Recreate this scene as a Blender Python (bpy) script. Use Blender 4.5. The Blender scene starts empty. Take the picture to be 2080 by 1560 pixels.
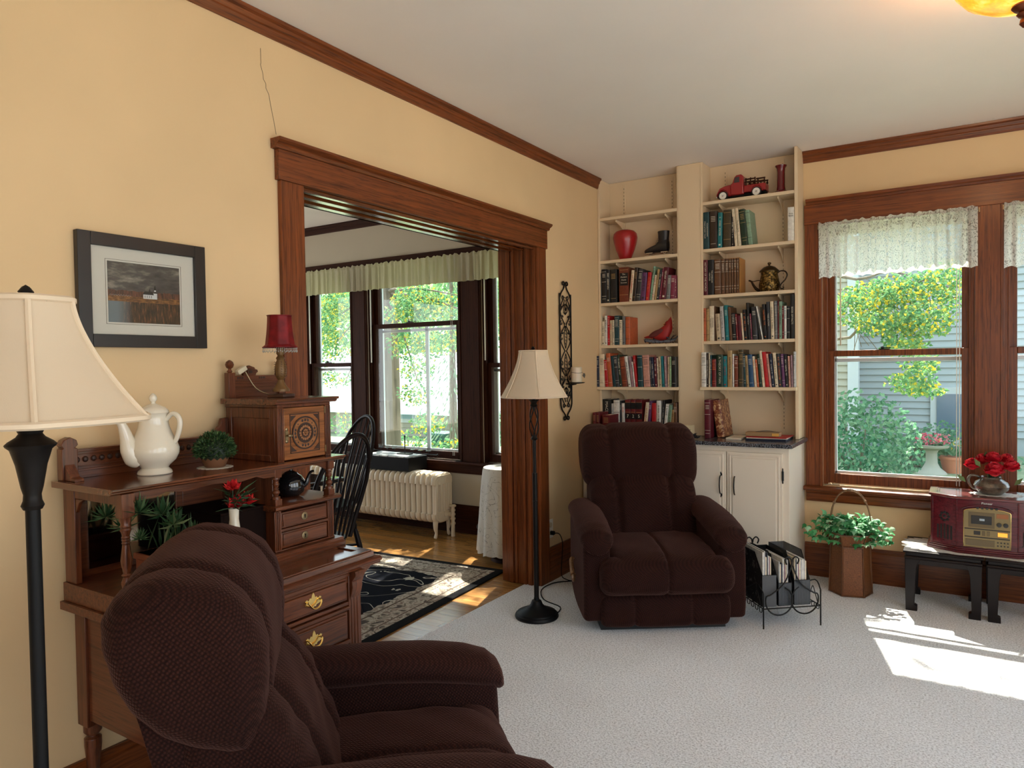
import bpy, bmesh, math, random
from mathutils import Vector, Matrix
random.seed(7)
SC = bpy.context.scene
COL = SC.collection
PI = math.pi
rad = math.radians

# ------------------------------------------------------------------ camera
CAMZ = 1.39375
F_PX = 1450.2
YAW, PITCH, ROLL = .5662, -.0258, -.0149
_f = Vector((-math.sin(YAW)*math.cos(PITCH), math.cos(YAW)*math.cos(PITCH), math.sin(PITCH)))
_r0 = Vector((math.cos(YAW), math.sin(YAW), 0)); _u0 = _r0.cross(_f)
_r = _r0*math.cos(ROLL) + _u0*math.sin(ROLL)
_u = -_r0*math.sin(ROLL) + _u0*math.cos(ROLL)
CAM = Vector((0, 0, CAMZ))
cd = bpy.data.cameras.new('camera'); cam = bpy.data.objects.new('camera', cd); COL.objects.link(cam)
cd.sensor_width = 36; cd.lens = 36*F_PX/2080; cd.clip_start = .02; cd.clip_end = 200
M = Matrix(((_r.x, _u.x, -_f.x, 0), (_r.y, _u.y, -_f.y, 0), (_r.z, _u.z, -_f.z, CAMZ), (0, 0, 0, 1)))
cam.matrix_world = M
SC.camera = cam

def ray(u, v): return _r*((u-1040)/F_PX) - _u*((v-780)/F_PX) + _f
def az(u, v, z): d = ray(u, v); return CAM + d*((z-CAMZ)/d.z)
def ay(u, v, y): d = ray(u, v); return CAM + d*(y/d.y)
def ax(u, v, x): d = ray(u, v); return CAM + d*(x/d.x)

# ------------------------------------------------------------------ world, sun, exposure
w = bpy.data.worlds.new('sky'); SC.world = w; w.use_nodes = True
nt = w.node_tree; nt.nodes.clear()
out = nt.nodes.new('ShaderNodeOutputWorld'); bg = nt.nodes.new('ShaderNodeBackground')
tc = nt.nodes.new('ShaderNodeTexCoord'); sx = nt.nodes.new('ShaderNodeSeparateXYZ'); rp = nt.nodes.new('ShaderNodeValToRGB')
nt.links.new(tc.outputs['Generated'], sx.inputs[0]); nt.links.new(sx.outputs['Z'], rp.inputs[0])
rp.color_ramp.elements[0].position = 0.0; rp.color_ramp.elements[0].color = (.93, .97, 1, 1)
rp.color_ramp.elements[1].position = .5; rp.color_ramp.elements[1].color = (.64, .82, 1.0, 1)
nt.links.new(rp.outputs[0], bg.inputs[0]); nt.links.new(bg.outputs[0], out.inputs[0])
SKY = 3.6
bg.inputs[1].default_value = SKY
sd = bpy.data.lights.new('sun', 'SUN'); so = bpy.data.objects.new('sun', sd); COL.objects.link(so)
sd.energy = 22; sd.angle = rad(.6); sd.color = (1, .93, .80)
_sd = Vector((-.20, .70, 1.0)).normalized()      # towards the sun
so.rotation_euler = _sd.to_track_quat('Z', 'Y').to_euler()
SC.view_settings.view_transform = 'Standard'; SC.view_settings.look = 'None'
SC.view_settings.exposure = 0.05; SC.view_settings.gamma = 1.0; SC.view_settings.use_curve_mapping = False
cy = SC.cycles
cy.max_bounces = 10; cy.diffuse_bounces = 6; cy.glossy_bounces = 4; cy.transmission_bounces = 6; cy.transparent_max_bounces = 24
cy.caustics_reflective = False; cy.caustics_refractive = False
cy.use_denoising = True; cy.use_adaptive_sampling = True; cy.adaptive_threshold = .015
cy.sample_clamp_indirect = 6

# ------------------------------------------------------------------ materials
def mat(name, col=(.8, .8, .8), rough=.5, metal=0, spec=.5, **k):
    m = bpy.data.materials.new(name); m.use_nodes = True
    b = m.node_tree.nodes['Principled BSDF']
    b.inputs['Base Color'].default_value = (*col, 1); b.inputs['Roughness'].default_value = rough
    b.inputs['Metallic'].default_value = metal; b.inputs['Specular IOR Level'].default_value = spec
    for a, v in k.items():
        b.inputs[a.replace('_', ' ')].default_value = v
    return m
def N(m, t, **k):
    n = m.node_tree.nodes.new(t)
    for a, v in k.items(): setattr(n, a, v)
    return n
def L(m, a, b): m.node_tree.links.new(a, b)
def BS(m): return m.node_tree.nodes['Principled BSDF']
def coords(m, scale, kind='Object', rot=(0, 0, 0)):
    t = N(m, 'ShaderNodeTexCoord'); p = N(m, 'ShaderNodeMapping'); p.inputs['Scale'].default_value = scale
    p.inputs['Rotation'].default_value = rot
    L(m, t.outputs[kind], p.inputs['Vector']); return p.outputs[0]
def ramp(m, fac, stops, interp='LINEAR'):
    r = N(m, 'ShaderNodeValToRGB'); e = r.color_ramp.elements; r.color_ramp.interpolation = interp
    while len(e) < len(stops): e.new(.5)
    for i, (p, c) in enumerate(stops):
        e[i].position = p; e[i].color = (*c, 1) if len(c) == 3 else c
    L(m, fac, r.inputs[0]); return r.outputs[0]
def noise(m, vec, scale, detail=3, rough=.5):
    n = N(m, 'ShaderNodeTexNoise'); n.inputs['Scale'].default_value = scale; n.inputs['Detail'].default_value = detail
    n.inputs['Roughness'].default_value = rough
    if vec is not None: L(m, vec, n.inputs['Vector'])
    return n.outputs['Fac']
def bump(m, h, strength=.3, dist=.002):
    b = N(m, 'ShaderNodeBump'); b.inputs['Strength'].default_value = strength; b.inputs['Distance'].default_value = dist
    L(m, h, b.inputs['Height']); L(m, b.outputs[0], BS(m).inputs['Normal'])
def math_n(m, op, a, b=None):
    n = N(m, 'ShaderNodeMath', operation=op)
    for i, v in enumerate((a, b)):
        if v is None: continue
        if isinstance(v, (int, float)): n.inputs[i].default_value = v
        else: L(m, v, n.inputs[i])
    return n.outputs[0]
def mix(m, fac, a, b, mode='MIX'):
    n = N(m, 'ShaderNodeMix', data_type='RGBA', blend_type=mode)
    if isinstance(fac, (int, float)): n.inputs[0].default_value = fac
    else: L(m, fac, n.inputs[0])
    for s, v in ((6, a), (7, b)):
        if isinstance(v, tuple): n.inputs[s].default_value = (*v, 1)
        else: L(m, v, n.inputs[s])
    return n.outputs[2]

def paint(name, col, rough=.75, amt=.06, bumpk=.12):
    m = mat(name, col, rough, spec=.3)
    v = coords(m, (1, 1, 1)); n1 = noise(m, v, 1.3, 4); n2 = noise(m, v, 90, 2)
    lo = tuple(c*(1-amt) for c in col); hi = tuple(min(1, c*(1+amt)) for c in col)
    L(m, ramp(m, n1, [(.3, lo), (.7, hi)]), BS(m).inputs['Base Color']); bump(m, n2, bumpk, .001)
    return m
def wood(name, dark, light, axis='y', rough=.35, fine=1.0, bk=.25, coat=.15, obj_random=0):
    m = mat(name, light, rough)
    s = {'x': (2.2, 85, 85), 'y': (85, 2.2, 85), 'z': (85, 85, 2.2)}[axis]
    v = coords(m, tuple(a*fine for a in s)); n1 = noise(m, v, 1.0, 5, .65)
    s2 = {'x': (8, 160, 160), 'y': (160, 8, 160), 'z': (160, 160, 8)}[axis]
    v2 = coords(m, tuple(a*fine for a in s2)); n2 = noise(m, v2, 1.0, 2, .6)
    mid = tuple((a+b)/2 for a, b in zip(dark, light))
    c = ramp(m, n1, [(.22, dark), (.46, mid), (.74, light)])
    c2 = ramp(m, n2, [(.36, tuple(x*.45 for x in dark)), (.46, (1, 1, 1))])
    c = mix(m, .42, c, c2, 'MULTIPLY')
    if obj_random:
        oi = N(m, 'ShaderNodeObjectInfo')
        c = mix(m, 1.0, c, ramp(m, oi.outputs['Random'], [(0, (1-obj_random,)*3), (1, (1+obj_random*.4,)*3)]), 'MULTIPLY')
    L(m, c, BS(m).inputs['Base Color']); bump(m, n2, bk, .0008)
    BS(m).inputs['Coat Weight'].default_value = coat; BS(m).inputs['Specular IOR Level'].default_value = .3 if coat else .12; BS(m).inputs['Coat Roughness'].default_value = .2
    return m
OAKD, OAKL = (.042, .009, .0026), (.25, .066, .015)
oak_x = wood('oak_x', OAKD, OAKL, 'x'); oak_y = wood('oak_y', OAKD, OAKL, 'y'); oak_z = wood('oak_z', OAKD, OAKL, 'z')
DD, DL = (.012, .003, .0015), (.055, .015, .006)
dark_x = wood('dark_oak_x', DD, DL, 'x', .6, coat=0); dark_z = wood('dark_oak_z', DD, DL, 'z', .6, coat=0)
KD, KL = (.032, .0085, .0035), (.18, .050, .018)
desk_y = wood('desk_oak_y', KD, KL, 'y', .32, .9, coat=.35); desk_z = wood('desk_oak_z', KD, KL, 'z', .32, .9, coat=.35); desk_x = wood('desk_oak_x', KD, KL, 'x', .32, .9, coat=.35)
wall_m = paint('cream_wall_paint', (.70, .505, .285)); ceil_m = paint('ceiling_paint', (.86, .80, .74), .85, .03)
dwall_m = paint('dining_wall_paint', (.50, .44, .35)); shelf_m = paint('cream_shelf_enamel', (.70, .555, .37), .5, .03, .04)
cab_m = paint('cream_cabinet_enamel', (.72, .64, .53), .45, .03, .04)
floor_m = wood('honey_floor', (.30, .125, .032), (.52, .27, .085), 'x', .22, .6, .08, .5, .25)
carpet_m = mat('carpet', (.6, .57, .52), 1, spec=.05)
_v = coords(carpet_m, (1, 1, 1)); _a = noise(carpet_m, _v, 125, 3, .75); _b = noise(carpet_m, _v, 2.2, 3)
_c = ramp(carpet_m, _a, [(.34, (.40, .40, .41)), (.5, (.80, .82, .85)), (.62, (.94, .96, .985))])
_d = ramp(carpet_m, _b, [(.35, (.93, .92, .91)), (.65, (1, 1, 1))])
L(carpet_m, mix(carpet_m, 1, _c, _d, 'MULTIPLY'), BS(carpet_m).inputs['Base Color']); bump(carpet_m, _a, .9, .006)
BS(carpet_m).inputs['Sheen Weight'].default_value = .3
black_metal = mat('black_iron', (.012, .011, .011), .38, .6)
bronze = mat('dark_bronze', (.010, .008, .007), .4, .1, spec=.15)
gold = mat('polished_brass', (.83, .60, .22), .22, 1)
oldbrass = mat('aged_brass', (.28, .21, .12), .4, 1)
chrome = mat('bright_steel', (.7, .7, .72), .2, 1)
white_pl = mat('white_plastic', (.78, .76, .70), .4)
cream_pl = mat('cream_plastic', (.62, .54, .38), .4)
porcelain = mat('cream_porcelain', (.72, .66, .54), .12, Coat_Weight=.5)
black_glaze = mat('black_glaze', (.006, .006, .007), .07, Coat_Weight=.8)
black_wood = mat('black_lacquered_wood', (.008, .0045, .0045), .42, spec=.2)
paper_m = mat('paper', (.72, .66, .54), .9)
blackpaint = mat('black_paint', (.006, .006, .0065), .45, spec=.14)
red_glaze = mat('red_glaze', (.33, .008, .012), .28, Coat_Weight=.3)
maroon_gl = mat('maroon_glaze', (.12, .006, .010), .18, Coat_Weight=.4)
white_fr = mat('white_aluminium', (.70, .76, .78), .4)
glass_m = bpy.data.materials.new('window_glass'); glass_m.use_nodes = True
_n = glass_m.node_tree; _n.nodes.clear()
_o = _n.nodes.new('ShaderNodeOutputMaterial'); _mx = _n.nodes.new('ShaderNodeMixShader'); _t = _n.nodes.new('ShaderNodeBsdfTransparent'); _g = _n.nodes.new('ShaderNodeBsdfGlossy'); _fr = _n.nodes.new('ShaderNodeFresnel')
_t.inputs[0].default_value = (.97, .985, .98, 1); _g.inputs['Roughness'].default_value = .02; _fr.inputs[0].default_value = 1.45; _ge = _n.nodes.new('ShaderNodeNewGeometry'); _mp = _n.nodes.new('ShaderNodeMapRange'); _mp.inputs['To Min'].default_value = 1.45; _mp.inputs['To Max'].default_value = 1/1.45; _n.links.new(_ge.outputs['Backfacing'], _mp.inputs['Value']); _n.links.new(_mp.outputs[0], _fr.inputs[0])
_n.links.new(_fr.outputs[0], _mx.inputs[0]); _n.links.new(_t.outputs[0], _mx.inputs[1]); _n.links.new(_g.outputs[0], _mx.inputs[2]); _n.links.new(_mx.outputs[0], _o.inputs[0])
mirror_m = mat('mirror', (.30, .26, .22), .06, 1)
def flat(name, col, rough=.6, **k): return mat(name, col, rough, **k)
def leafmat(name, stops, trans=.35):
    m = mat(name, stops[0][1], .5, spec=.25)
    g = N(m, 'ShaderNodeNewGeometry'); c = ramp(m, g.outputs['Random Per Island'], stops)
    L(m, c, BS(m).inputs['Base Color'])
    if trans:
        nt = m.node_tree; t = nt.nodes.new('ShaderNodeBsdfTranslucent'); x = nt.nodes.new('ShaderNodeMixShader'); x.inputs[0].default_value = trans
        L(m, c, t.inputs[0]); L(m, BS(m).outputs[0], x.inputs[1]); L(m, t.outputs[0], x.inputs[2]); L(m, x.outputs[0], nt.nodes['Material Output'].inputs[0])
    return m

# ------------------------------------------------------------------ mesh builder
class MB:
    def __init__(s): s.v = []; s.f = []; s.m = []; s.T = None; s.mi = 0
    def add(s, vs, fs):
        o = len(s.v)
        if s.T is not None: vs = [s.T @ Vector(p) for p in vs]
        s.v += [tuple(p) for p in vs]; s.f += [[i+o for i in f] for f in fs]; s.m += [s.mi]*len(fs); return s
    def box(s, x0, x1, y0, y1, z0, z1):
        return s.add([(x0, y0, z0), (x1, y0, z0), (x1, y1, z0), (x0, y1, z0), (x0, y0, z1), (x1, y0, z1), (x1, y1, z1), (x0, y1, z1)],
              [(0, 3, 2, 1), (4, 5, 6, 7), (0, 1, 5, 4), (1, 2, 6, 5), (2, 3, 7, 6), (3, 0, 4, 7)])
    def ext(s, poly, axis, a, b):
        n = len(poly)
        P = {'x': lambda p, t: (t, p[0], p[1]), 'y': lambda p, t: (p[0], t, p[1]), 'z': lambda p, t: (p[0], p[1], t)}[axis]
        return s.add([P(p, a) for p in poly]+[P(p, b) for p in poly],
              [list(range(n))[::-1], list(range(n, 2*n))]+[(i, (i+1) % n, n+(i+1) % n, n+i) for i in range(n)])
    def lathe(s, prof, c=(0, 0, 0), n=24, a0=0, squash=(1, 1)):
        vs = []; fs = []
        for r, z in prof:
            for i in range(n):
                a = a0+2*PI*i/n; vs.append((c[0]+r*math.cos(a)*squash[0], c[1]+r*math.sin(a)*squash[1], c[2]+z))
        k = len(prof)
        for j in range(k-1):
            for i in range(n): fs.append((j*n+i, j*n+(i+1) % n, (j+1)*n+(i+1) % n, (j+1)*n+i))
        if prof[0] == prof[-1]: return s.add(vs, fs)
        if prof[0][0] > 1e-5: fs.append(list(range(n))[::-1])
        if prof[-1][0] > 1e-5: fs.append(list(range((k-1)*n, k*n)))
        return s.add(vs, fs)
    def tube(s, pts, r, n=8, closed=False, flatk=1.0):
        pts = [Vector(p) for p in pts]; k = len(pts)
        R = list(r) if isinstance(r, (list, tuple)) else [r]*k
        if n >= 6 and 4 <= k <= 20 and not closed:
            Q, W = [], []
            for i in range(k-1):
                a, b, c, d = pts[max(0, i-1)], pts[i], pts[i+1], pts[min(k-1, i+2)]
                for j in range(4):
                    t = j/4; Q.append(.5*((2*b)+(c-a)*t+(2*a-5*b+4*c-d)*t*t+(3*b-a-3*c+d)*t**3)); W.append(R[i]*(1-t)+R[i+1]*t)
            Q.append(pts[-1]); W.append(R[-1]); pts, R, k = Q, W, len(Q)
        t = []
        for i in range(k):
            a = pts[(i-1) % k] if (closed or i > 0) else pts[0]; b = pts[(i+1) % k] if (closed or i < k-1) else pts[-1]
            d = (b-a); t.append(d.normalized() if d.length > 1e-9 else Vector((0, 0, 1)))
        up = Vector((0, 0, 1)) if abs(t[0].z) < .9 else Vector((1, 0, 0))
        nrm = (up - t[0]*up.dot(t[0])).normalized(); vs = []; fs = []
        for i in range(k):
            nrm = (nrm - t[i]*nrm.dot(t[i])); nrm = nrm.normalized() if nrm.length > 1e-6 else t[i].orthogonal().normalized()
            bn = t[i].cross(nrm)
            for j in range(n):
                a = 2*PI*j/n; vs.append(pts[i]+nrm*(R[i]*math.cos(a))+bn*(R[i]*flatk*math.sin(a)))
        e = k if closed else k-1
        for i in range(e):
            for j in range(n):
                q = (i+1) % k; fs.append((i*n+j, i*n+(j+1) % n, q*n+(j+1) % n, q*n+j))
        if not closed: fs.append(list(range(n))[::-1]); fs.append(list(range((k-1)*n, k*n)))
        return s.add(vs, fs)
    def ell(s, c, rx, ry, rz, nu=16, nv=10):
        pr = []
        for j in range(nv+1):
            a = -PI/2+PI*j/nv; pr.append((math.cos(a), math.sin(a)))
        T0 = s.T; A = Matrix.Translation(c) @ Matrix.Diagonal((rx, ry, rz, 1)); s.T = A if T0 is None else T0 @ A
        s.lathe([(max(p[0], 0), p[1]) for p in pr], (0, 0, 0), nu); s.T = T0; return s
    def grid(s, fn, nu, nv, cu=False, cv=False):
        vs = [fn(i/(nu if cu else nu-1), j/(nv if cv else nv-1)) for j in range(nv) for i in range(nu)]; fs = []
        for j in range(nv if cv else nv-1):
            for i in range(nu if cu else nu-1):
                a = (i+1) % nu; b = (j+1) % nv; fs.append((j*nu+i, j*nu+a, b*nu+a, b*nu+i))
        return s.add(vs, fs)
    def leaf(s, p, d, ln, wd, up=None, fold=.25):
        p = Vector(p); d = Vector(d).normalized(); up = Vector(up) if up is not None else Vector((random.uniform(-1, 1), random.uniform(-1, 1), random.uniform(-.2, 1)))
        sd_ = d.cross(up); sd_ = sd_.normalized() if sd_.length > 1e-4 else d.orthogonal().normalized()
        n_ = sd_.cross(d)
        m1 = p+d*ln*.45
        return s.add([p, m1+sd_*wd/2+n_*wd*fold, p+d*ln, m1-sd_*wd/2+n_*wd*fold, m1], [(0, 1, 2, 4), (0, 4, 2, 3)])
def mesh(name, mb, mats, smooth=True, ang=38):
    me = bpy.data.meshes.new(name); me.from_pydata(mb.v, [], mb.f)
    for m_ in (mats if isinstance(mats, (list, tuple)) else [mats]): me.materials.append(m_)
    if any(mb.m): me.polygons.foreach_set('material_index', mb.m)
    if smooth:
        me.polygons.foreach_set('use_smooth', [True]*len(me.polygons)); me.update()
        me.set_sharp_from_angle(angle=rad(ang))
    me.update(); return me
def put(name, data, parent=None, world=True):
    o = bpy.data.objects.new(name, data); COL.objects.link(o)
    if parent is not None:
        o.parent = parent
        if parent.type == 'EMPTY' and parent.get('_w'): o.matrix_parent_inverse = parent.matrix_basis.inverted()
    return o
def obj(name, mb, mats, parent=None, bevel=0, seg=2, smooth=True, ang=38, kind=None, label=None):
    o = put(name, mesh(name, mb, mats, smooth, ang), parent)
    if bevel:
        b = o.modifiers.new('bevel', 'BEVEL'); b.width = bevel; b.segments = seg; b.limit_method = 'ANGLE'; b.angle_limit = rad(40)
    if kind: o['kind'] = kind
    if label: o['label'] = label
    return o
def tag(o, label, cat, group=None, kind=None):
    o['label'] = label; o['category'] = cat
    if group: o['group'] = group
    if kind: o['kind'] = kind
    return o
def thing(name, label, cat, loc=(0, 0, 0), rz=0, group=None, world=True):
    o = bpy.data.objects.new(name, None); COL.objects.link(o); o.location = loc; o.rotation_euler = (0, 0, rz); o.empty_display_size = .05
    o.matrix_basis = Matrix.Translation(loc) @ Matrix.Rotation(rz, 4, 'Z')
    if world: o['_w'] = 1
    return tag(o, label, cat, group)
def struct(o, label): o['kind'] = 'structure'; o['label'] = label; return o
def textmesh(body, size, ext=.0003):
    c = bpy.data.curves.new('lettering', 'FONT'); c.body = body; c.size = size; c.extrude = ext; c.align_x = 'CENTER'; c.align_y = 'CENTER'; c.resolution_u = 2
    o = bpy.data.objects.new('lettering', c); COL.objects.link(o)
    dg = bpy.context.evaluated_depsgraph_get(); me = bpy.data.meshes.new_from_object(o.evaluated_get(dg))
    bpy.data.objects.remove(o); me.name = 'lettering'; return me
# ------------------------------------------------------------------ room shell
XL, YW, H = -2.27, 4.95, 2.741
XR, YB = 1.9, -2.2                      # unseen right wall and the wall behind the camera
OY0, OY1, OZ = 2.0, 3.856, 2.13          # cased opening in the left wall
DX, DY0, DYW = -6.4, .6, 4.80            # dining room
m = MB(); m.box(-2.371, XR, YB, YW+.1, -.02, 0)
struct(obj('floor', m, carpet_m, smooth=False), 'pale grey beige carpet with short pile in the living room')
m = MB(); m.box(XL-.25, XR+.2, YB-.2, YW+.25, H, H+.12)
struct(obj('ceiling', m, ceil_m, smooth=False), 'flat grey white living room ceiling')
m = MB()
m.box(XL-.25, XL, YB, OY0, 0, H); m.box(XL-.25, XL, OY0, OY1, OZ+.02, H); m.box(XL-.25, XL, OY1, YW+.2, 0, H)
wl = struct(obj('wall_left', m, wall_m, smooth=False), 'cream painted wall with the wide cased opening')
# hairline crack above the opening
cp = [(529, 98), (530, 128), (529, 131), (534, 150), (535, 161), (540, 170), (540, 179), (546, 192), (550, 215), (556, 245), (561, 273)]
m = MB(); m.tube([ax(u, v, XL+.0005) for u, v in cp], .0011, 4)
obj('crack', m, flat('crack_dark', (.10, .07, .04)), wl, label='thin plaster crack running up from the opening')  # plain dark brown crack line
# window wall with its two openings
WX = [(-.775, .043), (.187, 1.005)]; WZ0, WZ1 = .60, 2.27
m = MB()
m.box(XL, WX[0][0], YW, YW+.17, 0, H); m.box(WX[0][0], WX[1][1], YW, YW+.17, 0, WZ0-.01); m.box(WX[0][0], WX[1][1], YW, YW+.17, WZ1, H)
m.box(WX[0][1], WX[1][0], YW, YW+.17, WZ0-.01, WZ1); m.box(WX[1][1], XR, YW, YW+.17, 0, H)
struct(obj('wall_back', m, wall_m, smooth=False), 'cream painted wall with the pair of oak cased windows')
# unseen right wall with three openings sized for daylight; another behind the camera
m = MB(); zs = (.15, 2.40)
ys = [(-1.9, -.3), (0, 1.5), (1.8, 3.1)]
m.box(XR, XR+.17, YB, YW, 0, zs[0]); m.box(XR, XR+.17, YB, YW, zs[1], H)
e = [YB]+[q for p in ys for q in p]+[YW]
for i in range(0, len(e), 2): m.box(XR, XR+.17, e[i], e[i+1], *zs)
struct(obj('wall_right', m, wall_m, smooth=False), 'cream painted wall with tall openings sized for daylight, out of view')
m = MB(); zs = (.55, 2.35); xs = [(.45, 1.75)]
m.box(XL, XR, YB-.17, YB, 0, zs[0]); m.box(XL, XR, YB-.17, YB, zs[1], H)
e = [XL]+[q for p in xs for q in p]+[XR]
for i in range(0, len(e), 2): m.box(e[i], e[i+1], YB-.17, YB, *zs)
struct(obj('wall_front', m, wall_m, smooth=False), 'cream painted wall with one wide opening for daylight, unseen behind the viewer')

# dining room shell
m = MB(); m.box(DX, XL-.25, DY0, DYW+.1, H, H+.12)
struct(obj('ceiling_dining', m, ceil_m, smooth=False), 'flat grey white dining room ceiling')
DW = [(-5.42, -4.80), (-4.60, -3.56), (-3.335, -2.70)]; DZ0, DZ1 = .60, 2.30
m = MB(); m.box(DX, XL-.25, DYW, DYW+.17, 0, DZ0); m.box(DX, XL-.25, DYW, DYW+.17, DZ1, H)
e = [DX]+[q for p in DW for q in p]+[XL-.25]
for i in range(0, len(e), 2): m.box(e[i], e[i+1], DYW, DYW+.17, DZ0, DZ1)
struct(obj('wall_dining_back', m, dwall_m, smooth=False), 'grey cream dining room wall with three tall windows')
m = MB(); m.box(DX-.17, DX, DY0, DYW, 0, .55); m.box(DX-.17, DX, DY0, DYW, 2.3, H)
for a, b in ((DY0, .95), (2.2, 2.4), (3.6, 3.9), (4.6, DYW)): m.box(DX-.17, DX, a, b, .55, 2.3)
struct(obj('wall_dining_left', m, dwall_m, smooth=False), 'grey cream dining room wall, out of view')
m = MB(); m.box(DX, XL-.25, DY0-.17, DY0, 0, H)
struct(obj('wall_dining_front', m, dwall_m, smooth=False), 'grey cream dining room wall behind the desk wall')

# dining floor: strip planks, each a piece of its own where they can be told apart
m = MB(); m.box(DX, -2.371, DY0, DYW+.1, -.04, -.0125)
fl = struct(obj('floor_dining', m, flat('floor_bed', (.10, .05, .02)), smooth=False), 'honey coloured hardwood strip floor of the dining room')
LEN = [1.35, .92, 1.1]; pm = []
for ln in LEN:
    q = MB(); q.box(0, ln-.0012, 0, .0810, -.012, -.004); me = mesh('plank', q, floor_m, False); pm.append(me)
y = 2.0; k = 0
while y < 4.79:
    x = -2.371-random.uniform(0, .3); e0 = -2.371
    q = MB(); q.box(x, e0-.0012, 0, .0810, -.012, -.004); o = put('plank', mesh('plank', q, floor_m, False), fl); o.location = (0, y, 0)
    while x > -5.3:
        i = random.randrange(3); x -= LEN[i]; o = put('plank', pm[i], fl); o.location = (x, y, 0); k += 1
    y += .0822
q = MB()
y = DY0
while y < 1.99: q.box(DX, -2.371, y, y+.081, -.012, -.004); y += .0822
y = 2.0
while y < 4.79: q.box(DX, -5.31-1.36, y, y+.081, -.012, -.004); y += .0822
obj('plank', q, floor_m, fl, smooth=False, kind='stuff')

# ------------------------------------------------------------------ mouldings
def crown(name, a, b, wall, label, mt, axis):
    P = [(0, 0), (.008, 0), (.012, .012), (.016, .030), (.022, .034), (.026, .050), (.036, .058), (.038, .070), (0, .070)]
    m = MB()
    if axis == 'y': m.ext([(wall+p[0], H-.071+p[1]) for p in P], 'y', a, b)
    else: m.ext([(wall-p[0], H-.071+p[1]) for p in P], 'x', a, b)
    return struct(obj(name, m, mt, smooth=False), label)
crown('trim_1', YB, 4.765, XL, 'dark oak crown moulding along the left wall', oak_y, 'y')
crown('trim_2', -.888, XR, YW, 'dark oak crown moulding above the window pair', oak_x, 'x')
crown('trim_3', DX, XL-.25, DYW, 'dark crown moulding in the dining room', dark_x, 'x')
def base_y(name, a, b, x, label, h=.215):
    m = MB(); m.ext([(x, 0), (x+.020, 0), (x+.020, h-.03), (x+.014, h-.018), (x+.012, h), (x, h)], 'y', a, b)
    return struct(obj(name, m, dark_z if 0 else oak_y, smooth=False), label)
base_y('baseboard_left', YB, 1.885, XL, 'tall oak baseboard of the left wall')
base_y('baseboard_left_corner', 3.966, 4.46, XL, 'tall oak baseboard between opening and bookcase')
def base_x(name, a, b, y, label, h, mt):
    m = MB(); m.ext([(y, 0), (y-.020, 0), (y-.020, h-.03), (y-.014, h-.018), (y-.012, h), (y, h)], 'x', a, b)
    return struct(obj(name, m, mt, smooth=False), label)
base_x('baseboard_back', -.885, XR, YW, 'tall oak baseboard below the windows', .215, oak_x)
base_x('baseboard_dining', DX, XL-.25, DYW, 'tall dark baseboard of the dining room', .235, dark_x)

# cased opening
cs = struct(obj('trim_4', (lambda m: (m.box(XL, XL+.020, OY1, 3.964, 0, OZ), m.box(XL, XL+.020, 1.884, OY0, 0, OZ), m)[-1])(MB()), oak_z, bevel=.002), 'oak casing boards around the wide opening')
m = MB(); m.box(XL, XL+.026, 1.872, 3.976, OZ, OZ+.118)
obj('header_board', m, oak_y, cs, .002)
m = MB(); m.ext([(XL, 2.248), (XL+.030, 2.248), (XL+.036, 2.256), (XL+.036, 2.262), (XL+.046, 2.268), (XL+.056, 2.276), (XL+.056, 2.286), (XL, 2.286)], 'y', 1.856, 3.992)
obj('header_cap', m, oak_y, cs)
XI = XL-.25
m = MB(); m.box(XI-.02, XL+.001, OY1-.006, OY1+.02, 0, OZ+.02); m.box(XI-.02, XL+.001, OY0-.02, OY0+.006, 0, OZ+.02)
for a, b in ((XL-.040, XL-.070), (XL-.082, XL-.100), (XL-.150, XL-.168), (XL-.180, XL-.210)):
    m.box(b, a, OY1-.018, OY1, 0, OZ); m.box(b, a, OY0, OY0+.018, 0, OZ)
obj('jamb', m, oak_z, cs, .002)
m = MB(); m.box(XI-.02, XL, OY0, OY1, OZ, OZ+.02)
for a, b in ((XL-.004, XL-.030), (XL-.075, XL-.115), (XL-.160, XL-.200)): m.box(b, a, OY0, OY1, OZ-.016, OZ)
obj('head_jamb', m, wood('glossy_oak_y', DD, OAKL, 'y', .12, coat=.8), cs, .002)
m = MB(); m.box(XI-.02, XI, OY1, OY1+.11, 0, OZ+.13); m.box(XI-.02, XI, OY0-.11, OY0, 0, OZ+.13); m.box(XI-.02, XI, OY0-.11, OY1+.11, OZ, OZ+.14)
obj('inner_casing', m, dark_z, cs, .002)

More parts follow.
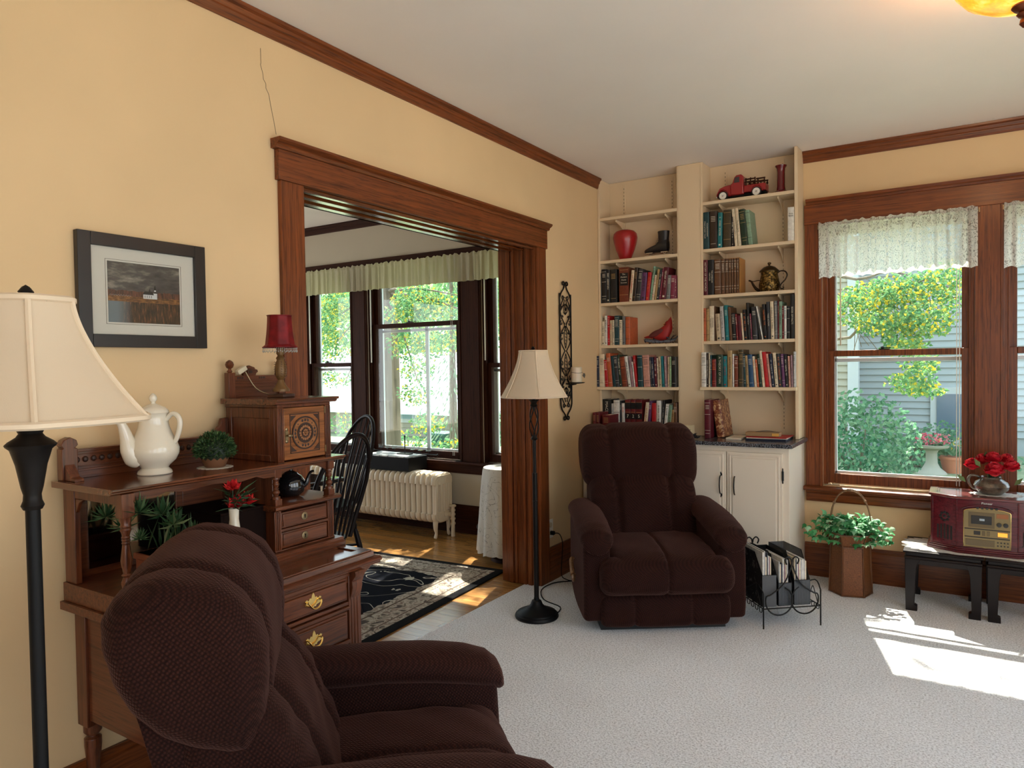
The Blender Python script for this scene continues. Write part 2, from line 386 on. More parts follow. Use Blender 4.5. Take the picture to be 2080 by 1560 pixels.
# ------------------------------------------------------------------ sash windows
def sash_window(name, x0, x1, yw, z0, z1, zm, mv, label, storm_mull=False, stile=.045, cords=()):
    """one double hung window in the wall face yw, opening x0..x1, z0..z1, meeting rail at zm"""
    fm, hx = mv
    root = obj(name, (lambda m: (m.box(x0, x0+.016, yw+.01, yw+.16, z0, z1), m.box(x1-.016, x1, yw+.01, yw+.16, z0, z1), m.box(x0, x1, yw+.01, yw+.16, z1-.016, z1), m.box(x0+.016, x0+.026, yw+.012, yw+.03, z0, z1), m.box(x1-.026, x1-.016, yw+.012, yw+.03, z0, z1), m)[-1])(MB()), fm, bevel=.0015)
    struct(root, label)
    a, b = x0+.018, x1-.018
    def sash(nm, ya, za, zb, bot, top):
        s = MB(); s.box(a, a+stile, ya, ya+.035, za, zb); s.box(b-stile, b, ya, ya+.035, za, zb)
        s.box(a+stile, b-stile, ya, ya+.035, za, za+bot); s.box(a+stile, b-stile, ya, ya+.035, zb-top, zb)
        o = obj(nm, s, fm, root, .003)
        g = MB(); g.box(a+stile-.004, b-stile+.004, ya+.016, ya+.019, za+bot-.004, zb-top+.004)
        obj('pane', g, glass_m, o, smooth=False)
        return o
    sash('lower_sash', yw+.035, z0+.005, zm+.019, .062, .038)
    us = sash('upper_sash', yw+.072, zm-.019, z1-.016, .038, .05)
    l = MB(); cx = (x0+x1)/2-.06; l.box(cx-.03, cx+.03, yw+.036, yw+.066, zm+.019, zm+.026); l.lathe([(.009, 0), (.011, .008), (.004, .016), (0, .018)], (cx-.012, yw+.05, zm+.026), 10); l.box(cx-.012, cx+.035, yw+.046, yw+.054, zm+.028, zm+.034)
    obj('sash_lock', l, black_metal, us)
    s = MB(); t = .028; ys_ = yw+.125; e0, e1 = x0+.026, x1-.026
    s.box(e0, e0+t+.012, ys_, ys_+.02, z0+.01, z1-.016); s.box(e1-t, e1, ys_, ys_+.02, z0+.01, z1-.016)
    s.box(e0, e1, ys_, ys_+.02, z0+.0, z0+.075); s.box(e0, e1, ys_, ys_+.02, zm-.055, zm-.030); s.box(e0, e1, ys_, ys_+.02, z1-.05, z1-.016)
    if storm_mull: s.box((x0+x1)/2-.022+.07, (x0+x1)/2+.012+.07, ys_, ys_+.02, z0, zm)
    obj('storm_frame', s, white_fr, root, .002)
    o = MB(); o.box(x0-.02, x1+.02, yw+.15, yw+.24, z0-.03, z0+.005)
    obj('outer_sill', o, white_fr, root)
    for i, xc in enumerate(cords):
        c = MB(); c.tube([(xc, yw+.012, z1-.25), (xc, yw+.012, (z0+.04))], .0022, 6)
        obj('blind_cord', c, white_pl, root)
    return root
oak_fr = (oak_z, oak_x); dk_fr = (dark_z, dark_x)
w1 = sash_window('window_1', *WX[0], YW, WZ0, WZ1, 1.44, oak_fr, 'oak double hung window with lace valance, beside the bookcase', cords=(-.045, -.030))
w2 = sash_window('window_2', *WX[1], YW, WZ0, WZ1, 1.44, oak_fr, 'oak double hung window cut off by the right picture edge')
c = MB(); c.tube([(-.672, YW+.014, 2.0), (-.672, YW+.014, 1.49)], .004, 6); obj('blind_wand', c, cream_pl, w1)
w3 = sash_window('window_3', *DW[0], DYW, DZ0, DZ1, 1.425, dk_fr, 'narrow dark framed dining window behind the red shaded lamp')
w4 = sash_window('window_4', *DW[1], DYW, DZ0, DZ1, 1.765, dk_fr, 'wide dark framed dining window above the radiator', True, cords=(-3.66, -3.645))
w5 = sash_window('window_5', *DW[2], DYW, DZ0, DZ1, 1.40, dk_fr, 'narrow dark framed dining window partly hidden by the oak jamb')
for nm, x in (('blind_wand', -5.37), ('blind_wand', -4.567), ('blind_wand', -3.31)):
    c = MB(); c.tube([(x, DYW+.006, 2.12), (x, DYW+.006, 1.44)], .006, 6); obj(nm, c, white_pl, {-5.37: w3, -4.567: w4, -3.31: w5}[x])
c = MB(); c.tube([(-4.56, DYW-.01, 2.118), (-3.6, DYW-.01, 2.112)], .014, 10); obj('roller_blind', c, white_pl, w4)

# casings of the living room window pair
YF = YW-.022
t = MB(); t.box(-.877, WX[0][0], YF, YW, .588, WZ1); t.box(WX[0][1], WX[1][0], YF, YW, .588, WZ1); t.box(WX[1][1], 1.107, YF, YW, .588, WZ1)
for a in (-.793, .046, .167): t.box(a, a+.016, YF-.006, YF, .588, WZ1)
wc = struct(obj('trim_5', t, oak_z, bevel=.002), 'oak casing boards of the window pair')
t = MB(); t.box(-.88, 1.115, YF-.003, YW, WZ1, 2.395); obj('header_board', t, oak_x, wc, .002)
t = MB(); t.ext([(YW, 2.395), (YF-.008, 2.395), (YF-.012, 2.405), (YF-.024, 2.412), (YF-.030, 2.428), (YW, 2.428)], 'x', -.868, 1.13); obj('header_cap', t, oak_x, wc)
t = MB(); t.ext([(YW+.02, .562), (YW-.060, .562), (YW-.068, .568), (YW-.068, .582), (YW-.060, .588), (YW+.02, .588)], 'x', -.884, 1.14); obj('window_stool', t, oak_x, wc)
t = MB(); t.ext([(YW, .488), (YW-.018, .488), (YW-.024, .50), (YW-.024, .54), (YW-.034, .552), (YW-.034, .562), (YW, .562)], 'x', -.875, 1.12); obj('apron', t, oak_x, wc)
# dining casings
YG = DYW-.022
t = MB()
for a, b in ((-5.54, -5.42), (-4.80, -4.60), (-3.56, -3.335), (-2.70, -2.54)):
    t.box(a, b, YG, DYW, .60, 2.30); t.box(a+.012, a+.024, YG-.006, YG, .60, 2.30); t.box(b-.024, b-.012, YG-.006, YG, .60, 2.30)
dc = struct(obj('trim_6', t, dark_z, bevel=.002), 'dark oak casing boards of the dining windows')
t = MB(); t.box(-5.6, -2.53, YG-.006, DYW, 2.30, 2.37); obj('header_board', t, dark_x, dc, .003)
t = MB(); t.ext([(DYW+.02, .575), (DYW-.055, .575), (DYW-.06, .585), (DYW-.055, .60), (DYW+.02, .60)], 'x', -5.6, -2.53); obj('window_stool', t, dark_x, dc)
t = MB(); t.box(-5.58, -2.54, YG, DYW, .50, .575); obj('apron', t, dark_x, dc, .002)
# outlet
t = thing('wall_outlet', 'white double power outlet low on the wall beside the oak opening', 'outlet', (XL, 3.99, .335))
q = MB(); q.box(XL, XL+.006, 3.966+.0, 4.035, .275, .395); obj('cover_plate', q, white_pl, t, .002)
for zc in (.36, .31):
    q = MB(); q.lathe([(.017, 0), (.017, .003), (0, .003)], (0, 0, 0), 16)
    q2 = MB(); q2.T = Matrix.Translation((XL+.006, 4.0, zc)) @ Matrix.Rotation(PI/2, 4, 'Y'); q2.v = []; q2.lathe([(.017, 0), (.017, .003), (0, .003)], (0, 0, 0), 16); obj('socket', q2, cream_pl, t)
# ------------------------------------------------------------------ built-in bookcase
bc = thing('bookcase', 'cream built in bookcase with two bays of shelves in the room corner', 'bookcase', (-1.58, 4.85, .9))
m = MB(); m.box(-2.268, -.888, 4.938, 4.949, .9, H-.002); obj('back_panel', m, shelf_m, bc)
for a, b in ((-2.268, -2.250), (-.909, -.888)):
    m = MB(); m.box(a, b, 4.765, 4.938, .9, H-.002); obj('side_panel', m, shelf_m, bc, .002)
m = MB(); m.box(-1.670, -1.491, 4.765, 4.938, .9, H-.002); m.box(-1.662, -1.655, 4.763, 4.765, .9, H-.002); m.box(-1.506, -1.499, 4.763, 4.765, .9, H-.002); obj('center_pillar', m, shelf_m, bc, .002)
SHL = [2.455, 2.145, 1.838, 1.531, 1.229]; SHR = [2.470, 2.155, 1.847, 1.538, 1.231]
sx = {'L': [ay(1267, 400, 4.93).x, ay(1365, 400, 4.93).x], 'R': [ay(1473, 370, 4.93).x, ay(1590, 360, 4.93).x]}
bm = MB(); bm.ext([(.0, 0), (-.150, 0), (-.152, -.014), (-.120, -.022), (-.075, -.034), (-.040, -.052), (-.016, -.085), (0, -.095)], 'x', -.003, .003)
bme = mesh('bracket', bm, shelf_m, False)
for side, zs_, x0, x1 in (('L', SHL, -2.2495, -1.6705), ('R', SHR, -1.4905, -.9095)):
    for i, z in enumerate(zs_):
        m = MB()
        if i == 4:
            m.box(x0, x1, 4.764, 4.936, z-.021, z); m.box(x0-.019 if side == 'L' else x0-.016, x1+(.008 if side == 'L' else .014), 4.722, 4.7645, z-.021, z)
        else: m.box(x0, x1, 4.762, 4.936, z-.021, z)
        obj('shelf', m, shelf_m, bc, .0015)
        for xx in sx[side]:
            o = put('bracket', bme, bc); o.location = (xx, 4.934, z-.022)
    for xx in sx[side]:
        m = MB(); m.box(xx-.009, xx+.009, 4.932, 4.938, .92, 2.715); st = obj('shelf_standard', m, shelf_m, bc, smooth=False)
        q = MB(); z = .95
        while z < 2.70: q.box(xx-.0015, xx+.0015, 4.9312, 4.9322, z, z+.012); z += .0254
        obj('slots', q, flat('slot_dark', (.03, .025, .02)), st, smooth=False, kind='stuff')
# base cabinet and counter
cb = thing('base_cabinet', 'cream painted cabinet with black handles under the dark countertop', 'cabinet', (-1.58, 4.7, 0))
m = MB(); m.box(-2.262, -.888, 4.47, 4.945, 0, .874); obj('body', m, cab_m, cb, .002)
zt = ay(1480, 917, 4.46).z
drs = [(-1.257+.003, -.925), (-1.257-.330, -1.257-.003), (-1.922, -1.594), (-2.25, -1.928)]
for i, (a, b) in enumerate(drs):
    m = MB(); m.box(a, b, 4.452, 4.47, .09, zt)
    m.box(a+.012, b-.012, 4.449, 4.452, .09+.012, zt-.012)
    d = obj('door', m, cab_m, cb, .002)
    m = MB(); m.box(a+.034, b-.034, 4.4440, 4.4492, .124, zt-.034); obj('door_panel', m, cab_m, d, .003); m = MB(); P_ = [(a+.020, .110), (b-.020, .110), (b-.020, zt-.020), (a+.020, zt-.020)]; [m.tube([(p[0], 4.449, p[1]), (q[0], 4.449, q[1])], .0035, 6) for p, q in zip(P_, P_[1:]+P_[:1])]; obj('panel_moulding', m, cab_m, d)
    hx = a+.035 if i % 2 == 0 else b-.035
    if i < 2: hx = ay(1492 if i == 0 else 1463, 985, 4.44).x
    zc = ay(1470, 985, 4.44).z
    m = MB(); m.tube([(hx, 4.448, zc+.058), (hx, 4.430, zc+.045), (hx, 4.420, zc), (hx, 4.430, zc-.045), (hx, 4.448, zc-.058)], [.0035, .004, .0045, .004, .0035], 8)
    for s_ in (1, -1):
        for k in (-1, 0, 1): m.ell((hx+k*.007, 4.448, zc+s_*(.064+(.008 if k == 0 else 0))), .006, .0025, .009, 8, 6)
    obj('handle', m, black_metal, d)
    if i == 0:
        hxx = b+.004
        for zc2 in (ay(1588, 967, 4.45).z, .22):
            m = MB(); m.tube([(hxx, 4.449, zc2-.028), (hxx, 4.449, zc2+.028)], .0065, 8); m.ell((hxx, 4.449, zc2+.036), .004, .004, .012, 8, 6); m.ell((hxx, 4.449, zc2-.036), .004, .004, .012, 8, 6); obj('hinge', m, black_metal, d)
gr = mat('black_granite', (.02, .02, .022), .18)
_v = coords(gr, (1, 1, 1)); _a = noise(gr, _v, 260, 2, .8); L(gr, ramp(gr, _a, [(.50, (.012, .012, .014)), (.60, (.25, .26, .30))]), BS(gr).inputs['Base Color'])
m = MB(); m.box(-2.264, -.866, 4.440, 4.946, .875, .899)
tag(obj('countertop', m, gr, bevel=.002), 'speckled black granite countertop running below the bookcase', 'countertop')

# ------------------------------------------------------------------ books
ORD = 'first second third fourth fifth sixth seventh eighth ninth tenth eleventh twelfth thirteenth fourteenth fifteenth sixteenth seventeenth eighteenth nineteenth twentieth'.split()
def ordn(i): return ORD[i] if i < 20 else ('twenty-'+ORD[i-20])
PC = {
 'black': (.010, .010, .011), 'charcoal': (.03, .03, .035), 'navy': (.012, .018, .045), 'blue': (.015, .06, .14), 'teal': (.01, .16, .18), 'dark teal': (.008, .045, .055),
 'green': (.02, .07, .035), 'dark green': (.010, .030, .016), 'sage green': (.20, .32, .22), 'red': (.42, .012, .015), 'dark red': (.14, .010, .014), 'maroon': (.10, .008, .018), 'plum': (.20, .03, .06),
 'purple': (.12, .04, .12), 'cream': (.66, .56, .40), 'white': (.68, .66, .60), 'beige': (.48, .38, .25), 'tan': (.38, .25, .11), 'brown': (.12, .055, .025), 'dark brown': (.030, .016, .010),
 'orange': (.45, .10, .035), 'pink': (.55, .28, .22), 'grey': (.16, .16, .16), 'pale grey': (.42, .41, .40), 'olive': (.055, .04, .018), 'rust': (.16, .035, .015), 'mauve': (.30, .18, .20), 'pale green': (.28, .42, .22)}
_bm = {}
def bmat(c):
    if c not in _bm:
        m_ = mat('cover_'+c.replace(' ', '_'), PC[c], .45, spec=.4); v = coords(m_, (1, 1, 1)); n = noise(m_, v, 60, 2)
        k = PC[c]; L(m_, ramp(m_, n, [(.3, tuple(x*.85 for x in k)), (.7, tuple(min(1, x*1.12) for x in k))]), BS(m_).inputs['Base Color']); _bm[c] = m_
    return _bm[c]
INK = {'w': flat('pale_ink', (.62, .58, .48)), 'k': flat('dark_ink', (.02, .018, .016)), 'g': flat('gilt_ink', (.42, .27, .10), .35), 'r': flat('red_ink', (.42, .02, .02)), 'o': flat('orange_ink', (.6, .15, .04)), 'b': flat('blue_ink', (.02, .05, .22)), 't': flat('teal_ink', (.02, .22, .26))}
def book(u0, u1, vt, lean, col, ink, zs, yf, label, group, style=None, text=None, depth=.145):
    """an upright book on the shelf top zs; its spine runs from pixel column u0 to u1 at the plane yf, its head reaches pixel row vt"""
    p0 = ay(u0, 700, yf); p1 = ay(u1, 700, yf)
    vb = None
    x0 = _xat(u0, zs, yf); x1 = _xat(u1, zs, yf)-.0006
    x0 += .0004
    h = ay((u0+u1)/2+lean, vt, yf).z-zs
    xt = _xat(u0+lean, zs+h, yf)-_xat(u0, zs+h, yf) if lean else 0
    ang = math.atan2(xt, h)
    w = max(.004, x1-x0)
    if ang > 0:   # leans to the right, pivots on its lower right corner
        T = Matrix.Translation((x1, yf, zs)) @ Matrix.Rotation(ang, 4, 'Y') @ Matrix.Translation((-w*math.cos(0)*.999, 0, 0))
        T = Matrix.Translation((x1, yf, zs+.0005)) @ Matrix.Rotation(ang, 4, 'Y') @ Matrix.Translation((-w*math.cos(ang), 0, 0))
    else:
        T = Matrix.Translation((x0, yf, zs+.0005)) @ Matrix.Rotation(ang, 4, 'Y')
    if ang: w *= math.cos(ang)
    h = h/math.cos(ang)-.001
    t = .0016 if w > .012 else .0008
    m = MB(); m.T = T; n = 5
    arc = [(w*(.5-.5*math.cos(PI*i/n)), -.0035*math.sin(PI*i/n)) for i in range(n+1)]
    m.ext(arc+[(w, .010), (0, .010)], 'z', 0, h)
    m.box(0, t, .010, depth, 0, h); m.box(w-t, w, .010, depth, 0, h)
    b = obj('book', m, bmat(col), smooth=True, ang=30); tag(b, label, 'book', group)
    m = MB(); m.T = T; m.box(t, w-t, .010, depth-.004, .003, h-.003); obj('pages', m, paper_m, b, smooth=False)
    # spine print: rows of small strokes like lettering seen from across the room
    rnd = random.Random(int(u0*37+zs*1000)); m = MB(); m.T = T
    if style is None: style = rnd.choice(['v', 'v', 'v', 'h', 'hb'])
    if text:
        sz = w*.62/len(text.split('|'))
        for i, line in enumerate(text.split('|')):
            me = textmesh(line, sz); k = min(1, h*.82/max(1e-4, max(v.co.x for v in me.vertices)-min(v.co.x for v in me.vertices)))
            R = T @ Matrix.Translation((w*(.5+(.5*(len(text.split('|'))-1)-i)*.42), -.0043, h*.52)) @ Matrix.Rotation(PI/2, 4, 'X') @ Matrix.Rotation(-PI/2, 4, 'Z') @ Matrix.Scale(k, 4)
            me.transform(R); me.materials.append(INK[ink]); put('spine_title', me, b)
        return b
    if w > .005 and style[0] == 'v':
        z = h*rnd.uniform(.80, .9); ze = h*rnd.uniform(.25, .45); cw = w*rnd.uniform(.3, .5)
        while z > ze:
            s_ = rnd.uniform(.003, .007)
            if rnd.random() < .82:
                a = w/2-cw/2; g = rnd.randrange(6); q = min(cw*.2, s_*.3); B = lambda x0_, x1_, f0, f1: m.box(a+x0_*cw, a+x1_*cw, -.0043, -.001, z-s_*f1, z-s_*f0)
                q = .18
                if g in (0, 3): B(0, q, 0, 1); B(1-q, 1, 0, 1); B(q, 1-q, 0, .25); B(q, 1-q, .75, 1)
                elif g == 1: B(0, 1, .35, .65)
                elif g == 2: B(0, 1, 0, .28); B(0, 1, .72, 1); B(.4, .6, .28, .72)
                elif g == 4: B(0, 1, 0, .28); B(0, .2, .28, 1); B(.45, .65, .28, .8)
                else: B(0, 1, .36, .62); B(.8, 1, 0, 1)
            z -= s_+.0022
        m.box(w*.3, w*.7, -.0045, -.001, h*.06, h*.06+w*.35)
    if style[0] == 'h':
        z = h*.86
        for i in range(rnd.randint(3, 5)):
            m.box(w*.2, w*.8, -.0045, -.001, z-.003, z)
            z -= .010
        m.box(w*.15, w*.85, -.0045, -.001, h*.12, h*.12+.002)
    if 'b' in style:
        for zz in (.92, .62, .2): m.box(w*.04, w*.96, -.0042, .001, h*zz, h*zz+.002)
    if m.v: obj('spine_print', m, INK[ink], b, smooth=False, kind='stuff')
    return b
def _xat(u, z, y):
    # world x of the pixel column u on the plane y at height z
    v = 700.0
    for _ in range(4):
        p = ay(u, v, y); v += (p.z-z)*F_PX/_f.dot(p-CAM)
    return ay(u, v, y).x
def row(entries, zs, yf, shelf, group):
    for i, e in enumerate(entries):
        u0, u1, vt, lean, col, ink = e[:6]; ex = e[6] if len(e) > 6 else {}
        desc = ex.pop('d', 'book')
        book(u0, u1, vt, lean, col, ink, zs, yf, f'{col} {desc}, {ordn(i)} from left on {shelf}', group, **ex)
A = [(1214.5, 1222.4, 555, 0, 'black', 'w', dict(d='book with white script', text='Chambers Wonder')), (1222.8, 1232.3, 547, 0, 'black', 'w', dict(style='hb', d='book with white blocks')), (1232.6, 1239.3, 548, 0, 'black', 'w', dict(style='v')), (1239.8, 1253.7, 547, 0, 'black', 'g', dict(style='h', d='encyclopedia')),
 (1258, 1277.2, 542.7, 0, 'rust', 'g', dict(style='b', d='thick titled book')), (1277.6, 1283.7, 549, 6, 'cream', 'r'), (1284, 1290.8, 543.5, 6, 'dark brown', 'g', dict(style='h')), (1291.3, 1300, 547, 7, 'charcoal', 'w'), (1300.6, 1310.4, 553.7, 5, 'purple', 'k'),
 (1311, 1318.4, 553, 6, 'red', 'o'), (1318.8, 1323.4, 541, 9, 'sage green', 'k'), (1323.8, 1328, 558.8, 7, 'cream', 'r'), (1328.3, 1332.9, 547, 8, 'tan', 'k'), (1333.2, 1338, 548, 8, 'charcoal', 'w'), (1338.5, 1341.8, 545, 8, 'plum', 'w'),
 (1342.3, 1352.4, 543, 7, 'maroon', 'w', dict(d='book with white script')), (1353, 1360.5, 558.8, 4, 'grey', 'w', dict(d='paperback with ring emblem')), (1361.5, 1370.5, 559, 2, 'plum', 'w', dict(d='paperback with ring emblem')), (1371, 1374.8, 559, 0, 'plum', 'w')]
row(A, SHL[2], 4.77, 'the shelf below the red vase', 'books on the upper book shelf of the left bay')
B = [(1218.4, 1222.3, 642, 0, 'cream', 'k'), (1222.7, 1228.3, 653, 0, 'cream', 'k'), (1228.8, 1233.9, 641.5, 0, 'white', 'k'), (1234.3, 1238.8, 641, 0, 'red', 'w'), (1239.1, 1244.2, 650.6, 0, 'beige', 'r'), (1244.6, 1248.2, 650, 0, 'cream', 'k'),
 (1248.6, 1257.8, 641, 0, 'dark teal', 'w', dict(style='hb')), (1258.2, 1264.2, 649.6, 0, 'cream', 'k'), (1264.7, 1270.2, 642, 0, 'grey', 'k'), (1271, 1280, 643.7, 0, 'orange', 'k', dict(style='b'))]
row(B, SHL[3], 4.77, 'the shelf with the red cardinal', 'books beside the red cardinal figurine')
C = [(1212.5, 1217.3, 723, 0, 'navy', 'w', dict(style='hb')), (1217.7, 1228.3, 719.4, 0, 'cream', 'k', dict(style='h')), (1229.8, 1236, 731, -3.5, 'red', 'w'), (1236.4, 1245, 717.7, -5, 'orange', 'w'), (1245.4, 1251, 723, -5, 'dark teal', 'k'), (1251.3, 1258.6, 722, -5, 'charcoal', 'w'),
 (1259, 1264, 721, -5, 'dark green', 'w'), (1264.4, 1275.2, 725, -6, 'rust', 'o'), (1276.5, 1282.3, 724, -8, 'white', 'k'), (1282.9, 1287.8, 725, -6, 'mauve', 'k'), (1288.2, 1290.8, 735, -5, 'white', 'k'), (1291.3, 1295.8, 722, -5.5, 'red', 'w', dict(d='paperback with pink dot')),
 (1296.4, 1306.6, 721.5, -2, 'dark teal', 'w', dict(style='b', d='book with grey head band')), (1308, 1321.4, 721.5, -3, 'pink', 'k', dict(d='wide dark lettered paperback')), (1321.9, 1324.9, 725, -2.5, 'charcoal', 'w'), (1325.3, 1330.3, 726, -3, 'navy', 'w'), (1330.7, 1335.8, 725, -2.5, 'maroon', 'w'), (1336.1, 1338.8, 727, -2, 'cream', 'k'),
 (1339.2, 1344.4, 724, -2, 'beige', 'k'), (1345, 1350.2, 723.6, -3, 'teal', 'k'), (1350.7, 1355.8, 723, -2, 'mauve', 'w'), (1356.3, 1360, 725, 0, 'beige', 'k'), (1360.4, 1363.8, 724.5, 0, 'pale green', 'k'), (1364.3, 1373.8, 724.5, 0, 'black', 'w', dict(style='h', d='book with yellow green head'))]
row(C, SHL[4], 4.728, 'the lowest left bay shelf', 'books on the lowest wall shelf of the left bay')
D = [(1224.5, 1242, 811, 0, 'black', 'w', dict(text='MACDONALD', d='book with tall white capitals')), (1242.4, 1246.5, 819.5, 0, 'pale grey', 'k'), (1246.9, 1259.4, 812.8, 0, 'white', 'k', dict(style='b', d='book with black photograph')), (1259.8, 1262.8, 814, 0, 'charcoal', 'w'), (1263.2, 1269.6, 819, 0, 'white', 'r'),
 (1270.1, 1281.4, 812, 0, 'dark red', 'g', dict(style='b', d='encyclopedia numbered seven')), (1281.9, 1291.6, 812, 0, 'dark red', 'g', dict(style='b', d='encyclopedia numbered two')), (1292.2, 1304.8, 812, 0, 'dark red', 'g', dict(style='b', d='encyclopedia numbered five')), (1305.5, 1313, 817.6, 7, 'cream', 'o'), (1314.5, 1320, 814.7, 5, 'purple', 'w'),
 (1323.5, 1332.7, 819, 1, 'red', 'r'), (1333.2, 1342.3, 814, 1, 'white', 'k'), (1342.7, 1346.5, 813, 5, 'black', 'w'), (1347, 1353.6, 821, 6, 'white', 'k'), (1354, 1360.6, 823, 6, 'sage green', 'k'), (1361, 1367.4, 832.5, 4, 'tan', 'k'), (1368.2, 1376, 818, 0, 'brown', 'w')]
row(D, .8995, 4.775, 'the counter behind the recliner', 'books standing on the countertop behind the recliner')
for i, (u0, u1, vt) in enumerate([(1204.5, 1211.0, 838), (1211.4, 1218, 838), (1224, 1239, 843)]):
    book(u0, u1, vt, 0, 'dark red', 'g', .8995, 4.60, ['dark red book at the wall end of the countertop', 'dark red book second from the wall end of the countertop', 'short dark red book in front of the tall black one'][i], 'dark red books at the wall end of the counter', style='h', depth=.15)
E2 = [(1428.8, 1441, 431, 0, 'dark teal', 'w', dict(text='SCANDINAVIAN|FOLK & FAIRY TALES', d='fairy tale hardcover')), (1441.9, 1456.8, 429, 0, 'dark brown', 'w', dict(style='h')), (1457.4, 1466.6, 431.7, 1.5, 'teal', 'w'), (1468.9, 1485, 426, 1, 'olive', 'g', dict(style='b', d='wide hardcover')), (1486.3, 1490.4, 440, 0, 'black', 'w'),
 (1492.8, 1498.9, 424.7, -6.5, 'cream', 'k', dict(text='The Treasure Seeker', d='book with blue foot band')), (1499.4, 1506, 423, -6.5, 'cream', 'k', dict(text='The Jesus Spirit', d='book with blue foot band')), (1507.4, 1519.6, 425.4, -7, 'dark green', 'g', dict(style='hb', d='red topped book')), (1520.2, 1529.3, 427, -7, 'sage green', 'k', dict(style='b'))]
row(E2, SHR[1], 4.77, 'the shelf under the red truck', 'books on the shelf under the red toy truck')
b = book(1600, 1613.6, 420.5, 0, 'white', 'k', SHR[1], 4.77, 'thick white bible standing alone at the right end of its shelf', None, style='x')
me = textmesh('Holy\nBible', .014); me.transform(Matrix.Translation((_xat(1606.8, 2.36, 4.77), 4.7655, 2.318)) @ Matrix.Rotation(PI/2, 4, 'X')); me.materials.append(INK['k']); put('spine_title', me, b)
F3 = [(1428.8, 1438, 528, 0, 'maroon', 'w', dict(text='HISTORY OF THE WORLD', d='book with pale lettering')), (1438.5, 1450.2, 527.6, 0, 'black', 'w', dict(text='THE AMERICAN|HERITAGE', d='book with white lettering'))]
row(F3, SHR[2], 4.77, 'the brass teapot shelf', 'books on the shelf with the brass teapot')
us = [1450.8, 1464.9, 1472.9, 1480.4, 1485.6, 1490.2, 1496.2, 1501.2]
for i in range(7):
    book(us[i]+.5, us[i+1]-.2, 526-i*.25, 0, 'brown', 'w', SHR[2]+.004, 4.772, f'brown leather volume with silver bands, {ordn(i)} from the left in the tan slipcase', 'leather volumes in the tan slipcase', style='hb', depth=.12)
x0, x1 = _xat(1450.6, 1.85, 4.77), _xat(1501.6, 1.85, 4.77)
hz = ay(1502, 523.5, 4.77).z
m = MB(); m.box(x0-.0004, x1+.002, 4.775, 4.915, SHR[2], SHR[2]+.003); m.box(x0-.0004, x1+.002, 4.775, 4.915, hz, hz+.003); m.box(x1, x1+.003, 4.775, 4.915, SHR[2]+.003, hz); m.box(x0-.0004, x1, 4.912, 4.915, SHR[2]+.003, hz)
tag(obj('slipcase', m, flat('tan_board', (.42, .19, .05)), smooth=False), 'tan cardboard slipcase holding seven leather volumes', 'slipcase')
G = [(1428, 1434.8, 626, 0, 'orange', 'k', dict(style='hb')), (1435.2, 1441, 627, 0, 'tan', 'k', dict(style='b')), (1441.4, 1451, 621.5, 0, 'cream', 'k', dict(text='STONE ANGEL|RISING EAGLE', d='book with bold black lettering')), (1451.3, 1453.4, 622, 0, 'brown', 'k'), (1456, 1465, 637.3, -3, 'beige', 'k', dict(d='photo topped book')), (1465.6, 1472.8, 622, -3.5, 'pale grey', 'k'),
 (1474.3, 1481.5, 620, -3.5, 'teal', 'w'), (1482, 1488, 623.5, -3.5, 'brown', 'k'), (1488.5, 1495.7, 636, -3, 'black', 'w', dict(style='hb', d='book with white pattern')), (1496.1, 1500, 637.7, -3, 'dark red', 'w'), (1500.5, 1507.3, 641, -3, 'maroon', 'k'), (1507.9, 1511.8, 636, -4, 'cream', 'o'), (1512.3, 1519, 629, -4, 'black', 'o'),
 (1519.5, 1525.2, 615, -4, 'black', 'w', dict(text='Cop-Cat Lair', d='tall book with white title')), (1525.7, 1528.5, 637, -3, 'plum', 'w'), (1529, 1539.5, 623, -3, 'charcoal', 'w', dict(style='h', d='book with grey label')), (1541, 1546.8, 624, -9, 'black', 'k', dict(style='b')), (1547.6, 1550.3, 622, -12, 'white', 'k', dict(d='thin strongly leaning book')), (1552, 1558.4, 618, -4, 'black', 'o'),
 (1558.9, 1565.8, 613, -2.5, 'charcoal', 'w', dict(text='TAKE ACTION', d='book with white capitals')), (1566.3, 1573.2, 612, -2, 'cream', 'k', dict(d='black titled book')), (1573.8, 1579.6, 611, -1, 'grey', 'w'), (1580, 1582.3, 610.5, 0, 'dark red', 'w'), (1582.6, 1588.6, 612, 0, 'sage green', 'k'), (1589, 1592.4, 621, 0, 'dark red', 'w'), (1592.8, 1597.9, 621, 0, 'white', 't'), (1598.3, 1604.8, 622, 0, 'black', 'w', dict(style='b')),
 (1605.3, 1613.6, 597.5, 0, 'black', 'w', dict(text='BOOK OF FACTS', d='tall book of facts'))]
row(G, SHR[3], 4.77, 'the shelf below the brass teapot', 'books on the second lowest wall shelf of the right bay')
